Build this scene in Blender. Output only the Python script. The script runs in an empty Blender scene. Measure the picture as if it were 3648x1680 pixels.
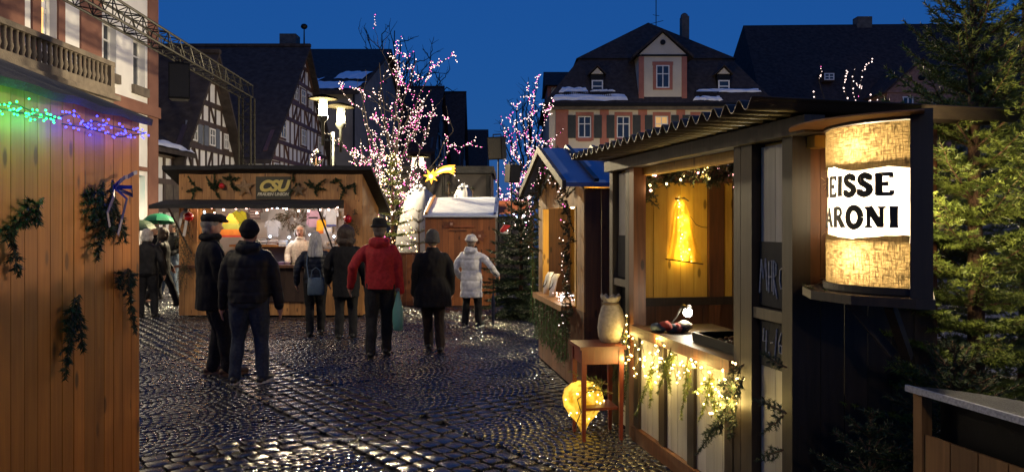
import bpy, bmesh, math, random
import numpy as np
from mathutils import Vector, Matrix, noise as mnoise
random.seed(7); rng = np.random.default_rng(7)
R = math.radians
sc = bpy.context.scene
COL = sc.collection
# ---------------------------------------------------------------- camera
F = 2800.0; CX = 1824.0; HY = 795.0; CH = 1.7
cam = bpy.data.cameras.new('camera'); camo = bpy.data.objects.new('camera', cam); COL.objects.link(camo)
camo.location = (0, 0, CH); camo.rotation_euler = (math.pi/2, 0, 0)
cam.sensor_width = 36; cam.lens = 36*F/3648; cam.shift_y = -(840-HY)/3648
cam.clip_start = 0.05; cam.clip_end = 1000
sc.camera = camo
# ---------------------------------------------------------------- dusk sky
w = bpy.data.worlds.new('World'); sc.world = w; w.use_nodes = True
nt = w.node_tree; bg = nt.nodes['Background']
sky = nt.nodes.new('ShaderNodeTexSky'); sky.sky_type = 'NISHITA'; sky.sun_disc = False
sky.sun_elevation = R(3); sky.sun_rotation = R(180); sky.ozone_density = 5; sky.dust_density = 0.3
mx = nt.nodes.new('ShaderNodeMix'); mx.data_type = 'RGBA'; mx.inputs[0].default_value = 0.72
mx.inputs[7].default_value = (0.09, 0.80, 3.5, 1)        # deep twilight blue
nt.links.new(sky.outputs[0], mx.inputs[6]); nt.links.new(mx.outputs[2], bg.inputs[0])
bg.inputs[1].default_value = 0.1
sun = bpy.data.lights.new('dusk_sun', 'SUN'); sun.energy = 0.06; sun.angle = R(20); sun.color = (0.8, 0.85, 1)
suno = bpy.data.objects.new('dusk_sun', sun); COL.objects.link(suno); suno.rotation_euler = (R(70), 0, 0)
vs = sc.view_settings; vs.view_transform = 'Standard'; vs.look = 'None'; vs.exposure = 0.0; vs.gamma = 1
cy = sc.cycles
try:
    cy.use_denoising = True; cy.sample_clamp_indirect = 3.0; cy.sample_clamp_direct = 0; cy.max_bounces = 6
    cy.caustics_reflective = False; cy.caustics_refractive = False; cy.use_light_tree = True
    cy.transparent_max_bounces = 6; cy.diffuse_bounces = 3; cy.glossy_bounces = 3
except Exception as e: print(e)
# ---------------------------------------------------------------- helpers
def W(px, py, Y): return Vector(((px-CX)*Y/F, Y, CH-(py-HY)*Y/F))
def GY(py): return CH*F/(py-HY)          # depth of a ground point seen at row py
def U(v):
    v = Vector(v); return v.normalized() if v.length > 1e-9 else Vector((0, 0, 1))
class MB:
    def __init__(s): s.v = []; s.f = []
    def add(s, vs, fs):
        b = len(s.v); s.v += [tuple(x) for x in vs]; s.f += [tuple(b+i for i in f) for f in fs]; return s
    def box(s, x0, x1, y0, y1, z0, z1, M=None):
        P = [(x0,y0,z0),(x1,y0,z0),(x1,y1,z0),(x0,y1,z0),(x0,y0,z1),(x1,y0,z1),(x1,y1,z1),(x0,y1,z1)]
        if M is not None: P = [M(p) if callable(M) else M@Vector(p) for p in P]
        return s.add(P, [(0,3,2,1),(4,5,6,7),(0,1,5,4),(1,2,6,5),(2,3,7,6),(3,0,4,7)])
    def mbox(s, mp, u0, u1, w0, w1, d0, d1):
        return s.box(u0, u1, d0, d1, w0, w1, lambda p: mp(p[0], p[2], p[1]))
    def beam(s, p0, p1, wx, wz, up=(0,0,1)):
        p0 = Vector(p0); p1 = Vector(p1); d = U(p1-p0); up = Vector(up)
        a = d.cross(up)
        if a.length < 1e-4: a = d.cross(Vector((1,0,0)))
        a = a.normalized()*wx/2; b = d.cross(a).normalized()*wz/2
        P = [p0-a-b,p0+a-b,p0+a+b,p0-a+b,p1-a-b,p1+a-b,p1+a+b,p1-a+b]
        return s.add(P, [(0,3,2,1),(4,5,6,7),(0,1,5,4),(1,2,6,5),(2,3,7,6),(3,0,4,7)])
    def loft(s, rings, cap=True):
        n = len(rings[0]); V = [p for r in rings for p in r]; Fc = []
        for k in range(len(rings)-1):
            for i in range(n):
                j = (i+1) % n; Fc.append((k*n+i, k*n+j, (k+1)*n+j, (k+1)*n+i))
        if cap: Fc.append(tuple(range(n))[::-1]); Fc.append(tuple((len(rings)-1)*n+i for i in range(n)))
        return s.add(V, Fc)
    def tube(s, pts, rad, n=8, rnd=False, cap=True):
        pts = [Vector(p) for p in pts]
        if not isinstance(rad, (list, tuple)): rad = [rad]*len(pts)
        rad = list(rad)
        if rnd:
            d0 = U(pts[0]-pts[1]); d1 = U(pts[-1]-pts[-2]); r0, r1 = rad[0], rad[-1]
            pre = [(pts[0]+d0*r0*c, max(r0*q, r0*.05)) for c, q in ((.98,.2),(.8,.6),(.45,.89))]
            post = [(pts[-1]+d1*r1*c, max(r1*q, r1*.05)) for c, q in ((.45,.89),(.8,.6),(.98,.2))]
            pts = [p for p, _ in pre]+pts+[p for p, _ in post]; rad = [q for _, q in pre]+rad+[q for _, q in post]
        rings = []; ref = None
        for i, p in enumerate(pts):
            d = U(pts[min(i+1, len(pts)-1)]-pts[max(i-1, 0)])
            if ref is None:
                ref = d.cross(Vector((0,0,1)))
                if ref.length < .1: ref = d.cross(Vector((1,0,0)))
            a = (ref-d*ref.dot(d)).normalized(); ref = a; b = d.cross(a)
            rings.append([p+(a*math.cos(2*math.pi*k/n)+b*math.sin(2*math.pi*k/n))*rad[i] for k in range(n)])
        return s.loft(rings, cap)
    def ell(s, c, r, n=12, m=8, M=None):
        c = Vector(c); rings = []
        for j in range(1, m):
            t = math.pi*j/m-math.pi/2
            rings.append([Vector((r[0]*math.cos(t)*math.cos(2*math.pi*k/n), r[1]*math.cos(t)*math.sin(2*math.pi*k/n), r[2]*math.sin(t))) for k in range(n)])
        if M is not None: rings = [[M@p for p in q] for q in rings]
        return s.loft([[c+p for p in q] for q in rings])
    def prism(s, poly, off):
        """poly: list of 3-D points (planar); off: extrusion vector"""
        poly = [Vector(p) for p in poly]; o = Vector(off); n = len(poly)
        V = poly+[p+o for p in poly]
        return s.add(V, [tuple(range(n))[::-1], tuple(range(n, 2*n))]+[(i,(i+1)%n,n+(i+1)%n,n+i) for i in range(n)])
    def lathe(s, prof, c=(0,0,0), n=20, a0=0, a1=2*math.pi):
        full = abs(a1-a0-2*math.pi) < 1e-6; c = Vector(c); m = n if full else n+1
        V = [c+Vector((r*math.cos(a0+(a1-a0)*k/n), r*math.sin(a0+(a1-a0)*k/n), z)) for r, z in prof for k in range(m)]
        Fc = []
        for j in range(len(prof)-1):
            for k in range(n):
                k2 = (k+1) % m; Fc.append((j*m+k, j*m+k2, (j+1)*m+k2, (j+1)*m+k))
        return s.add(V, Fc)
    def mesh(s, name, smooth=False):
        me = bpy.data.meshes.new(name); me.from_pydata([tuple(p) for p in s.v], [], s.f); me.update()
        if smooth: me.polygons.foreach_set('use_smooth', [True]*len(me.polygons))
        return me
    def build(s, name, mat, parent=None, smooth=False, loc=None):
        return link(name, s.mesh(name, smooth), mat, parent, loc)
def link(name, me, mat, parent=None, loc=None):
    if mat is not None and len(me.materials) == 0: me.materials.append(mat)
    o = bpy.data.objects.new(name, me); COL.objects.link(o)
    if parent is not None: o.parent = parent
    if loc is not None: o.location = loc
    return o
def tag(o, label=None, cat=None, group=None, kind=None):
    if label: o['label'] = label
    if cat: o['category'] = cat
    if group: o['group'] = group
    if kind: o['kind'] = kind
    return o
def thing(name, label, cat, loc=(0,0,0), rz=0, group=None):
    o = bpy.data.objects.new(name, None); COL.objects.link(o); o.location = loc; o.rotation_euler = (0,0,rz)
    o.empty_display_size = .1
    return tag(o, label, cat, group)
def lamp(name, loc, power, col=(1,.8,.5), r=.03, parent=None, typ='POINT', **kw):
    L = bpy.data.lights.new(name, typ); L.energy = power; L.color = col
    if typ == 'POINT': L.shadow_soft_size = r
    for k, v in kw.items(): setattr(L, k, v)
    o = bpy.data.objects.new(name, L); COL.objects.link(o); o.location = loc
    if parent is not None: o.parent = parent
    return o
# ---------------------------------------------------------------- materials
MATS = {}
def nmat(name):
    m = bpy.data.materials.new(name); m.use_nodes = True; MATS[name] = m
    return m, m.node_tree, m.node_tree.nodes['Principled BSDF']
def N(nt, t, **kw):
    n = nt.nodes.new(t)
    for k, v in kw.items(): setattr(n, k, v)
    return n
def c4(c): return (c[0], c[1], c[2], 1)
def coords(nt, scale=(1,1,1), rand=False, kind='Object'):
    tc = N(nt, 'ShaderNodeTexCoord'); mp = N(nt, 'ShaderNodeMapping'); mp.inputs['Scale'].default_value = scale
    src = tc.outputs[kind]
    if rand:
        oi = N(nt, 'ShaderNodeObjectInfo'); ad = N(nt, 'ShaderNodeVectorMath', operation='MULTIPLY_ADD')
        cb = N(nt, 'ShaderNodeCombineXYZ')
        for i in range(3): nt.links.new(oi.outputs['Random'], cb.inputs[i])
        ad.inputs[1].default_value = (37, 53, 71); nt.links.new(cb.outputs[0], ad.inputs[0]); nt.links.new(src, ad.inputs[2])
        src = ad.outputs[0]
    nt.links.new(src, mp.inputs[0]); return mp.outputs[0]
def ramp(nt, fac, stops):
    r = N(nt, 'ShaderNodeValToRGB'); e = r.color_ramp.elements
    while len(e) > 1: e.remove(e[-1])
    e[0].position = stops[0][0]; e[0].color = c4(stops[0][1])
    for p, c in stops[1:]:
        q = e.new(p); q.color = c4(c)
    nt.links.new(fac, r.inputs[0]); return r.outputs[0]
def bump(nt, b, h, strength=.3, dist=.01):
    n = N(nt, 'ShaderNodeBump'); n.inputs['Strength'].default_value = strength; n.inputs['Distance'].default_value = dist
    nt.links.new(h, n.inputs['Height']); nt.links.new(n.outputs[0], b.inputs['Normal'])
def pm(name, c1, c2=None, scale=6, rough=.7, bs=.2, bd=.005, rand=False, metal=0, spec=.4, stretch=(1,1,1), detail=4):
    """generic procedural surface: two-tone noise + fine bump"""
    if name in MATS: return MATS[name]
    m, nt, b = nmat(name); c2 = c2 or tuple(x*.72 for x in c1)
    v = coords(nt, stretch, rand)
    n = N(nt, 'ShaderNodeTexNoise'); n.inputs['Scale'].default_value = scale; n.inputs['Detail'].default_value = detail
    nt.links.new(v, n.inputs['Vector'])
    nt.links.new(ramp(nt, n.outputs[0], [(.3, c2), (.68, c1)]), b.inputs['Base Color'])
    b.inputs['Roughness'].default_value = rough; b.inputs['Metallic'].default_value = metal
    b.inputs['Specular IOR Level'].default_value = spec
    if bs:
        n2 = N(nt, 'ShaderNodeTexNoise'); n2.inputs['Scale'].default_value = scale*7; n2.inputs['Detail'].default_value = 3
        nt.links.new(v, n2.inputs['Vector']); bump(nt, b, n2.outputs[0], bs, bd)
    return m
def wood(name, c1, c2, rough=.55, axis=2, knots=True, dens=1.0):
    if name in MATS: return MATS[name]
    m, nt, b = nmat(name)
    sc_ = [16*dens]*3; sc_[axis] = .9*dens
    v = coords(nt, sc_, True)
    n = N(nt, 'ShaderNodeTexNoise'); n.inputs['Scale'].default_value = 2.2; n.inputs['Detail'].default_value = 6; n.inputs['Distortion'].default_value = .6
    nt.links.new(v, n.inputs['Vector'])
    col = ramp(nt, n.outputs[0], [(.25, c2), (.5, tuple((a+b_)/2 for a, b_ in zip(c1, c2))), (.72, c1)])
    oi = N(nt, 'ShaderNodeObjectInfo'); mr = N(nt, 'ShaderNodeMapRange'); mr.inputs[3].default_value = .72; mr.inputs[4].default_value = 1.18
    nt.links.new(oi.outputs['Random'], mr.inputs[0])
    mu = N(nt, 'ShaderNodeMix', data_type='RGBA', blend_type='MULTIPLY'); mu.inputs[0].default_value = 1
    cb = N(nt, 'ShaderNodeCombineColor')
    for i in range(3): nt.links.new(mr.outputs[0], cb.inputs[i])
    nt.links.new(col, mu.inputs[6]); nt.links.new(cb.outputs[0], mu.inputs[7]); out = mu.outputs[2]
    # large weathering stains
    n3 = N(nt, 'ShaderNodeTexNoise'); n3.inputs['Scale'].default_value = 1.7; n3.inputs['Detail'].default_value = 3
    nt.links.new(coords(nt, (1,1,1), False), n3.inputs['Vector'])
    st = N(nt, 'ShaderNodeMix', data_type='RGBA', blend_type='MULTIPLY'); st.inputs[0].default_value = .8
    nt.links.new(out, st.inputs[6]); nt.links.new(ramp(nt, n3.outputs[0], [(.35, (.62,.6,.58)), (.6, (1,1,1))]), st.inputs[7]); out = st.outputs[2]
    if knots:
        ks = [9.0]*3; ks[axis] = 3.2
        vo = N(nt, 'ShaderNodeTexVoronoi'); vo.inputs['Scale'].default_value = 1
        nt.links.new(coords(nt, ks, True), vo.inputs['Vector'])
        kf = ramp(nt, vo.outputs['Distance'], [(.10, (1,1,1)), (.17, (0,0,0))])
        km = N(nt, 'ShaderNodeMix', data_type='RGBA'); nt.links.new(kf, km.inputs[0]); nt.links.new(out, km.inputs[6])
        km.inputs[7].default_value = c4(tuple(x*.35 for x in c2)); out = km.outputs[2]
    nt.links.new(out, b.inputs['Base Color']); b.inputs['Roughness'].default_value = rough
    bump(nt, b, n.outputs[0], .25, .004)
    return m
def emi(name, col, s, sample='NONE'):
    if name in MATS: return MATS[name]
    m, nt, b = nmat(name); b.inputs['Base Color'].default_value = c4(col)
    b.inputs['Emission Color'].default_value = c4(col); b.inputs['Emission Strength'].default_value = s
    try: m.cycles.emission_sampling = sample
    except Exception: pass
    return m
def glassdark(name, col=(.02,.03,.05), rough=.08):
    if name in MATS: return MATS[name]
    return pm(name, col, tuple(x*.6 for x in col), 1.5, rough, 0, spec=.8)
def tiles(name, c1, c2, row=.35):
    """slate / clay tile courses seen from afar"""
    if name in MATS: return MATS[name]
    m, nt, b = nmat(name); v = coords(nt, (1,1,1))
    sx = N(nt, 'ShaderNodeSeparateXYZ'); nt.links.new(v, sx.inputs[0])
    ad = N(nt, 'ShaderNodeMath', operation='MULTIPLY'); nt.links.new(sx.outputs[2], ad.inputs[0]); ad.inputs[1].default_value = 1/row
    fr = N(nt, 'ShaderNodeMath', operation='FRACT'); nt.links.new(ad.outputs[0], fr.inputs[0])
    n = N(nt, 'ShaderNodeTexNoise'); n.inputs['Scale'].default_value = 3.5; n.inputs['Detail'].default_value = 6; nt.links.new(v, n.inputs['Vector'])
    nt.links.new(ramp(nt, n.outputs[0], [(.3, c2), (.7, c1)]), b.inputs['Base Color']); b.inputs['Roughness'].default_value = .9; b.inputs['Specular IOR Level'].default_value = .12
    mm = N(nt, 'ShaderNodeMath', operation='MULTIPLY_ADD'); nt.links.new(n.outputs[0], mm.inputs[0]); mm.inputs[1].default_value = 1.2; nt.links.new(fr.outputs[0], mm.inputs[2])
    bump(nt, b, mm.outputs[0], .5, .05)
    return m
PINE = wood('pine_orange', (.60,.20,.024), (.40,.11,.011))
PINE2 = wood('pine_stall', (.5,.25,.08), (.32,.14,.036))
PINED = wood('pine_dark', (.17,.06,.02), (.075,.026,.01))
PINEY = wood('pine_yellow', (.70,.43,.075), (.58,.31,.04))
DKW = wood('dark_timber', (.04,.024,.015), (.016,.010,.007), knots=False)
GREYW = wood('grey_weathered_timber', (.085,.068,.048), (.04,.03,.022), knots=False)
WHITEW = wood('white_painted_board', (.55,.53,.47), (.42,.40,.35), knots=False)
FELT = pm('roofing_felt', (.022,.022,.024), (.01,.01,.011), 14, .75, .5, .01)
BLACK = pm('black_metal', (.005,.005,.0055), None, 20, .5, .1, spec=.2)
STEEL = pm('truss_aluminium', (.10,.09,.075), (.05,.045,.04), 12, .38, .1, metal=.8)
TRUSSM = pm('dark_truss_tube', (.006,.005,.004), (.003,.003,.0025), 12, .6, .1, spec=.1)
THRED = pm('brown_sandstone_panel', (.20,.095,.07), (.145,.065,.05), 1.5, .85, .3, .01)
PLW = pm('white_plaster', (.72,.72,.74), (.6,.6,.63), 1.2, .85, .3, .01)
PLC = pm('cream_plaster', (.62,.55,.43), (.52,.46,.36), 1.0, .85, .3, .01)
PLR = pm('red_sandstone_paint', (.40,.155,.11), (.30,.11,.08), 1.5, .85, .3, .01)
PLG = pm('grey_plaster', (.25,.23,.21), (.16,.145,.135), .8, .9, .4, .02)
STONE = pm('dark_sandstone', (.15,.125,.10), (.08,.065,.055), 3, .85, .5, .02)
SLATE = tiles('slate_roof', (.062,.052,.052), (.034,.028,.028))
TILER = tiles('brown_tile_roof', (.075,.05,.045), (.038,.026,.024))
GLASS = glassdark('night_window_glass')
FRAMEW = pm('white_window_frame', (.72,.72,.72), (.62,.62,.63), 4, .5, 0)
BEAMB = wood('red_brown_beam', (.13,.062,.042), (.07,.032,.022), knots=False, dens=.3)
BEAMD = wood('dark_brown_beam', (.075,.045,.035), (.04,.024,.02), knots=False, dens=.3)
SNOW = pm('snow', (.82,.84,.88), (.7,.73,.8), 3, .6, .6, .03)
BARK = pm('spruce_bark', (.16,.085,.045), (.07,.035,.02), 30, .85, .8, .01, stretch=(1,1,.4))
BARKD = pm('winter_bark', (.028,.022,.02), (.014,.011,.01), 12, .85, .5, .01, stretch=(1,1,.3))
GREEN = pm('spruce_needles', (.19,.23,.04), (.075,.11,.022), 9, .5, 0, spec=.4)
GREEND = pm('dark_fir_needles', (.035,.06,.02), (.012,.022,.009), 9, .55, 0, spec=.4)
THUJA = pm('thuja_green', (.10,.20,.035), (.03,.07,.015), 14, .55, 0)
CABLE = pm('green_cable', (.015,.02,.012), None, 10, .5, 0)
BW = emi('bulb_warm_white', (1,.62,.25), 6)
BY = emi('bulb_warm_yellow', (1,.72,.28), 12)
BWH = emi('bulb_white', (1,.74,.66), 3.2)
BPK = emi('bulb_pink', (1,.14,.5), 2.6)
BCW = emi('bulb_cold_white', (.72,.85,1), 20)
BGR = emi('bulb_green', (.03,1,.22), 4)
BBL = emi('bulb_blue', (.06,.06,1), 5)
# ---------------------------------------------------------------- foliage accumulators
class Needles:
    def __init__(s): s.P = []; s.D = []; s.L = []; s.Wd = []
    def twig(s, p0, p1, dens=260, ln=.02, wd=.003, lay=.55):
        p0 = np.array(p0, float); p1 = np.array(p1, float); d = p1-p0; L = np.linalg.norm(d)
        if L < 1e-5: return
        d /= L; n = max(3, int(L*dens)); t = rng.random(n)
        a = np.cross(d, [0, 0, 1.0]); a = a/np.linalg.norm(a) if np.linalg.norm(a) > .05 else np.array([1., 0, 0])
        b = np.cross(d, a); ph = rng.random(n)*2*np.pi
        rad = np.cos(ph)[:, None]*a+np.sin(ph)[:, None]*b*.8
        D = d*(lay+.25*rng.random(n))[:, None]+rad*.8; D /= np.linalg.norm(D, axis=1)[:, None]
        s.P.append(p0+d*(L*t)[:, None]); s.D.append(D); s.L.append(ln*(.75+.5*rng.random(n))); s.Wd.append(np.full(n, wd))
    def mesh(s, name):
        P = np.concatenate(s.P); D = np.concatenate(s.D); L = np.concatenate(s.L)[:, None]; Wd = np.concatenate(s.Wd)[:, None]
        r = rng.normal(size=P.shape); S = np.cross(D, r); S /= np.linalg.norm(S, axis=1)[:, None]+1e-9
        n = len(P); V = np.empty((n*3, 3)); V[0::3] = P-S*Wd/2; V[1::3] = P+S*Wd/2; V[2::3] = P+D*L
        return tri_mesh(name, V)
def tri_mesh(name, V):
    n = len(V)//3; me = bpy.data.meshes.new(name)
    me.vertices.add(n*3); me.vertices.foreach_set('co', V.astype(np.float32).ravel())
    me.loops.add(n*3); me.loops.foreach_set('vertex_index', np.arange(n*3, dtype=np.int32))
    me.polygons.add(n); me.polygons.foreach_set('loop_start', np.arange(0, n*3, 3, dtype=np.int32))
    me.update(calc_edges=True); return me
def fir_branch(nd, st, p0, d, L, side=.3, step=.055, dens=260, ln=.02, wd=.003, droop=.15, r0=.008, up=(0,0,1), lift=0.0):
    p0 = Vector(p0); d = U(d); up = Vector(up); sd = U(d.cross(up)) if d.cross(up).length > .05 else Vector((1,0,0))
    pts = []; n = max(3, int(L/step))
    for i in range(n+1):
        t = i/n; pts.append(p0+d*(L*t)+up*(-droop*L*t*t+lift*L*t*t*t)+sd*(random.uniform(-.006,.006)))
    st.tube(pts, [r0*(1-.8*i/n) for i in range(n+1)], 4)
    for i in range(n): nd.twig(pts[i], pts[i+1], dens, ln, wd)
    for i in range(1, n):
        t = i/n
        for sg in (-1, 1):
            l = side*(1-t*.85)*random.uniform(.65, 1.15)*min(1, .45+t*2.5)
            if l < .02: continue
            td = U(d*.75+sd*sg*.75+up*random.uniform(-.18,.14)); e = pts[i]+td*l+up*(-.06*l)
            nd.twig(pts[i], e, dens, ln, wd)
            if l > .13:
                for q in (.35, .6):
                    b = pts[i]+(e-pts[i])*q
                    for s2 in (-1, 1):
                        nd.twig(b, b+U(td+U(td.cross(up))*s2*.8)*l*.42*(1.1-q), dens, ln, wd)
            st.tube([pts[i], e], [.0022, .001], 3)
def fir_tree(label, loc, H, Rb, whorls=12, per=5, dens=120, ln=.03, wd=.006, mat=None, z0=.15, step=.09, group=None, trunk_r=None, top=1.0, side=.35, bark=None, droop=.18, el0=-.12):
    root = thing('fir_tree', label, 'fir tree', loc, 0, group)
    nd = Needles(); st = MB()
    for k in range(whorls):
        t = k/(whorls-1); z = z0+(H*.97-z0)*(t**.92); L = Rb*(1-t)**.8+.10*Rb
        for j in range(per):
            a = 2*math.pi*(j+random.uniform(-.3,.3))/per+k*1.3
            el = el0+.75*t+random.uniform(-.1,.1)*(1+3*max(0,el0))
            d = Vector((math.cos(a)*math.cos(el), math.sin(a)*math.cos(el), math.sin(el)))
            fir_branch(nd, st, (0,0,z), d, L*random.uniform(.8,1.12), side=L*side, step=step, dens=dens, ln=ln, wd=wd, droop=droop*(1-t), lift=.12)
    nd.twig((0,0,H*.8), (0,0,H), dens*1.5, ln, wd)
    tr = trunk_r or H*.014
    MB().tube([(0,0,-.05),(0.01,0,H*.35),(0,.01,H*.7),(0,0,H)], [tr*1.25, tr, tr*.6, .004], 8).build('trunk', bark or BARK, root, True)
    c = link('crown', nd.mesh('crown'), mat or GREEND, root); tw = st.build('twigs', bark or BARK, c); tag(tw, kind='stuff')
    return root
def bulb_mesh(r=.01, long=1.0):
    m = MB(); m.ell((0,0,0), (r, r, r*long), 6, 4); return m.mesh('bulb')
def bulbs_stuff(pts, mats, r, parent, wts):
    """many tiny bulbs joined, one mesh per colour"""
    grp = {}
    for p in pts: grp.setdefault(random.choices(range(len(mats)), wts)[0], []).append(p)
    for k, ps in grp.items():
        m = MB()
        for p in ps:
            q = r*random.uniform(.6, 1.25); x, y, z = p
            m.add([(x+q,y,z),(x-q,y,z),(x,y+q,z),(x,y-q,z),(x,y,z+q),(x,y,z-q)], [(0,2,4),(2,1,4),(1,3,4),(3,0,4),(2,0,5),(1,2,5),(3,1,5),(0,3,5)])
        tag(m.build('bulbs', mats[k], parent), kind='stuff')
def mapX(X, s=1): return lambda u, w_, d: Vector((X+s*d, u, w_))        # wall in plane X, facing s*X
def mapY(Y, s=-1): return lambda u, w_, d: Vector((u, Y+s*d, w_))       # wall in plane Y, facing -Y
def wall_open(mp, u0, u1, w0, w1, ops, depth=.2):
    """wall face with real rectangular openings and their reveals"""
    m = MB(); us = sorted({u0,u1,*[o[0] for o in ops],*[o[1] for o in ops]}); ws = sorted({w0,w1,*[o[2] for o in ops],*[o[3] for o in ops]})
    for a, b in zip(us, us[1:]):
        for c, d in zip(ws, ws[1:]):
            cu, cw = (a+b)/2, (c+d)/2
            if any(o[0] < cu < o[1] and o[2] < cw < o[3] for o in ops): continue
            m.add([mp(a,c,0), mp(b,c,0), mp(b,d,0), mp(a,d,0)], [(0,1,2,3)])
    for a, b, c, d in ops:
        P = [mp(a,c,0),mp(b,c,0),mp(b,d,0),mp(a,d,0),mp(a,c,-depth),mp(b,c,-depth),mp(b,d,-depth),mp(a,d,-depth)]
        m.add(P, [(0,1,5,4),(1,2,6,5),(2,3,7,6),(3,0,4,7)])
    return m
def window(parent, mp, u0, u1, w0, w1, d=-.15, fr=.07, bars=(1, (.62,)), mat=None, pane=None, back=True):
    """frame with glazing bars; each pane a sub-part"""
    m = MB(); t = .05
    m.mbox(mp,u0,u0+fr,w0,w1,d,d+t); m.mbox(mp,u1-fr,u1,w0,w1,d,d+t); m.mbox(mp,u0+fr,u1-fr,w0,w0+fr,d,d+t); m.mbox(mp,u0+fr,u1-fr,w1-fr,w1,d,d+t)
    nb, hs = bars; ucuts = [u0+fr+(u1-u0-2*fr)*k/(nb+1) for k in range(nb+2)]; wc = [w0+fr]+[w0+(w1-w0)*h for h in hs]+[w1-fr]
    for u in ucuts[1:-1]: m.mbox(mp,u-fr*.45,u+fr*.45,w0+fr,w1-fr,d,d+t*.96)
    for h in wc[1:-1]: m.mbox(mp,u0+fr,u1-fr,h-fr*.4,h+fr*.4,d,d+t*.92)
    o = m.build('window', mat or FRAMEW, parent)
    for a, b in zip(ucuts, ucuts[1:]):
        for c, e in zip(wc, wc[1:]):
            MB().mbox(mp,a,b,c,e,d+.005,d+.014).build('pane', pane or GLASS, o)
    return o
def snow_patch(parent, pts, thick=.05, name='snow'):
    """irregular snow sheet on a roof plane; pts = 4 corners (3-D)"""
    a, b, c, d = [Vector(p) for p in pts]; n = U((b-a).cross(d-a)); n = n if n.z > 0 else -n
    nu, nv = 26, 7; m = MB(); idx = {}
    for i in range(nu+1):
        for j in range(nv+1):
            u, v = i/nu, j/nv
            e = mnoise.noise(Vector((u*5+a.x, 3.3, a.y)))*.35*(1 if j == nv else .6 if j == 0 else 0)
            p = a+(b-a)*u+(d-a)*(v+e*.6)*(1)+((c-d)-(b-a))*u*v
            h = thick*max(0, min(1, 1.3*(mnoise.noise(Vector((u*7+a.x, v*3, a.z)))+.62)))*math.sin(math.pi*min(max(v,.08),.92))**.5
            idx[i,j] = p+n*(h+.004 if h > .002 else -.03)
    V = [idx[i,j] for i in range(nu+1) for j in range(nv+1)]
    m.add(V, [(i*(nv+1)+j, (i+1)*(nv+1)+j, (i+1)*(nv+1)+j+1, i*(nv+1)+j+1) for i in range(nu) for j in range(nv)])
    return m.build(name, SNOW, parent, True)
def planks(parent, mp, u0, u1, w0, w1, wd, mat, d0=0, th=.02, gap=.004, name='plank', shape=None):
    """vertical boards, each its own part"""
    n = max(1, round((u1-u0)/wd)); s = (u1-u0)/n
    for k in range(n):
        a, b = u0+k*s+gap/2, u0+(k+1)*s-gap/2; j = random.uniform(-.0015,.0015)
        if shape is None: MB().mbox(mp,a,b,w0,w1,d0,d0+th+j).build(name, mat, parent)
        else:
            P = [mp(a,w0,d0),mp(b,w0,d0),mp(b,shape(b),d0),mp(a,shape(a),d0)]; MB().prism(P, mp(a,w0,d0+th+j)-mp(a,w0,d0)).build(name, mat, parent)
# ================================================================ ground and cobbles
m, nt, b = nmat('wet_ground')
v = coords(nt, (1,1,1)); n1 = N(nt, 'ShaderNodeTexVoronoi'); n1.inputs['Scale'].default_value = 9; nt.links.new(v, n1.inputs['Vector'])
n2 = N(nt, 'ShaderNodeTexNoise'); n2.inputs['Scale'].default_value = 1.3; nt.links.new(v, n2.inputs['Vector'])
nt.links.new(ramp(nt, n2.outputs[0], [(.3,(.018,.018,.02)),(.7,(.04,.038,.038))]), b.inputs['Base Color'])
b.inputs['Roughness'].default_value = .35; bump(nt, b, n1.outputs['Distance'], .5, .02); GROUND = m
m, nt, b = nmat('wet_granite_setts')
v = coords(nt, (1,1,1), True); n1 = N(nt, 'ShaderNodeTexNoise'); n1.inputs['Scale'].default_value = 5; n1.inputs['Detail'].default_value = 5; nt.links.new(v, n1.inputs['Vector'])
nt.links.new(ramp(nt, n1.outputs[0], [(.3,(.012,.013,.016)),(.55,(.026,.025,.026)),(.72,(.045,.04,.036))]), b.inputs['Base Color'])
n3 = N(nt, 'ShaderNodeTexNoise'); n3.inputs['Scale'].default_value = 2.3; nt.links.new(v, n3.inputs['Vector'])
nt.links.new(ramp(nt, n3.outputs[0], [(.35,(.07,.07,.07)),(.65,(.24,.24,.24))]), b.inputs['Roughness'])
n4 = N(nt, 'ShaderNodeTexNoise'); n4.inputs['Scale'].default_value = 85; n4.inputs['Detail'].default_value = 3; nt.links.new(v, n4.inputs['Vector'])
b.inputs['Specular IOR Level'].default_value = .8; bump(nt, b, n4.outputs[0], .22, .004); SETT = m
g = MB(); S = 400
g.add([(-S,-60,-.03),(S,-60,-.03),(S,S,-.03),(-S,S,-.03)], [(0,1,2,3)])
ground = tag(g.build('ground', GROUND), kind='structure')
uA = Vector((.607,-.794)); vA = Vector((.794,.607)); OA = Vector((-1.11, 6.57)); PER = 7.0
def inside(X, Y): return 4.3 < Y < 20.5 and -.5*Y-1.0 < X < (1.35 if Y < 8 else .9 if Y < 10.5 else 1.6)
stones = []     # X, Y, rot, l, w
th0 = math.atan2(uA.y, uA.x)
def put(a, b_, rot, l, w_):
    p = OA+uA*a+vA*b_
    if inside(p.x, p.y): stones.append((p.x+random.uniform(-.004,.004), p.y+random.uniform(-.004,.004), th0+rot+random.uniform(-.05,.05), l*random.uniform(.91,.975), w_*random.uniform(.91,.975)))
HB, HA = .44, .30
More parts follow.
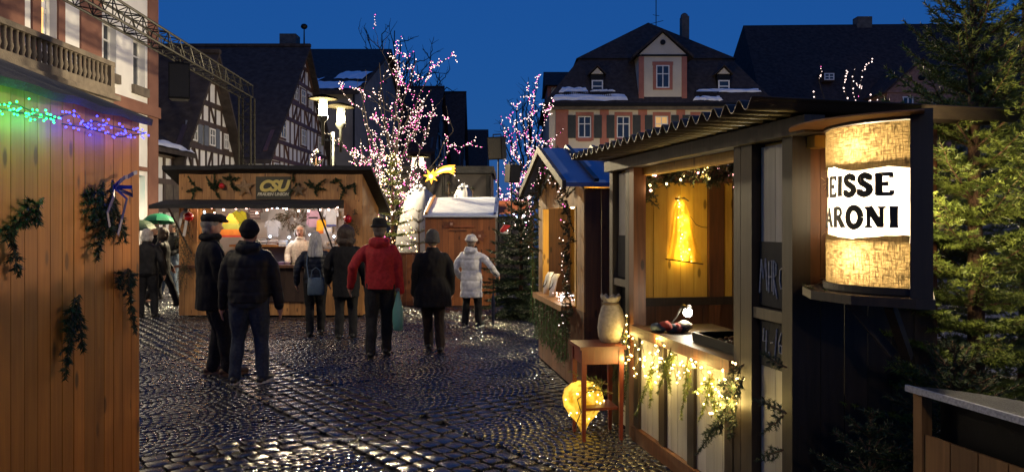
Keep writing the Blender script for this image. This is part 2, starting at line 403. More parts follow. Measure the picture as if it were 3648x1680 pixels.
for ib in range(-2, 4):
    for ia in range(-3, 3):
        a0, b0 = ia*PER, ib*PER
        nr = 6
        for r_ in range(nr):                                   # band along u
            bb = b0-HB+(r_+.5)*2*HB/nr
            k = 0; a = a0-HA+(.09 if r_ % 2 else 0)
            while a < a0+PER-HA:
                l = random.uniform(.14,.20); put(a+l/2, bb, 0, l, 2*HB/nr); a += l
        for r_ in range(4):                                    # band along v
            aa = a0-HA+(r_+.5)*2*HA/4; b = b0+HB+(.08 if r_ % 2 else 0)
            while b < b0+PER-HB-.1:
                l = random.uniform(.14,.20); put(aa, b+l/2, math.pi/2, l, 2*HA/4); b += l
        Wc = (PER-2*HA)/5; s_ = .078                           # segment arcs of small setts
        for c in range(5):
            na = int(Wc/s_)
            for i in range(na):
                t = (i+.5)/na-.5; a = a0+HA+(c+.5+t)*Wc
                sag = .34*(1-4*t*t); sl = math.atan(-.34*8*t/Wc)
                nb = int((PER-2*HB+.3)/.08)
                for j in range(nb):
                    bb = b0+HB+j*.08+sag-.3
                    if b0+HB+.03 < bb < b0+PER-HB-.04: put(a, bb, sl, Wc/na/math.cos(sl)*.98, .08)
ring = np.array([(-.5,-.34),(-.36,-.5),(.36,-.5),(.5,-.34),(.5,.34),(.36,.5),(-.36,.5),(-.5,.34)])
def stone_template(lo=False):
    lv = [(1.0,-.028),(.98,-.0035),(.86,.0005)] if not lo else [(1.0,-.02),(.88,.002)]
    V = np.concatenate([np.c_[ring*s, np.full(8, z)] for s, z in lv]+([np.array([[0,0,.003]])] if not lo else []))
    Fc = []
    for k in range(len(lv)-1):
        for i in range(8): Fc.append((k*8+i, k*8+(i+1)%8, (k+1)*8+(i+1)%8, (k+1)*8+i))
    if lo: Fc.append(tuple(8+i for i in range(8)))
    else: Fc += [(16+i, 16+(i+1)%8, 24) for i in range(8)]
    return V, Fc
def proj(X, Y): return CX+F*X/Y, HY+F*CH/Y
def score(s):
    px, py = proj(s[0], s[1])
    if not (470 < px < 2230 and py < 1690): return 0
    if px > 2010 and py > 1400 and px > 2186-(py-1501)*-1.3: return 0
    return s[3]*s[4]/s[1]**3
stones.sort(key=score, reverse=True)
mv = []
for k in range(6):
    V, Fc = stone_template(); V = V.copy(); V[:,:2] *= 1+rng.normal(0,.03,(len(V),1)); V[16:,2] += rng.normal(0,.0012,len(V)-16)
    me = bpy.data.meshes.new('cobble'); me.from_pydata(V.tolist(), [], Fc); me.polygons.foreach_set('use_smooth', [True]*len(Fc)); me.materials.append(SETT); mv.append(me)
for k, s in enumerate(stones[:300]):
    o = bpy.data.objects.new('cobble', mv[k % 6]); COL.objects.link(o); o.parent = ground
    o.location = (s[0], s[1], random.uniform(-.004,.003)); o.scale = (s[3], s[4], 1); o.rotation_euler = (random.gauss(0,.018), random.gauss(0,.018), s[2])
for lo in (False, True):
    ss = [s for s in stones[300:] if (s[1] > 11.5) == lo]
    T, Fc = stone_template(lo); nT = len(T); A = np.array(ss); n = len(A)
    c, sn = np.cos(A[:,2]), np.sin(A[:,2]); x = T[None,:,0]*A[:,3,None]; y = T[None,:,1]*A[:,4,None]
    tx, ty = rng.normal(0,.02,(n,1)), rng.normal(0,.02,(n,1))
    Z = T[None,:,2]+rng.normal(0,.003,(n,1))+x*tx+y*ty+rng.normal(0,.0007,(n,nT))
    V = np.stack([x*c[:,None]-y*sn[:,None]+A[:,0,None], x*sn[:,None]+y*c[:,None]+A[:,1,None], Z], 2).reshape(-1,3)
    base = np.arange(n)*nT; fl = []; ls = []; tot = 0
    quads = np.array([f for f in Fc if len(f) == 4]); tris = np.array([f for f in Fc if len(f) == 3]); octs = np.array([f for f in Fc if len(f) == 8])
    loops = []; starts = []
    for arr in (quads, tris, octs):
        if len(arr) == 0: continue
        A2 = (base[:,None,None]+arr[None]).reshape(-1, arr.shape[1]); loops.append(A2.ravel()); starts.append(tot+np.arange(len(A2))*arr.shape[1]); tot += A2.size
    me = bpy.data.meshes.new('cobbles'); me.vertices.add(len(V)); me.vertices.foreach_set('co', V.astype(np.float32).ravel())
    L = np.concatenate(loops).astype(np.int32); me.loops.add(len(L)); me.loops.foreach_set('vertex_index', L)
    St = np.concatenate(starts).astype(np.int32); me.polygons.add(len(St)); me.polygons.foreach_set('loop_start', St)
    me.update(calc_edges=True); me.polygons.foreach_set('use_smooth', np.ones(len(St), bool))
    tag(link('cobbles', me, SETT, ground), kind='stuff')
# ================================================================ town hall (left)
TX = -11.3
th = thing('town_hall', 'white town hall with red brown stone panels and stone balcony at far left', 'building', (TX, 18, 0))
def lm(mp, o):                       # map in world -> local of a root
    off = Vector(o.location); return lambda u, w_, d: mp(u, w_, d)-off
def tY(px): return -TX*F/(CX-px)
mp = lm(mapX(TX), th)
wins = [(tY(368),tY(414),5.95,7.35),(tY(474),tY(517),5.85,7.25),(18.8,19.5,5.6,8.2)]
gops = [(tY(486),24.2,1.0,3.15),(22.2,23.0,1.2,3.4)]
wall_open(mp, 5, 25, 0, 15, wins+gops+[(a,b,9.3,10.7) for a,b,_,_ in wins[:2]], .28).build('wall', PLW, th)
MB().box(TX-12-TX, -.28, 5-18, 25-18, 0, 15).build('inner_wall', PLW, th)
mR = MB()
for (u0,u1,w0,w1) in [(24.36,25.01,0,15),(tY(283),tY(357),5.4,15),(16.2,tY(81),5.4,15),(18.45,18.79,5.4,15),(19.51,19.8,5.4,15)]:
    MB().mbox(mp,u0,u1,w0,w1,0,.05).build('stone_panel', THRED, th)
MB().mbox(mp,5,25.04,5.02,5.36,0,.12).build('string_course', THRED, th)
for (a,b,c,d) in wins[:2]:
    MB().mbox(mp,a-.1,b+.1,c-.28,c-.02,-.02,.1).build('window_sill', STONE, th)
    window(th, mp, a,b,c,d, -.24, .06, (1,(.66,)))
LITW = emi('warm_lit_window', (1,.62,.22), .9)
window(th, mp, 18.8,19.5,5.6,8.2, -.22, .14, (1,(.5,)), pane=emi('dim_blind', (.55,.55,.62), .10))
MB().mbox(mp,19.12,19.20,6.1,6.95,-.16,-.15).build('lit_gap', LITW, th); MB().mbox(mp,19.12,19.20,7.1,7.9,-.16,-.15).build('lit_gap', LITW, th)
SHOP = emi('lit_shop_interior', (.95,.9,.8), .55); TEAL = emi('teal_lit_blind', (.03,.42,.42), .45)
window(th, mp, gops[0][0],24.2,1.0,3.15, -.22, .06, (0,(.55,)), pane=SHOP)
MB().mbox(mp,gops[0][0]+.06,24.14,2.35,3.1,-.17,-.16).build('shop_blind', TEAL, th)
for q in range(5):
    e = 23.75+.09*q; MB().ell(mp(e,1.35+.18*(q%3),-.15), (.02,.05,.09), 8, 5).build('shop_display', pm('display_red',(.5,.06,.08)) if q%2 else pm('display_pale',(.7,.6,.5)), th)
window(th, mp, 22.2,23.0,1.2,3.4, -.22, .07, (1,(.6,)))
MB().mbox(mp,22.0,24.3,3.3,3.42,0,.06).build('lintel', THRED, th)
bal = MB(); bal.mbox(mp,12,20.3,4.98,5.2,0,1.05).build('balcony_floor', STONE, th)
for k,(d1,z0,z1) in enumerate([(1.16,4.86,4.98),(1.0,4.72,4.86),(.8,4.58,4.72),(.55,4.42,4.58)]): MB().mbox(mp,12-.1,20.38-k*.05,z0,z1,0,d1).build('balcony_moulding', STONE, th)
MB().mbox(mp,12,20.3,5.72,5.84,.86,1.06).build('balcony_rail', STONE, th)
MB().mbox(mp,20.12,20.3,5.2,5.72,.0,1.04).build('balcony_end', STONE, th)
balu = MB().lathe([(.05,0),(.045,.05),(.075,.16),(.045,.3),(.05,.36),(.045,.44),(.06,.52)], n=8).mesh('baluster', True)
y = 13.0
while y < 20.1:
    if abs((y*10) % 20) < 1.2:
        MB().mbox(mp,y-.14,y+.14,5.2,5.72,.84,1.05).build('balcony_pier', STONE, th)
    else: link('baluster', balu, STONE, th, mp(y,5.2,.95))
    y += .2
# ================================================================ half-timbered houses
def gable_house(label, X, Yc, hw, ze, za, xl, roofmat, beammat, rows, plaster=PLW, over=.45, group=None, base_mat=None, rng_seed=1, windows=(), ridge_dx=0, posts=.75, pw=.15):
    """gable wall in plane X facing +X; ridge runs towards -X"""
    rs = random.Random(rng_seed)
    root = thing('timber_house', label, 'house', (X, Yc, 0), 0, group)
    mp = lambda u, w_, d: Vector((d, u, w_))                        # u measured from the gable's middle
    MB().prism([mp(-hw,0,0),mp(hw,0,0),mp(hw,ze,0),mp(0,za-.15,0),mp(-hw,ze,0)], (xl-X,0,0)).build('wall', plaster, root)
    th_ = .22; sl = (za-ze)/hw
    for sg in (-1, 1):
        e = hw+over; P = [(over,0,za),(over,sg*e,za-sl*e),(over,sg*e,za-sl*e-th_),(over,0,za-th_)]
        MB().prism(P, (xl-X-over,0,0)).build('roof', roofmat, root)
    MB().box(xl-X, over+.02, -.14,.14, za-.06, za+.1).build('ridge_tiles', roofmat, root)
    half = lambda z: hw if z <= ze else max(.02, hw*(za-.2-z)/(za-ze))
    zs = rows
    for z in zs:                                                    # storey beams
        h = half(z+.1); MB().mbox(mp,-h,h,z-.11,z+.11,0,.055).build('beam', beammat, root)
    for sg in (-1, 1):                                              # barge rafters
        MB().beam(mp(sg*hw,ze,.03), mp(0,za-.25,.03), .065, .2, (1,0,0)).build('rafter', beammat, root)
    for z0, z1 in zip(zs, zs[1:]):
        h = half((z0+z1)/2); hb, ht = half(z0), half(z1)
        wr = [w_ for w_ in windows if z0 < (w_[2]+w_[3])/2 < z1]
        n = max(2, int(2*hb/posts)); step = 2*hb/n
        for k in range(n+1):
            u = -hb+step*k; 
            if any(w_[0]-.12 < u < w_[1]+.12 for w_ in wr): continue
            zt = z1
            if abs(u) > ht: zt = max(z0+.25, za-.2-(abs(u))*(za-ze)/hw) if z1 > ze else z1
            if zt < z0+.3: continue
            MB().mbox(mp,u-pw/2,u+pw/2,z0+.11,min(zt,z1)-.11 if zt >= z1 else zt,0,.04).build('post', beammat, root)
        for k in range(n):
            u = -hb+step*k
            if abs(u+step/2) > ht-.1 or any(w_[0]-.3 < u+step/2 < w_[1]+.3 for w_ in wr): continue
            q = rs.random()
            if q < .45:
                a, b_ = (u+.1, u+step-.1) if rs.random() < .5 else (u+step-.1, u+.1)
                MB().beam(mp(a,z0+.11,.028), mp(b_,z1-.11,.028), .05, pw*.85, (1,0,0)).build('brace', beammat, root)
        for w_ in wr: pass
    for (u0,u1,w0,w1,sh) in windows:
        MB().mbox(mp,u0-.1,u1+.1,w0-.1,w1+.1,0,.05).build('window_surround', beammat, root)
        window(root, mp, u0,u1,w0,w1, .052, .06, (1,(.6,)))
        if sh:
            for s2 in (-1, 1):
                a = u0-.12-.4 if s2 < 0 else u1+.12
                MB().mbox(mp,a,a+.4,w0-.05,w1+.05,.045,.085).build('shutter', pm('blue_grey_shutter',(.13,.15,.2)), root)
    if base_mat:
        MB().mbox(mp,-hw-.03,hw+.03,0,zs[0]-.11,0,.12).build('stone_base', base_mat, root)
    return root
hA = gable_house('narrow half-timbered house with white panels behind the truss', -12.5, 32.4, 3.05, 4.6, 8.75, -26, SLATE, BEAMD,
    [3.75,4.75,5.75,6.6,7.6,8.2], windows=[(-1.9,-1.35,4.92,5.58,True),(-.1,.5,4.9,5.62,True),(1.55,2.0,4.92,5.58,False)], base_mat=None, posts=.62, pw=.12, rng_seed=3)
for (u0,u1) in ((-2.9,-2.0),(-1.4,-.5),(.2,1.0),(1.6,2.5)):
    MB().box(0.0,.05,u0,u1,2.4,3.3).build('stone_infill', STONE, hA)
for u in (-2.3,-.9,.6): window(hA, lambda u_,w_,d: Vector((d,u_,w_)), u,u+.5,2.5,3.15,.06,.06,(0,(.5,)))
hC = thing('timber_annex', 'low half-timbered annex with snowy roof beside the town hall', 'house', (-12.5, 27.6, 0))
MB().box(-9,0,-1.9,1.9,0,4.3).build('wall', PLW, hC)
for z in (1.1,2.2,3.2,4.15): MB().box(0,.06,-1.9,1.9,z-.1,z+.1).build('beam', BEAMD, hC)
for u in (-1.82,-1.0,-.2,.6,1.3,1.82): MB().box(0,.045,u-.08,u+.08,0,4.2).build('post', BEAMD, hC)
MB().box(0,.05,.7,1.25,2.3,3.1).build('infill', STONE, hC); MB().box(0,.05,1.35,1.75,1.2,3.1).build('infill', STONE, hC)
MB().prism([(.5,-2.3,4.1),(.5,2.2,4.1),(.5,2.2,4.25),(-3.2,2.2,6.3),(-3.2,-2.3,6.3)][:2]+[(.5,2.2,4.1)], (0,0,0.01))
MB().add([(.5,-2.3,4.15),(.5,2.3,4.15),(-4,2.3,6.7),(-4,-2.3,6.7),(.5,-2.3,4.3),(.5,2.3,4.3),(-4,2.3,6.85),(-4,-2.3,6.85)], [(0,1,2,3),(4,5,6,7),(0,1,5,4),(1,2,6,5),(2,3,7,6),(3,0,4,7)]).build('roof', SLATE, hC)
snow_patch(hC, [(.48,-2.2,4.33),(.48,2.2,4.33),(-.1,2.2,4.66),(-.1,-2.2,4.66)], .09); snow_patch(hC, [(-.5,-2.0,4.88),(-.5,.6,4.88),(-2.2,.2,5.85),(-2.2,-1.8,5.85)], .08)
hB = gable_house('large half-timbered gable house with reddish beams left of the street lamp', -12, 45, 6.9, 5.2, 11.85, -32, SLATE, BEAMB,
    [2.4,3.7,5.0,5.9,7.3,8.3,9.6,10.6], posts=.8, pw=.15, rng_seed=11,
    windows=[(-5.6,-4.8,3.95,4.75,False),(-2.0,-1.2,3.95,4.75,False),(1.6,2.4,3.95,4.75,False),(4.6,5.4,3.95,4.75,False),(-4.4,-3.5,6.15,7.05,False),(-.4,.5,6.15,7.05,False),(3.4,4.2,6.15,7.05,False),(-.45,.45,8.5,9.3,False),(-1.9,-1.2,8.5,9.2,False),(1.2,1.9,8.5,9.2,False),(-5.6,-4.8,2.65,3.45,False),(-2.8,-2.0,2.65,3.45,False)])
MB().tube([(.1,0,11.8),(.1,0,12.9)],[.05,.03],6).build('finial', BLACK, hB); MB().ell((.1,0,12.95),(.2,.2,.16),8,6).build('finial_ball', BLACK, hB)
lo = thing('lean_to', 'low snow-covered roof between the two timber houses', 'building', (-12.3, 37.0, 0))
MB().box(-6,0,-1.0,.9,0,3.9).build('wall', PLG, lo)
MB().add([(.4,-1.3,3.9),(.4,1.0,3.9),(-4,1.0,5.6),(-4,-1.3,5.6),(.4,-1.3,4.05),(.4,1.0,4.05),(-4,1.0,5.75),(-4,-1.3,5.75)], [(0,1,2,3),(4,5,6,7),(0,1,5,4),(1,2,6,5),(2,3,7,6),(3,0,4,7)]).build('roof', SLATE, lo)
snow_patch(lo, [(.38,-1.25,4.08),(.38,1.0,4.08),(-2.0,1.0,5.0),(-2.0,-1.25,5.0)], .1)
# plaster house with snow on the roof
hD = thing('plaster_house', 'tall grey plaster house with patches of snow on its roof', 'house', (-11, 68.6, 0))
hwD, zeD, zaD = 14.4, 11.0, 16.9
MB().prism([(0,-hwD,0),(0,hwD,0),(0,hwD,zeD),(0,0,zaD-.2),(0,-hwD,zeD)], (-30,0,0)).build('wall', PLG, hD)
for sg in (-1,1):
    sl = (zaD-zeD)/hwD; e = hwD+.5; MB().prism([(.5,0,zaD),(.5,sg*e,zaD-sl*e),(.5,sg*e,zaD-sl*e-.3),(.5,0,zaD-.3)], (-31,0,0)).build('roof', SLATE, hD)
MB().box(-9,-7.6,-1,.4,16.4,18.0).build('chimney', STONE, hD)
def dz(y): return zaD+sl*y+.02 if y < 0 else 0
for (x0,x1,y0,y1) in ((-5.6,-3.0,-14.6,-11.5),(-3.4,.3,-14.7,-12.6),(-1.9,.2,-11.8,-9.4),(-7.5,-5.2,-14.7,-13.4)):
    snow_patch(hD, [(x0,y0,zaD+sl*y0+.03),(x1,y0,zaD+sl*y0+.03),(x1+.4,y1,zaD+sl*y1+.03),(x0+.4,y1,zaD+sl*y1+.03)], .14)
mpD = lambda u, w_, d: Vector((u, -hwD-d, w_))
for u in (-2.6,-6.4):
    for z in (2.2,6.0): window(hD, mpD, u,u+1.1,z,z+1.6,.02,.1,(1,(.6,)), mat=pm('grey_frame',(.2,.2,.2)))
MB().tube([(.12,-hwD-.1,0),(.12,-hwD-.1,10.6)],.07,6).build('downpipe', BLACK, hD)
mpG = lambda u, w_, d: Vector((d, u, w_))
for (u,z) in ((-9,7),(-5,7),(-1,7),(-9,3.4),(-5,3.4),(-4,11.3),(0,11.3),(-1,14)): window(hD, mpG, u,u+1.3,z,z+1.7,.02,.12,(1,(.6,)), mat=pm('grey_frame',(.2,.2,.2)))
# far gables down the street
def far_gable(label, X, Yc, hw, ze, za, xl, seed):
    r_ = gable_house(label, X, Yc, hw, ze, za, xl, TILER, BEAMD, [ze*.3,ze*.62,ze*.98,ze+(za-ze)*.3,ze+(za-ze)*.58,ze+(za-ze)*.82], posts=1.9, pw=.3, rng_seed=seed, plaster=PLG,
        windows=[(u,u+1.1,z,z+1.4,False) for z in (ze*.38,ze*.7,ze*1.05) for u in (-hw*.55,-.5,hw*.4)])
    return r_
far_gable('dark roofed gable house behind the lit bare tree', -7.5, 82, 9.5, 8.6, 15.9, -22, 21)
far_gable('steep gable house second down the street behind lit tree', -6.2, 99, 6.5, 8.0, 18.2, -20, 22)
hG = thing('distant_house', 'distant dark hipped house at the end of the street', 'house', (-4.2, 128, 0))
MB().box(-14,0,-5,9,0,9).build('wall', PLG, hG); MB().prism([(0.3,-5.4,9),(0.3,9.4,9),(0.3,2,17.2)], (-15,0,0)).build('roof', TILER, hG)
MB().prism([(.32,-2.5,9),(.32,2.0,9),(.32,-1.2,12.5)], (.02,0,0)).build('gable_panel', PLW, hG)
# ================================================================ baroque house, mansard roof
bh = thing('mansard_house', 'cream and red house with mansard roof and large central dormer', 'house', (10.25, 55, 0))
mp = lambda u, w_, d: Vector((u-10.25, -d, w_))
bays = [5.09, 7.8, 10.47, 13.1, 15.8]
ops = [(c-.47,c+.47,z,z+h) for c in bays for z,h in ((7.67,1.55),(3.6,1.75))]
wall_open(mp, 2.6, 17.9, 0, 9.75, ops, .22).build('wall', PLC, bh)
MB().box(-7.65,7.65,.23,12,0,9.75).build('inner_wall', PLC, bh)
for (a,b) in ((3.05,3.95),(6.15,6.77),(8.83,9.45),(11.5,12.1),(14.15,14.8),(16.7,17.6)): MB().mbox(mp,a,b,0,9.7,0,.07).build('pilaster', PLR, bh)
for ci, c in enumerate(bays):
    for z,h in ((7.67,1.55),(3.6,1.75)):
        s = MB(); s.mbox(mp,c-.62,c-.47,z-.2,z+h+.24,0,.05); s.mbox(mp,c+.47,c+.62,z-.2,z+h+.24,0,.05); s.mbox(mp,c-.47,c+.47,z+h,z+h+.24,0,.05); s.mbox(mp,c-.47,c+.47,z-.26,z,0,.07)
        s.build('window_surround', PLR, bh)
        window(bh, mp, c-.46,c+.46,z+.02,z+h-.02,-.14,.075,(1,(.64,)), pane=emi('dim_lit_pane',(.9,.55,.2),.28) if (ci == 2 and z > 5) else None)
        for sg in (-1,1):
            a = c+sg*.92-.27; MB().mbox(mp,a,a+.54,z-.03,z+h+.03,.06,.10).build('shutter', pm('dark_green_shutter',(.035,.04,.04)), bh)
MB().box(-7.95,7.95,-.38,.3,9.62,9.82).build('cornice', STONE, bh); MB().box(-8.1,8.1,-.55,.3,9.82,10.04).build('gutter_cornice', BLACK, bh)
lo_, up_ = [(-8.05,-.5,10.04),(8.05,-.5,10.04),(8.05,12.5,10.04),(-8.05,12.5,10.04)], [(-5.3,2.0,13.7),(5.6,2.0,13.7),(5.6,10,13.7),(-5.3,10,13.7)]
MB().loft([[Vector(p) for p in lo_],[Vector(p) for p in up_]]).build('lower_roof', SLATE, bh)
eave2 = [(-5.6,1.75,13.6),(5.95,1.75,13.6),(5.95,10.3,13.6),(-5.6,10.3,13.6)]
MB().add(eave2+[(0.05,4.4,16.85),(0.05,8,16.85)], [(0,1,4),(1,2,5,4),(2,3,5),(3,0,4,5),(0,3,2,1)]).build('upper_roof', SLATE, bh)
dm = MB(); dx = .2
dm.box(-1.6+dx,1.72+dx,-.18,3.2,10.0,13.35).build('dormer_wall', PLC, bh)
for a in (-1.62,1.38): MB().box(a+dx,a+.36+dx,-.26,-.17,10.0,13.3).build('dormer_pilaster', PLR, bh)
MB().prism([(-1.62+dx,-.2,13.42),(1.74+dx,-.2,13.42),(.06+dx,-.2,14.95)], (0,3,0)).build('dormer_gable', PLC, bh)
MB().box(-1.75+dx,1.87+dx,-.3,.3,13.33,13.44).build('dormer_cornice', BLACK, bh)
for sg in (-1,1): MB().add([(.06+dx,-.42,15.02),(.06+dx+sg*2.1,-.42,13.2),(.06+dx+sg*2.1,5,13.2),(.06+dx,5,15.02),(.06+dx,-.42,15.2),(.06+dx+sg*2.15,-.42,13.35),(.06+dx+sg*2.15,5,13.35),(.06+dx,5,15.2)], [(0,1,2,3),(4,5,6,7),(0,1,5,4),(1,2,6,5),(2,3,7,6),(3,0,4,7)]).build('dormer_roof', SLATE, bh)
MB().lathe([(0,0),(.19,0),(.19,.05),(0,.05)], n=14).build('round_window', BLACK, bh, loc=(.06+dx,-.21,14.3)).rotation_euler = (math.pi/2,0,0)
q = MB(); q.box(-.62+dx,.74+dx,-.235,-.182,11.0,11.12); q.box(-.62+dx,-.4+dx,-.235,-.182,11.12,12.7); q.box(.52+dx,.74+dx,-.235,-.182,11.12,12.7); q.box(-.66+dx,.78+dx,-.24,-.182,12.7,12.95); q.build('window_surround', PLR, bh)
window(bh, lambda u,w_,d: Vector((u+dx,-d-.2,w_)), -.4,.52,11.12,12.7,0,.07,(1,(.62,)))
for cx in (-4.25, 4.65):
    MB().box(cx-.46,cx+.46,.3,2.2,10.75,12.15).build('small_dormer', BLACK, bh)
    window(bh, lambda u,w_,d: Vector((u,.29-d,w_)), cx-.4,cx+.4,10.9,11.75,0,.085,(0,(.5,)))
    MB().prism([(cx-.42,.26,12.2),(cx+.42,.26,12.2),(cx,.26,12.62)], (0,.3,0)).build('dormer_pediment', PLC, bh)
    for sg in (-1,1): MB().add([(cx,.1,12.74),(cx+sg*.62,.1,12.12),(cx+sg*.62,2.2,12.12),(cx,2.2,12.74),(cx,.1,12.82),(cx+sg*.66,.1,12.18),(cx+sg*.66,2.2,12.18),(cx,2.2,12.82)], [(0,1,2,3),(4,5,6,7),(0,1,5,4),(1,2,6,5),(2,3,7,6),(3,0,4,7)]).build('dormer_roof', SLATE, bh)
def mz(y): return 10.04+(y+.5)*(3.66/2.5)
for (a,b,y0,y1) in ((-7.5,-2.2,-.42,-.1),(-7.0,-4.9,.0,.28),(-4.8,-3.0,.05,.16),(2.3,4.4,-.42,-.2),(2.6,7.2,.02,.2)): snow_patch(bh, [(a,y0,mz(y0)+.03),(b,y0,mz(y0)+.03),(b-.2,y1,mz(y1)+.03),(a+.3,y1,mz(y1)+.03)], .14)
for (a,b) in ((-7.1,-4.6),(2.5,6.8)): MB().box(a,b,-.08,-.02,10.5,10.82).build('snow_guard', BLACK, bh) if 0 else None
for (a,b) in ((-6.6,-3.2),(2.5,4.2)):
    s = MB()
    for k in range(int((b-a)/.14)): s.box(a+.14*k,a+.14*k+.03,-.16,-.13,10.5,10.86)
    s.box(a,b,-.165,-.125,10.84,10.88); s.build('snow_guard', BLACK, bh)
MB().box(2.55,3.1,4.2,5.0,14.4,17.3).build('chimney', STONE, bh); MB().lathe([(.3,0),(.26,.18),(.12,.3),(0,.32)], n=10).build('chimney_cap', STONE, bh, True, (2.82,4.6,17.3))
an = MB(); an.tube([(.75,5,16.2),(.75,5,19.4)],.035,5); an.tube([(-1.0,5,18.9),(.75,5,18.95)],.02,4)
for k in range(5): an.tube([(-.9+.35*k,5,18.75),(-.9+.35*k,5,19.1)],.012,3)
an.tube([(.3,5,16.9),(1.3,5,17.15)],.02,4); an.tube([(.5,5,17.6),(1.0,5,17.5)],.018,4)
an.build('antenna', BLACK, bh)
wg = thing('rear_wing', 'small dark roofed wing behind the mansard house on its left', 'building', (3.6, 62, 0))
MB().box(-.8,3,0,6,0,12.6).build('wall', PLR, wg); MB().box(-.5,.1,-.04,0,8,12.4).build('plaster_panel', PLC, wg)
MB().prism([(-1.0,-.5,12.5),(-1.0,6.5,12.5),(-1.0,3,14.2)], (4.5,0,0)).build('roof', SLATE, wg)
# ================================================================ big roofed house on the right
rh = thing('large_roof_house', 'long house with huge dark roof and pinkish brick gable at right', 'house', (30, 60, 0))
MB().box(-10,16,0,20,0,9).build('wall', PLG, rh)
MB().add([(-10.6,-.6,8.6),(16.6,-.6,8.6),(13.4,10,19.5),(-9.4,10,19.3),(-10.6,20.6,8.6),(16.6,20.6,8.6)], [(0,1,2,3),(4,3,2,5),(0,3,4),(1,5,2),(0,4,5,1)]).build('roof', TILER, rh)
MB().box(.6,1.9,9.6,10.6,19.0,20.0).build('chimney', STONE, rh)
BRICK = pm('brick_pinkish', (.30,.17,.14), (.2,.105,.085), 5, .9, .5, .02)
gx = .75
MB().prism([(gx-2.6,-1.0,0),(gx+2.6,-1.0,0),(gx+2.6,-1.0,11.6),(gx,-1.0,13.9),(gx-2.6,-1.0,11.6)], (0,6,0)).build('brick_gable', BRICK, rh)
for sg in (-1,1): MB().add([(gx,-1.25,13.95),(gx+sg*2.9,-1.25,11.38),(gx+sg*2.9,5,11.38),(gx,5,13.95),(gx,-1.25,14.12),(gx+sg*2.95,-1.25,11.52),(gx+sg*2.95,5,11.52),(gx,5,14.12)], [(0,1,2,3),(4,5,6,7),(0,1,5,4),(1,2,6,5),(2,3,7,6),(3,0,4,7)]).build('gable_roof', TILER, rh)
MB().box(gx-2.65,gx+2.65,-1.1,-1.0,11.5,11.7).build('brick_band', BRICK, rh)
for u in (-1.45,.75): window(rh, lambda u_,w_,d: Vector((u_,-1.02-d,w_)), gx+u,gx+u+.8,9.7,11.2,0,.09,(1,(.62,)))
MB().ell((gx,-1.02,12.6),(.3,.06,.22),10,6).build('round_window', BLACK, rh)
window(rh, lambda u_,w_,d: Vector((u_,3.2-d,w_)), -4.9,-4.1,13.2,13.75,0,.08,(1,(.5,))); window(rh, lambda u_,w_,d: Vector((u_,3.2-d,w_)), 10.2,11.0,9.6,10.3,-2.8,.08,(1,(.5,)))
MB().box(-4.95,-4.05,3.22,4.6,13.1,13.85).build('roof_light', TILER, rh)
# ================================================================ lighting truss
tr = thing('lighting_truss', 'black lighting truss running from upper left down behind the wooden stall', 'truss', (-8.1, 24, 0))
def truss(name, p0, p1, wd, up, n):
    p0, p1 = Vector(p0), Vector(p1); d = U(p1-p0); a = U(d.cross(Vector(up)))*wd/2; b = U(d.cross(a))*wd/2
    cs = [a+b, a-b, -a-b, -a+b]
    for c in cs: MB().tube([p0+c, p1+c], .026, 6).build(name+'_chord', TRUSSM, tr)
    m = MB()
    for k in range(n):
        q0, q1 = p0+(p1-p0)*(k/n), p0+(p1-p0)*((k+1)/n)
        for i in range(4):
            c0, c1 = cs[i], cs[(i+1) % 4]
            if (k+i) % 2: c0, c1 = c1, c0
            m.tube([q0+c0, q1+c1], .012, 4, cap=False)
            if k % 4 == 0: m.tube([q0+c0, q0+c1], .013, 4, cap=False)
    m.build(name+'_bracing', BLACK, tr)
truss('beam', (0,0,5.72), (.85,-15.5,5.72), .36, (0,0,1), 46)
truss('leg', (0,0,0), (0,0,5.54), .36, (0,1,0), 18)
MB().box(-.35,.35,-.35,.35,0,.05).build('base_plate', BLACK, tr)
def speaker(label, loc, rz, w_, d, h, tilt=0):
    s = thing('loudspeaker', label, 'speaker', loc, rz)
    ca = MB(); ca.loft([[Vector((x*q,y*e,z)) for x,y in ((-w_/2,-d/2),(w_/2,-d/2),(w_/2*.8,d/2),(-w_/2*.8,d/2))] for z,q,e in ((0,.97,.97),(.02,1,1),(h-.02,1,1),(h,.97,.97))])
    c = ca.build('cabinet', BLACK, s); c.rotation_euler = (tilt,0,0)
    gmesh = MB().box(-w_*.44,w_*.44,-d/2-.012,-d/2-.002,h*.06,h*.94).build('grille', pm('speaker_grille',(.012,.012,.013),None,60,.6,.8,.003), s); gmesh.rotation_euler = (tilt,0,0)
    hh = MB(); hh.tube([(-.1,0,h),(-.1,0,h+.05),(.1,0,h+.05),(.1,0,h)],.015,5); hh.build('handle', BLACK, s).rotation_euler = (tilt,0,0)
    return s
sp = speaker('black loudspeaker hanging beneath the truss', (-7.78,18.4,4.58), R(20), .46, .46, .84)
MB().tube([(0,0,.84),(0,0,1.0)],.03,6).build('bracket', BLACK, sp)
def speaker_stand(label, splabel, px, py, Y, rz, w_=.36, h=.52, tilt=.12):
    p = W(px, py, Y); st = thing('speaker_stand', label, 'stand', (p.x, Y, 0))
    MB().tube([(0,0,.35),(0,0,p.z)],[.025,.018],7).build('pole', BLACK, st)
    for k in range(3):
        a = 2*math.pi*k/3+.4; MB().tube([(0,0,.75),(.5*math.cos(a),.5*math.sin(a),.01)],.014,5).build('leg', BLACK, st)
    speaker(splabel, (p.x, Y, p.z), rz, w_, .3, h, tilt)
speaker_stand('tall thin stand left of the lit small tree', 'black loudspeaker on a tall stand against the sky', 1775, 568, 18, R(-25))
speaker_stand('rear speaker stand beside the lit small tree', 'small black loudspeaker lower behind the tall one', 1822, 650, 19.5, R(30), .3, .45)
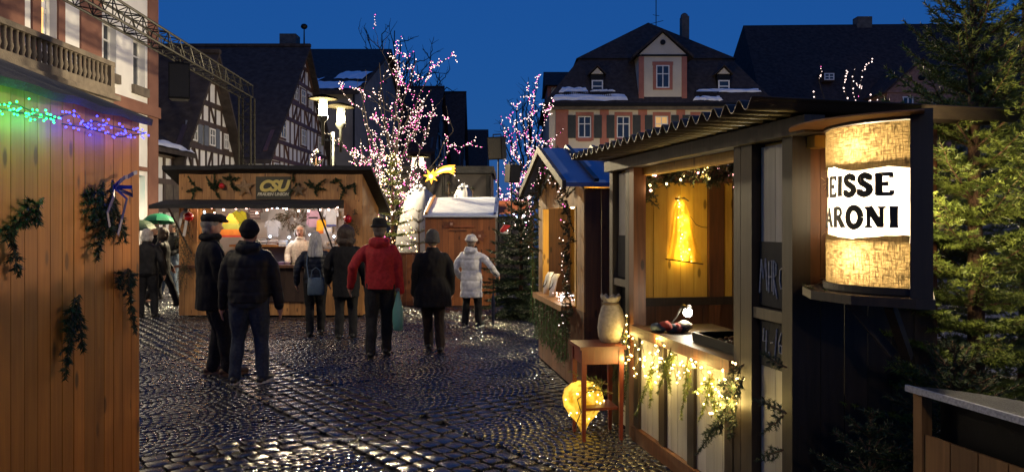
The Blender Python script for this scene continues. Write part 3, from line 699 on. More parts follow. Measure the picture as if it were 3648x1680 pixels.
# ================================================================ street lamps
def glow_glass(name, col, st):
    m, nt, b = nmat(name); e = N(nt,'ShaderNodeEmission'); e.inputs[0].default_value = c4(col); e.inputs[1].default_value = st; t = N(nt,'ShaderNodeBsdfTransparent'); a = N(nt,'ShaderNodeAddShader')
    nt.links.new(e.outputs[0], a.inputs[0]); nt.links.new(t.outputs[0], a.inputs[1]); nt.links.new(a.outputs[0], nt.nodes['Material Output'].inputs[0]); m.cycles.emission_sampling = 'NONE'; return m
LAMPG = glow_glass('lamp_glow', (1,.80,.42), 9); LAMPGD = glow_glass('lamp_glow_dim', (1,.84,.5), 1.2)
LSHADE = pm('lamp_shade_paint', (.005,.0045,.003), None, 8, 1, 0, spec=0); LGLASS = pm('frosted_lamp_body', (.55,.53,.45), None, 5, .3, 0); LPOLE = pm('lamp_post_paint', (.014,.015,.013), (.009,.01,.009), 8, .45, .1)
def street_lamp(label, px, Y, heads, power, base_z=4.0):
    X = (px-CX)*Y/F; L = thing('street_lamp', label, 'street lamp', (X, Y, 0), 0, 'double headed street lamps in the square')
    MB().tube([(0,0,0),(0,0,.5),(0,0,.52),(0,0,base_z)],[.1,.09,.065,.05],10).build('pole', LPOLE, L, True)
    for dx_, dy, zd, br in heads:
        h = MB().lathe([(0,.10),(.06,.12),(.36,.03),(.37,0),(.3,.005),(0,.03)], n=22).build('shade', LSHADE, L, True, (dx_,dy,zd))
        MB().lathe([(.02,0),(.13,0),(.13,-.03),(.115,-.03),(.115,-.42),(.13,-.42),(.13,-.46),(.1,-.54),(.045,-.62),(.045,-1.1),(0,-1.12)], n=14).build('lantern_body', LPOLE, L, True, (dx_,dy,zd)) if False else None
        MB().lathe([(0,-.40),(.125,-.40),(.13,-.46),(.09,-.53),(.04,-.58),(.04,-1.15),(0,-1.16)], n=14).build('stem', LPOLE, L, True, (dx_,dy,zd))
        MB().lathe([(0,-.02),(.085,-.02),(.085,-.395),(0,-.395)], n=14).build('lamp_glass', LAMPG if br > .5 else LAMPGD, L, True, (dx_,dy,zd))
        for k in range(4):
            a = math.pi/4+k*math.pi/2; MB().tube([(dx_+.12*math.cos(a),dy+.12*math.sin(a),zd),(dx_+.12*math.cos(a),dy+.12*math.sin(a),zd-.4)],.009,4).build('rod', LPOLE, L)
        MB().tube([(0,0,zd-1.0),(dx_,dy,zd-1.0)],.02,5).build('arm', LPOLE, L); MB().tube([(0,0,zd-.85),(dx_,dy,zd-.85)],.014,5).build('arm', LPOLE, L)
        lamp('lamp_light', (dx_,dy,zd-.24), power*br*.45, (1,.80,.48), .1, L); lamp('lamp_downlight', (dx_,dy,zd-.22), power*br*.55, (1,.80,.48), .1, L, 'SPOT', spot_size=R(164), spot_blend=.25, shadow_soft_size=.1)
street_lamp('lit double street lamp rising behind the wooden stall', 1185, 19.9, [(-.16,-.35,4.78,1),(.13,.35,4.68,.5)], 4400)
street_lamp('lit double street lamp further back among the tree lights', 1490, 33, [(.16,-.2,4.45,1),(-.2,.25,4.5,.15)], 2000)
def street_lamp_at(label, X, Y, heads, power):
    street_lamp(label, CX+F*X/Y, Y, heads, power)
street_lamp_at('lit double street lamp behind the viewpoint on the open square', 1.2, -6, [(-.2,.3,4.78,1),(.2,-.3,4.68,.6)], 160)
street_lamp_at('lit double street lamp left of the orange hut', -6.3, 8.0, [(-.2,.3,4.78,.8),(.2,-.3,4.68,1)], 340)
street_lamp_at('lit double street lamp hidden behind the chestnut stall by the mansard house', 9.2, 44, [(-.2,.3,4.78,1),(.2,-.3,4.68,.8)], 2600)
street_lamp_at('lit double street lamp standing right of the chestnut stall', 8.5, 10, [(-.2,.3,4.78,1),(.2,-.3,4.68,.8)], 2300)
# ================================================================ bare winter trees with light strings
def bare_tree(name, label, loc, H, levels, seed, spread=.62, lean=0, trunk=.25, r0=None, group=None, kids=(2,3), twist=.3):
    rs = random.Random(seed); tm = MB(); cm = MB(); lines = []
    def grow(p, d, L, r, lv):
        pts = [p]; n = 5 if lv < 2 else 4
        for i in range(n):
            d = U(d+Vector((rs.gauss(0,twist*.35),rs.gauss(0,twist*.35),rs.gauss(.06,.1)))); pts.append(pts[-1]+d*L/n)
        (tm if lv == 0 else cm).tube(pts, [r*(1-.45*i/n) for i in range(n+1)], 8 if lv == 0 else (5 if lv < 3 else 3), cap=False)
        lines.append((lv, pts))
        if lv >= levels: return
        k = rs.randint(*kids)+(1 if lv == 0 else 0); az = rs.uniform(0,6.28)
        for j in range(k):
            q = pts[-1] if (j == 0 or lv == 0) else pts[rs.randint(2,n)]
            a = az+j*2*math.pi/k+rs.uniform(-.5,.5); s = spread*rs.uniform(.6,1.25)*(0.45 if j == 0 else 1)
            ax = d.cross(Vector((math.cos(a),math.sin(a),.2))); ax = U(ax)
            nd = Matrix.Rotation(s, 3, ax)@d
            grow(q, nd, L*rs.uniform(.62,.86), r*(.72 if j == 0 else .55), lv+1)
    r0 = r0 or H*.017; root = thing(name, label, 'tree', loc, 0, group)
    grow(Vector((0,0,-.05)), Vector((lean,0,1)), H*trunk, r0, 0)
    zt = max(p.z for _, l in lines for p in l); s = H/zt
    for mb in (tm, cm): mb.v = [(x*s, y*s, z*s) for x, y, z in mb.v]
    lines = [(lv, [p*s for p in l]) for lv, l in lines]
    tm.build('trunk', BARKD, root, True); cm.build('crown', BARKD, root)
    return root, lines
def tree_lights(label, loc, lines, lvls, step, r, mats, wts, keep=1.0, seed=1):
    rs = random.Random(seed); root = thing('light_string', label, 'fairy lights', loc); pts = []; cb = MB()
    for lv, l in lines:
        if lv not in lvls or rs.random() > keep: continue
        c = []
        for a, b in zip(l, l[1:]):
            n = max(1, int((b-a).length/step))
            for k in range(n):
                t = (k+rs.random())/n; off = Vector((rs.gauss(0,.025),rs.gauss(0,.025),rs.gauss(0,.02)))
                p = a+(b-a)*t+off; pts.append(p); c.append(p)
        if len(c) > 1: cb.tube(c, .004, 3, cap=False)
    tag(cb.build('cable', CABLE, root), kind='stuff')
    bulbs_stuff(pts, mats, r, root, wts); return root
def limb_tree(label, px, Y, base_z, limbs, seed, r0, sub=5, subL=.8):
    """bare tree grown towards given limb tips; returns root, lines"""
    rs = random.Random(seed); X0 = (px-CX)*Y/F; root = thing('bare_tree', label, 'tree', (X0, Y, 0)); tm = MB(); cm = MB(); lines = []
    top = Vector((0,0,base_z)); tm.tube([(0,0,-.05),(.02,.01,base_z*.5),top], [r0*1.3,r0,r0*.85], 8)
    lines.append((0, [Vector((0,0,.3)), top]))
    def curve(a, b, bow, n=7, wig=.05):
        L = (b-a).length; out = []
        for i in range(n+1):
            t = i/n; out.append(a+(b-a)*t+Vector((0,0,1))*(bow*L*math.sin(math.pi*t)*-.5)+Vector((rs.gauss(0,wig),rs.gauss(0,wig),rs.gauss(0,wig)))*L*.35*(1 if 0 < i else 0))
        return out
    def grow(a, b, r, lv, bow):
        pts = curve(a, b, bow); n = len(pts)-1; cm.tube(pts, [r*(1-.6*i/n) for i in range(n+1)], 5 if lv < 2 else 3, cap=False); lines.append((lv, pts))
        if lv >= 3: return
        d = b-a; L = d.length
        for k in range(sub if lv == 1 else 3):
            i = rs.randint(2, n); q = pts[i]; o = Vector((rs.gauss(0,1), rs.gauss(0,1), rs.gauss(.35,.6))); e = q+U(U(d)*.8+U(o)*.95)*L*rs.uniform(.25,.5)*subL
            grow(q, e, r*.5, lv+1, rs.uniform(-.1,.25))
    for (lx, ly, st) in limbs:
        tip = W(lx, ly, Y)-Vector((X0,Y,0)); tip.y += rs.uniform(-.7,.7); a = Vector((0,0,base_z*st)) if st <= 1 else top+(W(limbs[0][0],limbs[0][1],Y)-Vector((X0,Y,0))-top)*(st-1)
        grow(a, tip, r0*.5, 1, rs.uniform(.0,.25))
    tm.build('trunk', BARKD, root, True); cm.build('crown', BARKD, root); return root, lines
t1, l1 = limb_tree('tall bare tree wrapped in pink and white lights behind the stall', 1398, 23.5, 1.9, [(1415,205,1),(1345,225,1.3),(1475,225,1.4),(1290,315,1),(1285,400,1),(1275,500,1),(1268,560,.9),(1530,315,1.2),(1535,245,1.5),(1545,365,1.1),(1612,470,1),(1600,540,1),(1580,590,.9),(1360,290,1.2),(1430,330,1.2),(1330,600,.9),(1490,600,.9),(1310,640,.8),(1380,380,1),(1450,430,1)], 5, .06, 4, .85)
tree_lights('pink and white fairy lights on the tall bare tree behind the stall', t1.location, l1, (0,1,2,3), .11, .0165, [BWH,BPK], [.7,.3], .72)
t2, l2 = limb_tree('smaller bare tree with pink lights right of the loudspeakers', 1870, 30, 1.6, [(1888,395,1),(1832,440,1.2),(1790,480,1),(1938,430,1.3),(1930,480,1.1),(1945,530,1),(1800,560,1),(1765,640,.9),(1780,680,.8),(1950,600,1),(1900,620,.9),(1850,600,1),(1840,680,.8),(1890,680,.9)], 9, .05, 4, .8)
tree_lights('pink and white fairy lights on the smaller tree by the loudspeakers', t2.location, l2, (0,1,2,3), .10, .021, [BWH,BPK], [.65,.35], .85)
t3, l3 = limb_tree('bare tree with sparse lights above the chestnut stall roof', 3040, 30, 3.6, [(3020,250,1),(3085,255,1.2),(2930,280,1),(2908,320,1),(3125,330,1),(3200,400,1),(3155,320,1.1),(2960,370,1),(3070,360,1),(3000,300,1)], 14, .08, 3, .7)
tree_lights('sparse white fairy lights on the tree above the chestnut stall', t3.location, l3, (1,2), .2, .03, [BWH,BPK], [.88,.12], .75)
limb_tree('large dark leafless tree behind the grey plaster house', 1440, 95, 14, [(1398,118,1),(1310,150,1),(1350,128,1.2),(1430,150,1.4),(1480,185,1),(1535,225,1),(1568,290,1),(1500,250,1.1),(1455,200,1.2),(1590,310,1),(1370,190,1.1)], 31, .3, 7, .9)
limb_tree('faint leafless tree behind the smaller lit tree', 1885, 62, 5, [(1880,335,1),(1835,395,1),(1925,365,1.1),(1805,450,1),(1945,420,1),(1860,370,1.2),(1900,350,1.3),(1790,500,1)], 33, .2, 6, .9)
# conifers with lights
loc = (-2.78, 18.3, 0)
fir_tree('tall slim fir wrapped in warm lights right of the wooden stall', loc, 3.35, .8, 14, 7, 170, .05, .013, GREEN, .1, .12)
L_ = thing('light_string', 'warm white fairy lights on the slim fir right of the stall', 'fairy lights', loc); ps = []
for k in range(300):
    z = random.uniform(.25,3.3); r_ = .66*(1-z/3.45)**.8+.08; a = random.uniform(0,6.28); ps.append((r_*math.cos(a), r_*math.sin(a)-.03, z))
bulbs_stuff(ps, [BW,BWH,BPK], .018, L_, [.65,.25,.1])
lamp('string_glow', (-.1,-1.0,1.6), 9, (1,.68,.3), .2, L_)
MB().tube([ps[i] for i in sorted(range(0,300,9), key=lambda i: ps[i][2])], .004, 3).build('cable', CABLE, L_)
p = W(1126, 531, 20)
fir_tree('small lit fir peeking above the wooden stall roof', (p.x, 20, 0), p.z, .75, 10, 6, 80, .05, .012, GREEND, .5, .13)
L_ = thing('light_string', 'fairy lights on the fir tip above the stall roof', 'fairy lights', (p.x, 20, 0)); ps = []
for k in range(75):
    z = random.uniform(2.0,p.z+.02); r_ = .62*(1-z/(p.z+.1))+.04; a = random.uniform(0,6.28); ps.append((r_*math.cos(a), r_*math.sin(a)-.03, z))
bulbs_stuff(ps, [BW,BWH,BPK], .024, L_, [.45,.35,.2])
lamp('string_glow', (0,-.7,p.z-.5), 4, (1,.75,.4), .2, L_)
# ================================================================ left wooden hut
HX = -2.04
hut = thing('wooden_hut', 'orange brown board hut close on the left with green and blue lights', 'hut', (HX, 4.3, 0))
mp = lambda u, w_, d: Vector((d, u-4.3, w_))
planks(hut, mp, 1.0, 4.3, -.02, 2.262, .0915, PINE, -.022, .022, .004)
MB().prism([(-2.2,-3.3,0),(-.03,-3.3,0),(-.03,-3.3,2.24),(-1.1,-3.3,2.64),(-2.2,-3.3,2.24)], (0,3.27,0)).build('inner_wall', DKW, hut)
planks(hut, lambda u, w_, d: Vector((u, d-.03, w_)), -2.2, 0, 0, 2.24, .1, PINE, 0, .022)
MB().box(-.012,.012,-2.35,-2.31,0,2.2).build('door_gap', BLACK, hut) if False else None
rf = MB(); NN = 40; rows_ = []
for i in range(NN+1):
    y = -3.4+3.42*i/NN; e = .06+.015*mnoise.noise(Vector((y*4,0,0))); zz = 2.235+.012*mnoise.noise(Vector((y*5,3,0)))
    rows_.append([Vector((e,y,zz)),Vector((e+.006,y,zz+.035)),Vector((-1.1,y,zz+.5)),Vector((-2.35,y,zz+.03)),Vector((-2.35,y,zz)),Vector((-1.1,y,zz+.44))])
rf.loft(rows_).build('roof', FELT, hut)
def hw_pt(px, py, dx_=0.0):
    Y = -(HX+dx_)*F/(CX-px); return W(px, py, Y)
def wall_sprig(label, parts, nrm, ln=.026, wd=.006, dens=800, side=.13, step=.045, group=None, mat=None):
    o = Vector(parts[0][0]); s = thing('fir_sprig', label, 'fir sprig', o, 0, group); nd = Needles(); st = MB()
    for a, b in parts:
        a, b = Vector(a)-o, Vector(b)-o
        fir_branch(nd, st, a, b-a, (b-a).length, side=side, step=step, dens=dens, ln=ln, wd=wd, droop=-.05, r0=.006, up=nrm)
    tag(st.build('twigs', BARK, s), kind='stuff'); link('needles', nd.mesh('needles'), mat or GREEND, s); return s
nX = (1,0,0)
def hp(*l): return [(hw_pt(a,b,.03), hw_pt(c,d,.03)) for a,b,c,d in l]
wall_sprig('forked fir sprig at the left picture edge on the orange hut', hp((155,705,20,835),(140,720,120,800),(60,790,20,860),(40,850,60,985)), nX, side=.10)
wall_sprig('large hanging fir sprig with blue ribbon on the orange hut', hp((400,640,385,830),(395,700,330,925),(410,720,440,860),(370,650,320,800)), nX, side=.16)
wall_sprig('small fir sprig near the right edge of the orange hut', hp((455,955,470,1190),(450,960,415,1010),(460,960,480,1010)), nX, side=.09)
wall_sprig('lower drooping fir sprig on the orange hut', hp((285,1050,215,1350),(280,1080,290,1250),(270,1060,235,1200)), nX, side=.10)
rb = thing('ribbon', 'shiny dark blue ribbon bow on the large fir sprig', 'ribbon', hw_pt(405,665,.06))
RIB = pm('blue_ribbon', (.012,.018,.2), None, 20, .3, .2, .003)
def strip(mb, pts, w_, nr):
    pts = [Vector(p) for p in pts]; V = []
    for i, p in enumerate(pts):
        d = U(pts[min(i+1,len(pts)-1)]-pts[max(i-1,0)]); s_ = U(d.cross(Vector(nr)))*w_/2; V += [p-s_, p+s_, p+s_+Vector(nr)*.002, p-s_+Vector(nr)*.002]
    n = len(pts); Fc = []
    for i in range(n-1):
        for k in range(4): Fc.append((i*4+k, i*4+(k+1)%4, (i+1)*4+(k+1)%4, (i+1)*4+k))
    mb.add(V, Fc)
for pts in ([(0,0,0),(.03,.05,.05),(.02,.10,.055),(.03,.14,.075),(.02,.20,.085)],[(0,0,0),(.03,-.06,-.05),(.02,-.1,-.13),(.02,-.08,-.2)],[(0,0,0),(.05,.03,-.06),(.03,.02,-.16),(.03,-.02,-.24)],[(0,0,0),(.06,.06,.0),(.05,.09,-.04),(.01,.01,-.01)],[(0,0,0),(.06,-.05,.03),(.05,-.08,-.02),(.01,0,0)]):
    m = MB(); strip(m, pts, .02, (1,0,0)); m.build('ribbon_tail', RIB, rb)
def hut_lights(label, path, mat, n, col, power, nl, jit=14):
    root = thing('light_string', label, 'fairy lights', hw_pt(*path[0], .05)); o = Vector(root.location); me = bulb_mesh(.0045,1.2); me.materials.append(mat)
    P = [hw_pt(a,b,.05) for a,b in path]; seg = [(P[i+1]-P[i]).length for i in range(len(P)-1)]; T = sum(seg); cable = []
    for k in range(n):
        t = (k+.5)/n*T; i = 0
        while t > seg[i] and i < len(seg)-1: t -= seg[i]; i += 1
        p = P[i]+(P[i+1]-P[i])*(t/seg[i]); q = p+Vector((random.uniform(-.01,.02), random.uniform(-.02,.02), random.gauss(0,jit*.001)))
        cable.append(p-o); ob = link('bulb', me, mat, root, q-o); ob.rotation_euler = (random.uniform(-1.5,1.5),random.uniform(-1.5,1.5),0)
    MB().tube(cable, .003, 4).build('cable', CABLE, root)
    for k in range(nl):
        c = cable[int((k+.5)/nl*len(cable))]; lamp('string_glow', c+Vector((.035,0,-.01)), power, col, .03, root)
hut_lights('green fairy lights along the eave of the orange hut', [(-30,372),(60,372),(110,395),(205,425),(120,412),(40,395),(-20,385)], BGR, 44, (.08,1,.25), .9, 4)
hut_lights('blue fairy lights along the eave of the orange hut', [(205,420),(235,408),(275,405),(300,440),(340,432),(400,450),(430,455),(520,475),(430,488),(360,470),(290,452),(215,440)], BBL, 68, (.07,.06,1), .8, 5)
# ================================================================ party stall in the middle
SX, SY, SWD, SDP = -6.06, 14.3, 3.34, 1.7
stl = thing('market_stall', 'wooden market stall with dark sign and fir sprigs on its fascia', 'stall', (SX, SY, 0))
mpF = lambda u, w_, d: Vector((u, -d, w_)); mpR = lambda u, w_, d: Vector((SWD+d, u, w_)); mpL = lambda u, w_, d: Vector((-d, u, w_))
rz_ = lambda u: 2.62-.36*u
planks(stl, mpF, 0, SWD, .03, .90, .11, PINE2, -.02, .022); planks(stl, mpF, 0, .34, .90, 2.12, .113, PINE2, -.02, .022); planks(stl, mpF, 3.0, SWD, .90, 2.12, .113, PINE2, -.02, .022)
planks(stl, mpF, 0, SWD, 2.12, 2.64, .145, PINE2, -.02, .024)
planks(stl, mpR, .005, SDP, .03, 2.0, .115, PINE2, -.02, .02, shape=rz_); planks(stl, mpL, .005, SDP, .03, 2.0, .115, PINE2, -.02, .02, shape=rz_)
MB().box(.03,SWD-.03,SDP-.03,SDP,0,2.0).build('back_wall', pm('pale_cloth_backdrop',(.5,.5,.52),(.4,.4,.43),3,.8,.4,.01), stl)
MB().box(.03,SWD-.03,.02,SDP-.03,.03,.06).build('floor_board', DKW, stl)
rf = MB(); rows_ = []
for i in range(31):
    x = -.22+(SWD+.42)*i/30; e = .01*mnoise.noise(Vector((x*3,1,0)))+(.015 if 8 < i < 18 else 0)
    rows_.append([Vector((x,-.2,2.66+e)),Vector((x,-.2,2.735+e)),Vector((x,1.98,1.99)),Vector((x,1.98,1.91))])
rf.loft(rows_).build('roof', FELT, stl)
aw = MB(); rows_ = []
for i in range(31):
    x = -.22+3.22*i/30; e = .018*mnoise.noise(Vector((x*2.2,5,0))); rows_.append([Vector((x,-.03,2.13+e*.5)),Vector((x,-.72,2.02+e)),Vector((x,-.72,1.955+e)),Vector((x,-.03,2.07))])
aw.loft(rows_).build('awning', FELT, stl)
for x in (.02, 2.62): MB().tube([(x+.06,-.66,2.0),(x+.22,-.02,1.15)],.017,5).build('awning_strut', DKW, stl)
MB().box(-.02,SWD+.02,-.16,.34,.90,.945).build('counter', PINED, stl)
MB().box(2.2,2.9,.55,1.6,1.14,1.18).build('shelf', PINE2, stl); MB().box(.5,2.2,1.15,1.62,1.24,1.28).build('shelf', PINE2, stl)
DKCL = pm('dark_brown_cloth', (.035,.018,.012), None, 10, .8, .3)
bn = MB(); bn.loft([[Vector((1.62+ (1.0)*k/12,-.03-.012*math.sin(k*1.9)-.03*(1-j/4),.28+(.62)*j/4)) for k in range(13)]+[Vector((1.62+1.0*(12-k)/12,-.026,.28+.62*j/4)) for k in range(13)] for j in range(5)])
bn.build('counter_cloth', DKCL, stl)
MB().tube([(.5,.35,2.08),(2.8,.35,2.08)],.02,8).build('tube_lamp', emi('tube_lamp',(1,.93,.82),6), stl)
for x, p_ in ((.75,19),(1.7,20),(2.6,19)): lamp('stall_light', (x,.45,2.02), p_, (1,.78,.58), .08, stl)
for x in (.28,3.08): lamp('counter_light', (x,.35,1.9), 5, (1,.55,.12), .04, stl)
# sign with lettering
def text_mesh(body, size, shear=0, offset=0, ext=.004, spacing=1.0, xs=1.0):
    c = bpy.data.curves.new('lettering', 'FONT'); c.body = body; c.size = size; c.shear = shear; c.offset = offset; c.extrude = ext; c.align_x = 'CENTER'; c.space_character = spacing; c.resolution_u = 4
    o = bpy.data.objects.new('lettering', c); COL.objects.link(o); dg = bpy.context.evaluated_depsgraph_get()
    me = bpy.data.meshes.new_from_object(o.evaluated_get(dg)); bpy.data.objects.remove(o); me.name = 'lettering'
    if xs != 1:
        for v_ in me.vertices: v_.co.x *= xs
    return me
def sp_(px, py, d=0.0): p = W(px, py, SY-d); return p
sg = thing('stall_sign', 'dark olive sign reading CSU FRAUEN UNION on the stall fascia', 'sign', sp_(973, 669, .03))
MB().box(-.315,.315,-.004,.02,-.205,.205).build('sign_board', pm('olive_sign_board',(.05,.045,.03),(.035,.03,.02),6,.6,.1), sg)
YEL = pm('sign_yellow', (.62,.50,.13), (.55,.43,.1), 8, .5, 0); PAL = pm('sign_pale', (.6,.55,.4), None, 8, .5, 0)
for body, size, z, sh, off, spc, xs, mt in (('CSU',.27,-.055,.32,.014,.98,1.05,YEL),('FRAUEN UNION',.075,-.14,.25,.003,1.0,1.03,PAL)):
    o = link('lettering', text_mesh(body,size,sh,off,.006,spc,xs), mt, sg, (0,-.008,z)); o.rotation_euler = (math.pi/2,0,0)
# fascia sprigs, stars, baubles
def fascia(label, px, py, twigs):
    P = []
    for (a,b,c,d) in twigs: P.append((sp_(px+a,py+b,.05), sp_(px+c,py+d,.05)))
    wall_sprig(label, P, (0,-1,0), ln=.034, wd=.012, dens=900, side=.05, step=.05)
fascia('fir sprig with three fat tips at the left end of the fascia', 695, 665, [(0,0,-25,-35),(0,5,-28,18),(0,0,22,12),(0,0,-10,45)])
fascia('fir sprig holding a red bauble on the fascia', 760, 660, [(5,20,-25,-30),(5,20,5,-45),(5,20,-18,-8),(5,20,25,-20),(5,20,22,45)])
fascia('bushy fir sprig left of the large star on the fascia', 822, 640, [(0,0,-28,-8),(0,0,-5,-20),(0,0,30,-8),(0,0,10,30),(0,25,38,40)])
fascia('fir sprig behind the small star right of the sign', 1050, 665, [(-5,-10,-5,-50),(0,0,-18,28),(0,0,15,-12)])
fascia('wide fir sprig right of the small star on the fascia', 1120, 670, [(0,0,-35,-20),(0,0,40,-32),(0,0,10,28),(0,0,40,5),(0,0,-20,-30)])
fascia('arched fir sprig at the right end of the fascia', 1205, 670, [(-30,-20,10,-30),(0,-20,-10,-35),(5,-25,20,10),(20,0,60,-15),(25,0,0,60),(55,-20,62,20)])
def star5(label, px, py, r, mat, d=.06, n=5, inner=.42):
    c = sp_(px, py, d); s = thing('star', label, 'star', c); pts = []
    for k in range(2*n):
        q = r if k % 2 == 0 else r*inner; a = math.pi/2+math.pi*k/n+.1; pts.append(Vector((q*math.cos(a),0,q*math.sin(a))))
    m = MB(); V = pts+[Vector((0,-.035,0)),Vector((0,.02,0))]; k_ = len(pts)
    m.add(V, [(i,(i+1)%k_,k_) for i in range(k_)]+[((i+1)%k_,i,k_+1) for i in range(k_)]); m.build('star_body', mat, s); return s
STR = pm('straw_star', (.30,.19,.10), (.2,.12,.06), 30, .7, .4)
star5('large brown star left of the stall sign', 871, 667, .19, STR); star5('small dark brown star right of the stall sign', 1063, 678, .14, pm('dark_straw_star',(.15,.1,.055),None,30,.7,.4))
REDB = pm('red_glass_bauble', (.55,.015,.01), (.4,.01,.008), 3, .12, 0, spec=.8)
def bauble(label, loc, r, mat=None):
    b_ = thing('bauble', label, 'bauble', loc); MB().ell((0,0,0),(r,r,r),16,10).build('ball', mat or REDB, b_, True)
    MB().lathe([(0,r*1.15),(r*.22,r*1.15),(r*.22,r*.92),(0,r*.92)],n=8).build('cap', STEEL, b_); MB().tube([(0,0,r*1.1),(0,.01,r*1.7)],.003,4).build('loop', CABLE, b_); return b_
bauble('red bauble on the fascia sprig', sp_(790,662,.09), .052)
bauble('red bauble hanging at the left corner of the stall', sp_(672,772,.3), .085); bauble('red bauble hanging at the right pillar of the stall', sp_(1239,780,.12), .075)
gl = thing('fir_garland', 'thick dark fir garland hanging down the left corner of the stall', 'garland', sp_(660,770,.22)); nd = Needles(); st = MB(); o = Vector(gl.location)
for k in range(26):
    a = sp_(random.gauss(655,12), 770+k*9, .22)-o; fir_branch(nd, st, a, (random.uniform(-.6,.6),random.uniform(-.7,.1),-1), .26, side=.08, step=.06, dens=160, ln=.03, wd=.007, up=(0,-1,0))
st.build('twigs', BARK, gl); link('needles', nd.mesh('needles'), GREEND, gl)
rb = thing('ribbon', 'white ribbon loop hanging at the left corner of the stall', 'ribbon', sp_(665,745,.34)); o = Vector(rb.location)
for P_ in ([(665,745),(648,760),(640,800),(636,815)],[(665,745),(664,790),(655,840)]):
    m = MB(); strip(m, [sp_(a,b,.34)-o for a,b in P_], .05, (0,-1,0)); m.build('ribbon_tail', pm('white_ribbon',(.7,.66,.62),None,8,.5,.1), rb)
gl = thing('fir_garland', 'dark fir swag with bow on the right pillar of the stall', 'garland', sp_(1262,800,.05)); nd = Needles(); st = MB()
for k in range(9): fir_branch(nd, st, (random.uniform(-.06,.06),0,random.uniform(-.1,.2)), (random.uniform(-.7,.7),-.5,random.uniform(-1,.8)), .2, side=.07, step=.05, dens=170, ln=.03, wd=.007, up=(0,-1,0))
st.build('twigs', BARK, gl); link('needles', nd.mesh('needles'), GREEND, gl)
# stall light string
ls = thing('light_string', 'pinkish white icicle lights under the stall awning', 'fairy lights', (SX, SY-.1, 2.03)); me = bulb_mesh(.021,1.1); cab = []
BSW = emi('bulb_stall_pinkish', (1,.55,.42), 14)
for k in range(42):
    x = .3+2.6*k/41; dz_ = -.02-.03*abs(math.sin(k*.9))-(.12*random.random() if k % 3 == 0 else 0); x += random.uniform(-.03,.03)
    cab.append((x,-.02,-.0)); cab.append((x,-.02,dz_)); 
    m2 = BCW if (k % 7 == 3) else BSW
    ob = bpy.data.objects.new('bulb', me.copy() if len(me.materials) else me); COL.objects.link(ob); ob.data.materials.clear(); ob.data.materials.append(m2); ob.parent = ls; ob.location = (x,-.02,dz_)
MB().tube(cab, .003, 3).build('cable', CABLE, ls)
for x in (.8,1.7,2.5): lamp('string_glow', (x,-.12,-.02), 2.2, (1,.62,.5), .05, ls)
# goods
def shirt(label, px, py, w_, h, col, Y=15.72, sleeve=.35, col2=None, longs=False, bands=None):
    c = W(px, py, Y); s = thing('shirt', label, 'shirt', c, 0, 'children\'s clothes hung at the back of the stall')
    a = w_/2; sl = h*(.75 if longs else sleeve)
    out = [(-a*.42,h*.5),(-a*.3,h*.46),(0,h*.42),(a*.3,h*.46),(a*.42,h*.5),(a*1.0,h*.38),(a*1.15,h*.38-sl),(a*.85,h*.36-sl),(a*.72,h*.12),(a*.78,-h*.5),(-a*.78,-h*.5),(-a*.72,h*.12),(-a*.85,h*.36-sl),(-a*1.15,h*.38-sl),(-a,h*.38)]
    mt = pm('shirt_%s' % label.split()[0], col, tuple(x*.8 for x in col), 8, .85, .4, .01)
    m = MB(); n = len(out); ring0 = [Vector((x,-.025-.01*math.sin(x*40),z)) for x,z in out]; ring1 = [Vector((x*1.0,.02,z)) for x,z in out]
    m.add(ring0+ring1, [tuple(range(n))[::-1], tuple(range(n,2*n))]+[(i,(i+1)%n,n+(i+1)%n,n+i) for i in range(n)]); m.build('cloth', mt, s)
    MB().tube([(-a*.45,0,h*.44),(0,0,h*.56),(a*.45,0,h*.44)],.006,4).build('hanger', STEEL, s)
    MB().tube([(0,0,h*.56),(0,0,h*.66)],.004,4).build('hook', STEEL, s)
    if bands:
        for z0,z1,cc,nm in bands: MB().box(-a*.76,a*.76,-.037,-.03,h*z0,h*z1).build('band', pm(nm,cc,None,8,.8,.2), s)
    return s
shirt('lime green child shirt hung left in the stall', 853, 782, .26, .36, (.5,.5,.03), bands=[(-.5,-.34,(.25,.02,.08),'maroon_trim')])
shirt('grey short sleeved shirt hung at the stall centre', 973, 812, .28, .33, (.35,.36,.4), Y=15.4)
shirt('pale pink long sleeved shirt hung right in the stall', 1117, 778, .24, .34, (.55,.36,.5), longs=True, bands=[(.0,.09,(.03,.03,.04),'dark_print')])
shirt('white shirt with blue hem at the stall right', 1180, 773, .28, .36, (.6,.65,.75), bands=[(-.5,-.42,(.05,.08,.4),'blue_hem')])
shirt('orange yellow small dress hung low at the stall right', 1145, 806, .17, .28, (.7,.38,.02), Y=15.3, longs=True, bands=[(-.5,-.3,(.6,.15,.02),'orange_hem')])
shirt('dark striped shirt hung high in the stall', 910, 758, .25, .26, (.12,.09,.1), bands=[(.1,.16,(.5,.4,.4),'stripe_pale'),(-.1,-.04,(.5,.4,.4),'stripe_pale'),(-.3,-.24,(.5,.4,.4),'stripe_pale')])
hd = thing('hooded_towel', 'yellow green and orange banded hooded towel at the stall left', 'towel', W(823,805,15.0))
for z0,z1,w0,w1,cc,nm in ((.05,.24,.15,.02,(.75,.45,.05),'towel_orange'),(-.06,.05,.19,.15,(.4,.45,.08),'towel_green'),(-.17,-.06,.2,.19,(.8,.28,.05),'towel_red_orange'),(-.21,-.17,.2,.2,(.6,.08,.05),'towel_red')):
    MB().prism([(-w0,-.03,z0),(w0,-.03,z0),(w1,-.03,z1),(-w1,-.03,z1)], (0,.06,0)).build('towel_band', pm(nm,cc,None,8,.85,.3,.01), hd)
MB().tube([(0,0,.24),(0,0,.34)],.006,4).build('loop', STEEL, hd)
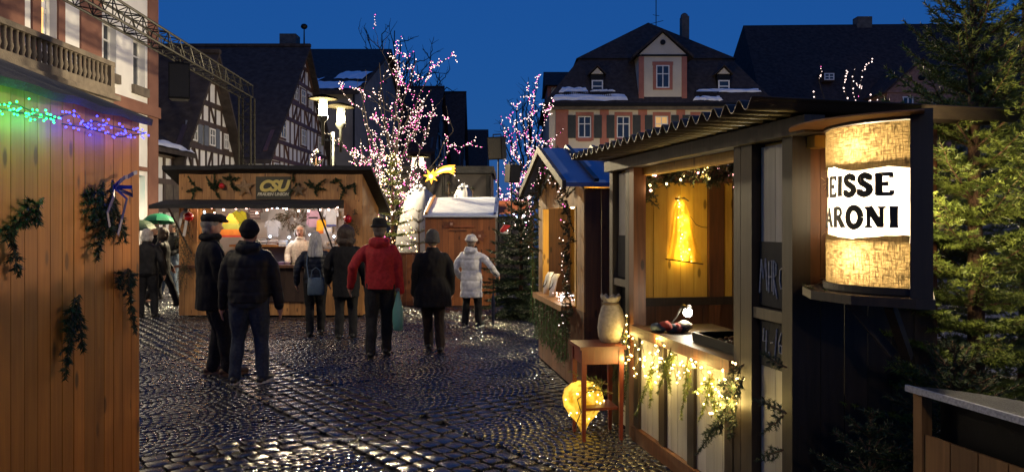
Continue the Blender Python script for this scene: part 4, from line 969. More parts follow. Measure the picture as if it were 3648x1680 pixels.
wr = thing('fir_wreath', 'dark fir wreath with white star at the back of the stall', 'wreath', W(1045,782,15.75)); nd = Needles(); st = MB()
for k in range(60):
    a = random.uniform(0,6.28); q = random.uniform(.05,.24); fir_branch(nd, st, (q*math.cos(a),-.04,q*math.sin(a)*.85), (math.cos(a+.8),-.3,math.sin(a+.8)), .16, side=.06, step=.05, dens=160, ln=.03, wd=.008, up=(0,-1,0))
st.build('twigs', BARK, wr); link('needles', nd.mesh('needles'), GREEND, wr)
star5('tiny white star on the dark wreath in the stall', 1051, 781, .035, pm('white_star',(.85,.85,.85)), -1.3)
for k,(px,py,Y,wx,h,cc,nm,lab) in enumerate([(938,868,15.2,.2,.035,(.03,.03,.04),'blk','black book lying lowest in the left stack on the stall shelf'),(938,859,15.2,.18,.03,(.75,.75,.78),'wht','white booklet in the middle of the left stack on the shelf'),(938,851,15.2,.2,.03,(.04,.04,.05),'blk','black book on top of the left stack on the shelf'),(975,868,15.2,.2,.04,(.2,.08,.05),'brn','brown box lying on the stall shelf beside the books'),(975,857,15.2,.19,.035,(.5,.4,.35),'tan','tan box on top of the brown box on the shelf'),(1012,866,15.1,.15,.11,(.5,.53,.6),'clr','pale blue carton standing on the stall shelf'),(1184,862,15.1,.13,.1,(.3,.33,.4),'gry','grey card display on the right shelf of the stall'),(1172,820,15.3,.16,.12,(.45,.5,.6),'pic','upright picture card at the right of the stall'),(1163,868,15.0,.07,.09,(.6,.6,.62),'wh2','small white box on the right stall shelf')]):
    c = W(px, py, Y); o = thing('goods_box', lab, 'box', (c.x, Y, c.z))
    m = MB(); bx_ = MB().box(-wx/2,wx/2,-.1,.1,-h/2,h/2).build('box_body', pm('goods_'+nm, cc, None, 10, .5, .1), o)
    MB().box(-wx/2+.008,wx/2-.008,-.103,-.1,-h*.2,h*.2).build('box_label', pm('goods_label',(.6,.58,.55),None,30,.6,0), o)
for k,(px,cc,nm,lab) in enumerate([(1006,(.25,.12,.3),'purple','purple folded leaflet stack on the stall counter'),(1030,(.4,.25,.3),'pinkish','pinkish leaflet stack on the stall counter'),(1052,(.5,.4,.2),'ochre','ochre leaflet stack right of the pink one on counter')]):
    c = W(px,952,14.42); o = thing('leaflet_stack', lab, 'leaflets', (c.x,14.4,.946))
    for j in range(4): MB().box(-.075+j*.004,.075+j*.003,-.07,.07,.012*j+.001,.012*j+.0115).build('leaflet', pm('leaflet_'+nm+str(j%2),cc if j%2 == 0 else tuple(x*.6+.15 for x in cc),None,20,.5,0), o)
for k,(px,py) in enumerate([(963,842),(1030,845),(1105,836),(1190,842)]):
    c = W(px,py,15.05); o = thing('led_light', ('leftmost','second from left','third from left','rightmost')[k]+' cold white LED lamp on the stall shelf', 'light', c)
    MB().ell((0,0,0),(.022,.022,.022),8,6).build('led_bulb', BCW, o); MB().lathe([(.012,-.05),(.016,-.02),(.012,-.015)],n=8).build('led_socket', BLACK, o)
lamp('led_glow', W(1030,835,14.98), 3, (.75,.87,1), .04)
# ================================================================ mid-ground: booth, canopies, shed, firs, comet
bo = thing('market_booth', 'dark flat-roofed booth behind the white canopies', 'booth', (-2.3, 26, 0))
MB().box(-1.55,1.6,0,4,0,3.35).build('wall', pm('dark_booth_board',(.03,.026,.026),None,4,.8,.2), bo)
MB().box(-1.65,1.7,-.15,4.1,3.35,3.58).build('roof', FELT, bo)
for x in (-1.5,0,1.5): MB().box(x-.06,x+.06,-.05,0,0,3.3).build('post', BLACK, bo)
def mound(label, px0, px1, ytop, Y, d, seed):
    x0, x1 = (px0-CX)*Y/F, (px1-CX)*Y/F; zt = CH-(ytop-HY)*Y/F; cx = (x0+x1)/2; a = (x1-x0)/2
    o = thing('white_canopy', label, 'canopy', (cx, Y, 0)); m = MB(); rings = []
    for j in range(15):
        t = j/14; r = (1-t**2.6)**.5 if t < 1 else .02; z = zt*t
        rings.append([Vector((a*max(r,.03)*math.cos(q)*(1+.07*mnoise.noise(Vector((math.cos(q)*2,math.sin(q)*2,t*4+seed)))), d*max(r,.03)*math.sin(q), z+.05*zt*mnoise.noise(Vector((math.cos(q)*3,t*3,seed))))) for q in [2*math.pi*k/28 for k in range(28)]])
    m.loft(rings).build('cover', pm('white_canopy_cloth',(.27,.27,.29),(.2,.2,.22),2,.7,.4,.02), o, True)
    s = MB(); rs = random.Random(seed)
    for k in range(12): q = rs.uniform(-.8,.3); s.ell((a*q*.7,-d*.25+rs.uniform(-.1,.1),zt*(.99-.22*q*q)),(.045,.045,.04),7,5)
    tag(s.build('snow_lumps', SNOW, o, True), kind='stuff')
    return o
mound('large rounded white canopy between lit fir and shed', 1405, 1590, 662, 20.5, 1.0, 3)
mound('smaller rounded white canopy behind the shed roof', 1596, 1712, 655, 21.5, .8, 8)
sh = thing('wooden_shed', 'small closed orange board shed with white covered roof', 'shed', (-1.78, 16.1, 0))
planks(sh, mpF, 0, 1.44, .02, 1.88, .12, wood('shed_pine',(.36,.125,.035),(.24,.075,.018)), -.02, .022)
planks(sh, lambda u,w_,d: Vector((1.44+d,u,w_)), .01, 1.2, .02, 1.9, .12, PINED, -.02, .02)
MB().box(.0,1.42,.01,1.2,0,1.86).build('inner_wall', DKW, sh)
rf = MB(); rows_ = []
for i in range(37):
    x = -.03+1.52*i/36
    rows_.append([Vector((x,-.1+1.5*j/8,1.86+.42*j/8+.014*mnoise.noise(Vector((x*3+j*.5,j*.35,2)))+(0.02 if 0<j<8 else 0))) for j in range(9)]+[Vector((x,1.4,2.24)),Vector((x,-.1,1.82))])
rf.loft(rows_).build('roof_sheet', pm('white_roof_sheet',(.62,.66,.74),(.5,.54,.62),3,.55,.4,.02), sh, True)
MB().beam((.03,-.11,1.90),(.06,1.38,2.30),.05,.05).build('roof_batten', PINE2, sh); MB().beam((1.43,-.11,1.90),(1.44,1.38,2.30),.05,.05).build('roof_batten', pm('blue_batten',(.05,.09,.25)), sh)
MB().box(.42,1.0,-.05,-.002,1.62,1.645).build('hatch_rail', pm('reddish_rail',(.4,.12,.05)), sh); MB().box(.5,.85,-.035,-.002,1.54,1.565).build('hatch_rail', PINED, sh)
def wstar(label, px, py, Y, r):
    c = W(px,py,Y); s = thing('star', label, 'star', c); pts = []
    for k in range(12):
        q = r if k % 2 == 0 else r*.6; a = math.pi*k/6; pts.append(Vector((q*math.cos(a),0,q*math.sin(a))))
    MB().prism(pts, (0,.02,0)).build('star_body', pm('red_brown_star',(.22,.07,.03),None,20,.7,.3), s); MB().box(-.025,.025,-.01,0,-.025,.025).build('star_centre', pm('star_centre_pale',(.6,.35,.25)), s)
wstar('small wooden star on the shed front below the hatch rail', 1608, 797, 16.02, .09); wstar('larger wooden star low on the right of the shed', 1709, 840, 16.02, .15)
pt = thing('low_partition', 'low orange board partition left of the shed', 'partition', (-2.32, 16.25, 0)); planks(pt, mpF, 0, .54, 0, 1.06, .135, MATS['shed_pine'], -.02, .022); MB().box(-.01,.55,-.02,.04,1.06,1.1).build('cap_rail', PINED, pt)
p = W(1590, 628, 18.2)
fir_tree('fir behind the shed under the glowing comet', (p.x+.06, 18.2, 0), p.z-.12, .62, 10, 6, 80, .045, .011, GREEND, .3, .12)
fir_tree('fir whose branches poke out left of the shed roof', (-2.05, 17.3, 0), 2.0, .62, 8, 6, 80, .045, .011, GREEND, .2, .12)
p = W(1685, 665, 19); fir_tree('fir between the two white canopies and the loudspeaker stand', (p.x, 19, 0), p.z, .6, 9, 6, 70, .05, .012, GREEND, .3, .13)
fir_tree('broad dark fir between the shed and the gabled hut', (.16, 14.4, 0), 2.35, .95, 15, 9, 230, .045, .012, GREEND, .12, .1)
fir_tree('second dark fir behind the broad one near the gabled hut', (.62, 16.3, 0), 2.9, .85, 13, 8, 180, .05, .012, GREEND, .12, .12)
p = W(1985, 515, 12.2); fir_tree('dark fir tip rising behind the gabled hut roof', (p.x, 12.2, 0), p.z, .55, 11, 6, 110, .04, .01, GREEND, .4, .1)
# comet
cm = thing('comet_light', 'glowing orange yellow comet star on a fir tip', 'light', W(1555, 625, 17.6)); o = Vector(cm.location)
def cp(px, py, d=0): return W(px, py, 17.6-d)-o
COM = emi('comet_star_glow', (1,.42,.035), 3.2); COMY = emi('comet_core_glow', (1,.66,.2), 5)
c0 = cp(1535,628); pts = []
for k in range(14):
    q = .175 if k % 2 == 0 else .075; a = 2*math.pi*k/14+.3; pts.append(c0+Vector((q*math.cos(a),0,q*math.sin(a))))
MB().prism(pts, (0,.03,0)).build('comet_star', COM, cm); MB().lathe([(0,.0),(.05,0),(.05,.012),(0,.012)],n=12).build('comet_core', COMY, cm, loc=c0+Vector((0,-.002,0))).rotation_euler = (math.pi/2,0,0)
tail = [(1545,615),(1560,602),(1580,592),(1600,588),(1622,588),(1616,594),(1623,600),(1615,605),(1623,612),(1612,614),(1620,623),(1598,614),(1578,615),(1560,622),(1552,628)]
MB().prism([cp(a,b) for a,b in tail], (0,.03,0)).build('comet_tail', COM, cm)
MB().prism([cp(a,b,.004) for a,b in ((1552,616),(1570,603),(1590,597),(1610,596),(1608,606),(1588,607),(1566,614))], (0,.003,0)).build('comet_tail_core', COMY, cm)
MB().tube([cp(1575,616),Vector((cp(1580,616).x,.1,-1.4))],.012,5).build('stick', BLACK, cm)
lamp('comet_light', cp(1570,610,.25), 4, (1,.5,.1), .1, cm)
# orange roofed far stall glimpse + white lights
fs = thing('distant_stall', 'small far stall with orange awning between firs', 'stall', W(1820, 800, 22)); fs.location.z = 0
MB().box(-.5,.5,0,1.2,0,1.9).build('wall', DKW, fs)
MB().add([(-.45,-.5,1.95),(.45,-.5,1.95),(.5,.5,2.35),(-.5,.5,2.35)], [(0,1,2,3)]).build('awning', pm('orange_awning',(.2,.055,.016)), fs)
ps = [(random.uniform(-.9,.6),random.uniform(-.7,-.55),random.uniform(1.5,2.05)) for k in range(26)]
L_ = thing('light_string', 'cold white lights at the far stall with orange awning', 'fairy lights', fs.location); bulbs_stuff(ps, [BCW,BWH], .028, L_, [.7,.3]); MB().tube(ps[:14], .004, 3).build('cable', CABLE, L_)
sa = thing('red_cap_toy', 'small red and white figure hung in the dark fir', 'toy', W(1800, 815, 13.4)); MB().tube([(-.05,0,-.03),(0,0,.03),(.07,0,.05)],[.04,.05,.015],8,True).build('cap', pm('red_felt',(.55,.03,.03),None,20,.8,.2), sa, True); MB().tube([(-.06,0,-.06),(.03,0,-.07)],.022,7,True).build('beard', pm('white_fluff',(.7,.68,.65),None,20,.9,.4), sa, True)
# ================================================================ gabled jewellery hut
JO = Vector((.34, 9.98, 0)); jd = Vector((.36,-2.37,0)); JW = jd.length; ja = math.atan2(jd.y, jd.x)
# local x = along the gable (towards camera), local y = outwards (left), depth towards -y
jh = thing('gabled_hut', 'small gabled hut with blue metal roof and lit yellow window', 'hut', JO, ja)
mpJ = lambda u, w_, d: Vector((u, -d, w_)); JD = 2.1
zj = lambda u: 2.02+.42*(1-abs(u-JW/2)/(JW/2))
op = (.29, JW-.32, .86, 1.87)
# the gable's outward normal in local frame is -y
planks(jh, mpJ, 0, JW, .02, .84, .12, PINED, -.02, .022)
planks(jh, mpJ, 0, op[0], .84, 2, .14, PINE2, -.02, .022, shape=zj); planks(jh, mpJ, op[1], JW, .84, 2, .13, PINE2, -.02, .022, shape=zj)
planks(jh, mpJ, op[0], op[1], 1.87, 2, .12, PINE2, -.02, .022, shape=zj)
planks(jh, lambda u,w_,d: Vector((JW+d, u, w_)), .01, JD, .02, 2.04, .16, PINED, -.02, .02)
MB().box(0,.03,.02,JD,.02,2.02).build('side_wall', PINED, jh); MB().box(.03,JW-.03,JD-.04,JD,.02,2.3).build('back_wall', PINEY, jh)
planks(jh, lambda u,w_,d: Vector((u, .42-d, w_)), .04, JW-.04, .84, 2.35, .15, PINEY, 0, .02)
MB().box(.34,JW-.42,-.14,.38,.80,.86).build('counter', PINE2, jh)
for u in (op[0],op[1]-.05): MB().box(u,u+.05,-.01,.06,.86,1.87).build('window_post', PINEY, jh)
BLUEM = pm('blue_sheet_metal', (.12,.17,.33), (.085,.13,.26), 2, .3, .15); seam = pm('dark_seam',(.01,.014,.03),None,8,.4,0)
for sg in (0,1):
    e0 = -.07 if sg == 0 else JW+.09; zc, ze_ = 2.5, 2.05
    MB().add([(JW/2,-.22,zc),(e0,-.22,ze_),(e0,JD+.2,ze_),(JW/2,JD+.2,zc),(JW/2,-.22,zc+.04),(e0,-.22,ze_+.04),(e0,JD+.2,ze_+.04),(JW/2,JD+.2,zc+.04)], [(0,1,2,3),(4,5,6,7),(0,1,5,4),(1,2,6,5),(2,3,7,6),(3,0,4,7)]).build('roof', BLUEM, jh)
    MB().add([(JW/2,-.24,zc-.02),(e0,-.24,ze_-.02),(e0,-.2,ze_-.02),(JW/2,-.2,zc-.02),(JW/2,-.24,zc+.06),(e0,-.24,ze_+.06),(e0,-.2,ze_+.06),(JW/2,-.2,zc+.06)], [(0,1,2,3),(4,5,6,7),(0,1,5,4),(1,2,6,5),(2,3,7,6),(3,0,4,7)]).build('barge_board', GREYW, jh)
    for k in range(8):
        y = .1+.29*k; MB().beam((JW/2,y,zc+.065),(e0,y,ze_+.065),.03,.045,(0,1,0)).build('roof_seam', seam, jh)
lamp('hut_light', (JW/2,.16,1.8), 24, (1,.72,.26), .06, jh); MB().ell((JW/2,.16,1.9),(.03,.03,.04),8,6).build('bulb', BY, jh)
lamp('hut_light_low', (JW*.35,.12,1.2), 2.5, (1,.85,.6), .05, jh)
for k in range(2):
    u = .62+.36*k; c = jh.matrix_basis@Vector((u,.02,.87)); bu = thing('necklace_bust', ('white necklace display bust nearer the fir in the hut window','white necklace display bust nearer the camera in the hut window')[k], 'display', c, ja)
    MB().loft([[Vector((x*s,-.04+y+.06*t,z)) for x,y in ((-1,0),(-.6,-.03),(0,-.045),(.6,-.03),(1,0),(0,.03))] for s,t,z in ((.05,0,0),(.09,.1,.08),(.12,.5,.2),(.10,.9,.24),(.035,1,.25))]).build('bust', pm('white_velvet',(.78,.77,.72),None,8,.8,.1), bu, True)
    MB().tube([(-.07,-.02,.22),(-.06,-.06,.12),(0,-.085,.07),(.06,-.06,.12),(.07,-.02,.22)],.006,5).build('necklace', pm('pewter',(.08,.08,.09),None,8,.3,0,metal=.8), bu)
jl = thing('light_string', 'cluster of white lights on the gabled hut window ledge', 'fairy lights', jh.matrix_basis@Vector((JW-.85,.0,.88)), ja)
bulbs_stuff([(random.uniform(-.3,.3),random.uniform(-.08,.12),random.uniform(0,.06)) for k in range(40)], [BWH,BCW], .009, jl, [.7,.3]); MB().tube([(-.3+.06*k,.02*math.sin(k),.01) for k in range(11)],.004,4).build('cable', CABLE, jl)
lamp('ledge_glow', (0,-.03,.12), 1.2, (1,.8,.65), .05, jl)
gl = thing('fir_garland', 'lit fir garland framing the gabled hut window', 'garland', JO, ja); nd = Needles(); st = MB(); gb = []
path = [(.12,1.35),(.15,1.75),(.5,2.1),(JW/2,2.34),(JW-.5,2.1),(JW-.22,1.85),(JW-.24,1.55)]+[(JW-.2,1.4-.1*k) for k in range(9)]
for (a,b),(c,d) in zip(path, path[1:]):
    n = max(2,int(math.hypot(c-a,d-b)/.05))
    for k in range(n):
        t = k/n; q = Vector((a+(c-a)*t, -.1, b+(d-b)*t)); 
        for r_ in range(2): fir_branch(nd, st, q, (random.uniform(-1,1),random.uniform(-.8,.2),random.uniform(-1,.7)), .14, side=.06, step=.045, dens=380, ln=.024, wd=.007, up=(0,-1,0))
        if random.random() < .8: gb.append((q.x+random.uniform(-.09,.09), q.y-.07+random.uniform(-.05,.03), q.z+random.uniform(-.09,.09)))
st.build('twigs', BARK, gl); link('needles', nd.mesh('needles'), GREEND, gl)
jl2 = thing('light_string', 'small white lights in the garland of the gabled hut', 'fairy lights', JO, ja); bulbs_stuff(gb, [BWH,BPK], .007, jl2, [.85,.15]); MB().tube(gb[::3], .002, 3).build('cable', CABLE, jl2)
def thuja(label, locs, group=None):
    o = thing('thuja_swag', label, 'greenery', JO, ja, group); nd = Needles(); st = MB()
    for (x,z0,z1,y) in locs:
        n = int((z0-z1)/.022)
        for k in range(n):
            z = z0-(z0-z1)*k/n; s = .09*(1-.6*abs(k/n-.4)); 
            for r_ in range(3): 
                e = (x+random.uniform(-s,s), y+random.uniform(-.05,.03), z-random.uniform(.03,.1)); nd.twig((x+random.uniform(-.02,.02),y,z), e, 260, .016, .006, .9)
        st.tube([(x,y,z0),(x+.01,y,z1)],.006,4)
    st.build('stem', BARK, o); link('foliage', nd.mesh('foliage'), THUJA, o)
thuja('bright green thuja swags hanging below the gabled hut counter', [(.30+.17*k, .84-.03*(k%2), .26+.1*random.random(), -.09) for k in range(11)])
thuja('green thuja swag on the far corner of the gabled hut', [(.06,1.35,.5,-.09),(.0,1.2,.6,-.05)])
lamp('swag_light', jh.matrix_basis@Vector((.9,-.9,1.5)), 0.0001, (1,.9,.6), .05) if False else None
# ================================================================ chestnut stall
MO = Vector((.857, 6.74, 0)); ma = math.atan2(.205, 1)
ms = thing('chestnut_stall', 'chestnut stall of dark timber with white boards and corrugated roof', 'stall', MO, ma)
# local x = into the stall (right), local y = away from camera; the side facing the path is the plane x = 0
def ML(px, py=None, x=0.0):
    """pixel -> local coordinates on the plane local-x = x"""
    k = (px-CX)/F; e = Vector((math.cos(ma), math.sin(ma))); f = Vector((-math.sin(ma), math.cos(ma))); o = Vector((MO.x, MO.y))+e*x
    # o.x + f.x*s = k*(o.y+f.y*s)
    s = (k*o.y-o.x)/(f.x-k*f.y); Y = o.y+f.y*s
    return (s, CH-(py-HY)*Y/F if py is not None else 0)
def mw(p): return ms.matrix_basis@Vector(p)
mpS = lambda u, w_, d: Vector((-d, u, w_))       # side facing the path, d outwards
Dp = 1.75
y0 = 0.0; yf = -.56; yn = -2.256; yn2 = -2.42; y1 = -2.83
for a, b, mt in ((-.05,.03,GREYW),(-.45,-.37,GREYW),(-.56,-.455,PINED),(yn-.035,yn+.045,DKW),(yn2,yn-.04,DKW),(-2.83,-2.735,DKW)):
    MB().mbox(mpS,a,b,0,2.14,-.09,.012).build('post', mt, ms)
MB().mbox(mpS,-3.0,.06,2.14,2.225,-.06,.05).build('eave_beam', GREYW, ms); MB().mbox(mpS,-2.9,.04,2.08,2.138,-.16,-.07).build('eave_beam', PINEY, ms)
# white board panels with chalkboards
for a, b in ((-2.73,-2.43),(-.36,-.06)):
    planks(ms, mpS, a, b, 1.60, 2.12, .15, WHITEW, -.06, .02); planks(ms, mpS, a, b, .02, .92, .15, WHITEW, -.06, .02)
    MB().mbox(mpS,a-.01,b+.01,1.18,1.24,-.06,.005).build('cross_rail', GREYW, ms)
    MB().mbox(mpS,a-.005,b+.005,.92,2.1,-.075,-.062).build('backing', BLACK, ms)
CHB = pm('chalkboard', (.012,.013,.014), (.02,.02,.022), 12, .7, .2)
def chalkboard(label, a, b, z0, z1, strokes):
    c = thing('chalkboard', label, 'sign', mw((.0, (a+b)/2, (z0+z1)/2)), ma); o = Vector((0,(a+b)/2,(z0+z1)/2))
    MB().mbox(mpS,a-o.y,b-o.y,z0-o.z,z1-o.z,-.055,-.032).build('board', CHB, c)
    CK = pm('chalk', (.45,.45,.46), (.25,.25,.26), 60, .9, .3)
    m = MB(); Wd, Hh = b-a, z1-z0
    for s_ in strokes:
        pts = [Vector((.028, (a+b)/2-o.y+Wd*(.5-q[0]*.86), (q[1]-.5)*Hh)) for q in s_]; pts = [Vector((.032-.004, p.y, p.z)) for p in pts]
        m.tube(pts, .0045, 5, True)
    if strokes: m.v = [(-(-x), y, z) for x, y, z in m.v]; m.build('chalk_writing', CK, c)
    return c
# u runs towards +y (away); on this side text runs from far (left in view) to near, so x=0 is the far edge
chalkboard('chalkboard with MARO in chalk on the near panel of the chestnut stall', -2.73, -2.43, 1.25, 1.60, [[(.02,.2),(.1,.72),(.17,.42),(.27,.74),(.33,.25)],[(.4,.22),(.41,.7),(.53,.72),(.54,.25)],[(.41,.45),(.53,.47)],[(.6,.2),(.6,.72),(.7,.66),(.69,.5),(.6,.45),(.73,.15)],[(.95,.62),(.85,.58),(.83,.42),(.88,.3),(.98,.32)]])
chalkboard('lower chalkboard with a chalked price on the chestnut stall', -2.73, -2.43, .92, 1.19, [[(.2,.75),(.17,.5),(.32,.52)],[(.31,.72),(.29,.3)],[(.4,.3),(.42,.22)],[(.48,.5),(.56,.52)],[(.62,.1),(.72,.8)],[(.9,.75),(.8,.55),(.83,.35),(.93,.35),(.92,.5),(.82,.5)]])
chalkboard('blank chalkboard on the far panel of the chestnut stall', -.36, -.06, 1.25, 1.60, [])
# counter
planks(ms, mpS, yn, yf, .10, .83, .115, WHITEW, -.03, .02)
for u in (-.62,-1.13,-1.62,-2.15): MB().mbox(mpS,u-.05,u+.05,.10,.83,-.01,.015).build('batten', DKW, ms)
MB().mbox(mpS,yn,yf,.0,.11,-.03,.03).build('base_rail', PINED, ms); MB().mbox(mpS,yn+.04,yf,.83,.905,-.04,.045).build('counter_rail', PINED, ms)
MB().box(.05,.65,yn,yf,.86,.895).build('counter_top', DKW, ms)
# far end wall with yellow boards, seen through the opening
mpE = lambda u, w_, d: Vector((u, -d, w_))
planks(ms, mpE, .11, .86, 1.06, 2.14, .125, PINEY, .02, .02); planks(ms, mpE, .10, 1.1, .02, .99, .15, PINED, .02, .02)
planks(ms, mpE, 1.0, 1.1, 1.06, 2.14, .125, PINEY, .018, .02)
MB().mbox(mpE,.1,1.1,.99,1.06,.02,.07).build('wall_rail', DKW, ms); MB().mbox(mpE,.86,1.0,1.06,2.14,.02,.08).build('wall_post', PINED, ms); MB().mbox(mpE,.86,.96,.0,.99,.045,.085).build('wall_post', PINED, ms)
MB().mbox(mpE,.1,1.1,2.05,2.14,.045,.09).build('wall_rail', PINED, ms)
MB().prism([(1.1,.018,0),(1.13,.018,0),(.87,y1+.05,0),(.84,y1+.05,0)], (0,0,2.2)).build('back_wall', PINED, ms); MB().box(0.02,1.1,.0,.018,0,2.2).build('end_wall', DKW, ms)
planks(ms, lambda u,w_,d: Vector((u, y1-d+.05, w_)), .03, .85, 1.36, 2.15, .137, PINED, 0, .02); planks(ms, lambda u,w_,d: Vector((u, y1-d+.05, w_)), .03, .85, .02, 1.355, .137, DKW, 0, .02)  # lower boards darker in colour, standing in for shade below the lantern shelf
# corrugated roof
m = MB(); rows_ = []; NC = 23; per = 3.12/NC
for i in range(NC*8+1):
    y = .05-3.12*i/(NC*8); h = .028*math.cos(2*math.pi*i/8); rows_.append([(x, y, 2.262+h-.012*x) for x in (-.36,.1,.6,1.14)])
V = [p for r_ in rows_ for p in r_]; m.add(V, [(i*4+j,(i+1)*4+j,(i+1)*4+j+1,i*4+j+1) for i in range(NC*8) for j in range(3)])
ro = m.build('corrugated_roof', pm('old_corrugated_sheet',(.07,.05,.035),(.035,.027,.022),5,.4,.3,.004,metal=.3), ms, True)
sf = ro.modifiers.new('thickness', 'SOLIDIFY'); sf.thickness = .004
for y in (-.25,-.95,-1.65,-2.35): MB().box(-.3,1.7,y-.035,y+.035,2.165 if False else 2.226,2.232).build('purlin', DKW, ms) if False else None
for y in (-.3,-1.0,-1.7,-2.4): MB().box(.02,.9,y-.03,y+.03,2.14,2.215).build('rafter', PINED, ms)
# garland with lights along the inner top of the far wall
gl = thing('fir_garland', 'fir garland with pinkish lights under the chestnut stall roof', 'garland', mw((0,0,0)), ma); nd = Needles(); st = MB(); bl = []
gp = [ML(2282,745,.06), ML(2275,680,.06)]
GY_ = -.35
def EP(px, py, yl):
    """pixel -> local point on the plane local-y = yl"""
    k = (px-CX)/F; e = Vector((math.cos(ma), math.sin(ma))); f = Vector((-math.sin(ma), math.cos(ma))); o = Vector((MO.x, MO.y))+f*yl
    s = (k*o.y-o.x)/(e.x-k*e.y); Y = o.y+e.y*s; return Vector((s, yl, CH-(py-HY)*Y/F))
gpx = [(2310,710,-.45),(2300,665,-.45),(2300,640,-.45),(2330,625,-.5),(2380,625,-.6),(2430,615,-.7),(2480,612,-.85),(2530,620,-1.0),(2580,610,-1.2),(2630,590,-1.4)]
G = [EP(*q) for q in gpx]
for a, b in zip(G, G[1:]):
    n = max(2, int((b-a).length/.03))
    for k in range(n):
        q = a+(b-a)*(k/n)
        for r_ in range(3): fir_branch(nd, st, q, (random.uniform(-1,1),random.uniform(-1,.3),random.uniform(-1,.6)), .11, side=.05, step=.04, dens=480, ln=.02, wd=.006, up=(0,-1,.2))
st.build('twigs', BARK, gl); link('needles', nd.mesh('needles'), GREEND, gl)
gs = thing('light_string', 'pinkish and warm bulbs in the garland under the chestnut stall roof', 'fairy lights', mw((0,0,0)), ma); bme = bulb_mesh(.009,1.3)
def bset(root, pts, mats, wts, me, rot=True):
    cache = {}
    for p in pts:
        k = random.choices(range(len(mats)), wts)[0]
        if k not in cache: cache[k] = me.copy(); cache[k].materials.clear(); cache[k].materials.append(mats[k])
        ob = link('bulb', cache[k], mats[k], root, p)
        if rot: ob.rotation_euler = (random.uniform(-1.5,1.5), random.uniform(-1.5,1.5), 0)
bpx = [(2320,678,-.55),(2293,634,-.5),(2327,623,-.55),(2335,625,-.58),(2316,660,-.55),(2318,678,-.56),(2375,655,-.65),(2430,597,-.75),(2435,626,-.75),(2467,591,-.8),(2521,575,-.95),(2515,596,-.95),(2488,615,-.9),(2527,634,-1.0),(2560,600,-1.1),(2603,577,-1.2),(2618,600,-1.3),(2600,625,-1.2),(2609,623,-1.22),(2617,667,-1.2),(2630,565,-1.35),(2500,612,-.9),(2425,640,-.75)]
P_ = [EP(*q) for q in bpx]; BPW = emi('bulb_pinkish_warm', (1,.42,.45), 9)
bset(gs, P_, [BPW,BY], [.5,.5], bme); MB().tube(P_, .0025, 4).build('cable', CABLE, gs)
for q in (P_[4],P_[9],P_[15]): lamp('string_glow', q+Vector((0,-.05,-.03)), .5, (1,.7,.35), .03, gs)
hb = thing('hanging_bulb', 'bright warm bulb hanging from the chestnut stall roof beam', 'light', mw(EP(2515,598,-.9)), ma); MB().ell((0,0,0),(.014,.014,.02),8,6).build('bulb', BY, hb); MB().tube([(0,0,.02),(0,0,.22)],.003,4).build('cord', CABLE, hb); lamp('bulb_light', (0,-.04,-.03), 13, (1,.7,.22), .03, hb)
# lit cloth tree on the yellow wall
ct = thing('cloth_tree', 'glowing gauze tree with fairy lights on the yellow stall wall', 'decoration', mw((0,0,0)), ma)
tri = [(2412,710),(2396,760),(2388,830),(2376,915),(2371,921),(2400,925),(2440,935),(2480,938),(2503,940),(2498,920),(2478,850),(2462,790),(2448,740),(2432,710)]
m, nt, b = nmat('yellow_gauze'); v = coords(nt,(1,1,1)); n1 = N(nt,'ShaderNodeTexNoise'); n1.inputs['Scale'].default_value = 60; nt.links.new(v, n1.inputs['Vector'])
nt.links.new(ramp(nt,n1.outputs[0],[(.3,(.5,.36,.05)),(.7,(.7,.55,.12))]), b.inputs['Base Color']); b.inputs['Roughness'].default_value = .7; b.inputs['Alpha'].default_value = .8
tl = N(nt,'ShaderNodeBsdfTranslucent'); tl.inputs[0].default_value = (.75,.58,.12,1); ms_ = N(nt,'ShaderNodeMixShader'); ms_.inputs[0].default_value = .5
outn = nt.nodes['Material Output']; nt.links.new(b.outputs[0], ms_.inputs[1]); nt.links.new(tl.outputs[0], ms_.inputs[2]); nt.links.new(ms_.outputs[0], outn.inputs[0]); GAUZE = m
Lf = [(2414,705),(2400,755),(2390,830),(2378,912),(2372,922)]; Rt = [(2434,705),(2450,745),(2466,800),(2484,870),(2504,940)]
rows_ = []
for j in range(13):
    t = j/12*4; i = min(3,int(t)); q = t-i
    l = (Lf[i][0]+(Lf[i+1][0]-Lf[i][0])*q, Lf[i][1]+(Lf[i+1][1]-Lf[i][1])*q); r_ = (Rt[i][0]+(Rt[i+1][0]-Rt[i][0])*q, Rt[i][1]+(Rt[i+1][1]-Rt[i][1])*q)
    rows_.append([EP(l[0]+(r_[0]-l[0])*k/14, l[1]+(r_[1]-l[1])*k/14, -.05-.06*math.sin(math.pi*k/14)-.012*math.sin(k*2.1+j*.4)) for k in range(15)])
m = MB(); m.add([p for r_ in rows_ for p in r_], [(j*15+k,j*15+k+1,(j+1)*15+k+1,(j+1)*15+k) for j in range(12) for k in range(14)]); m.build('gauze', GAUZE, ct, True)
MB().tube(rows_[-1], .006, 5).build('hem', pm('brown_hem',(.1,.05,.02)), ct); MB().tube([EP(2405,708,-.09),EP(2440,706,-.1)],.008,5).build('tie', pm('brown_hem',(.1,.05,.02)), ct)
MB().tube([EP(2436,704,-.09),EP(2452,715,-.1)],.006,4,True).build('pine_cone', DKW, ct); MB().ell(EP(2420,700,-.09),(.02,.015,.02),8,6).build('knot', GAUZE, ct)
MB().tube([EP(2460,770,-.06),EP(2480,800,-.045),EP(2500,808,-.045),EP(2535,812,-.045),EP(2558,800,-.045),EP(2570,792,-.05)],.0028,4).build('lead', CABLE, ct)
cs_ = thing('light_string', 'warm fairy lights inside the gauze tree', 'fairy lights', mw((0,0,0)), ma); P_ = []
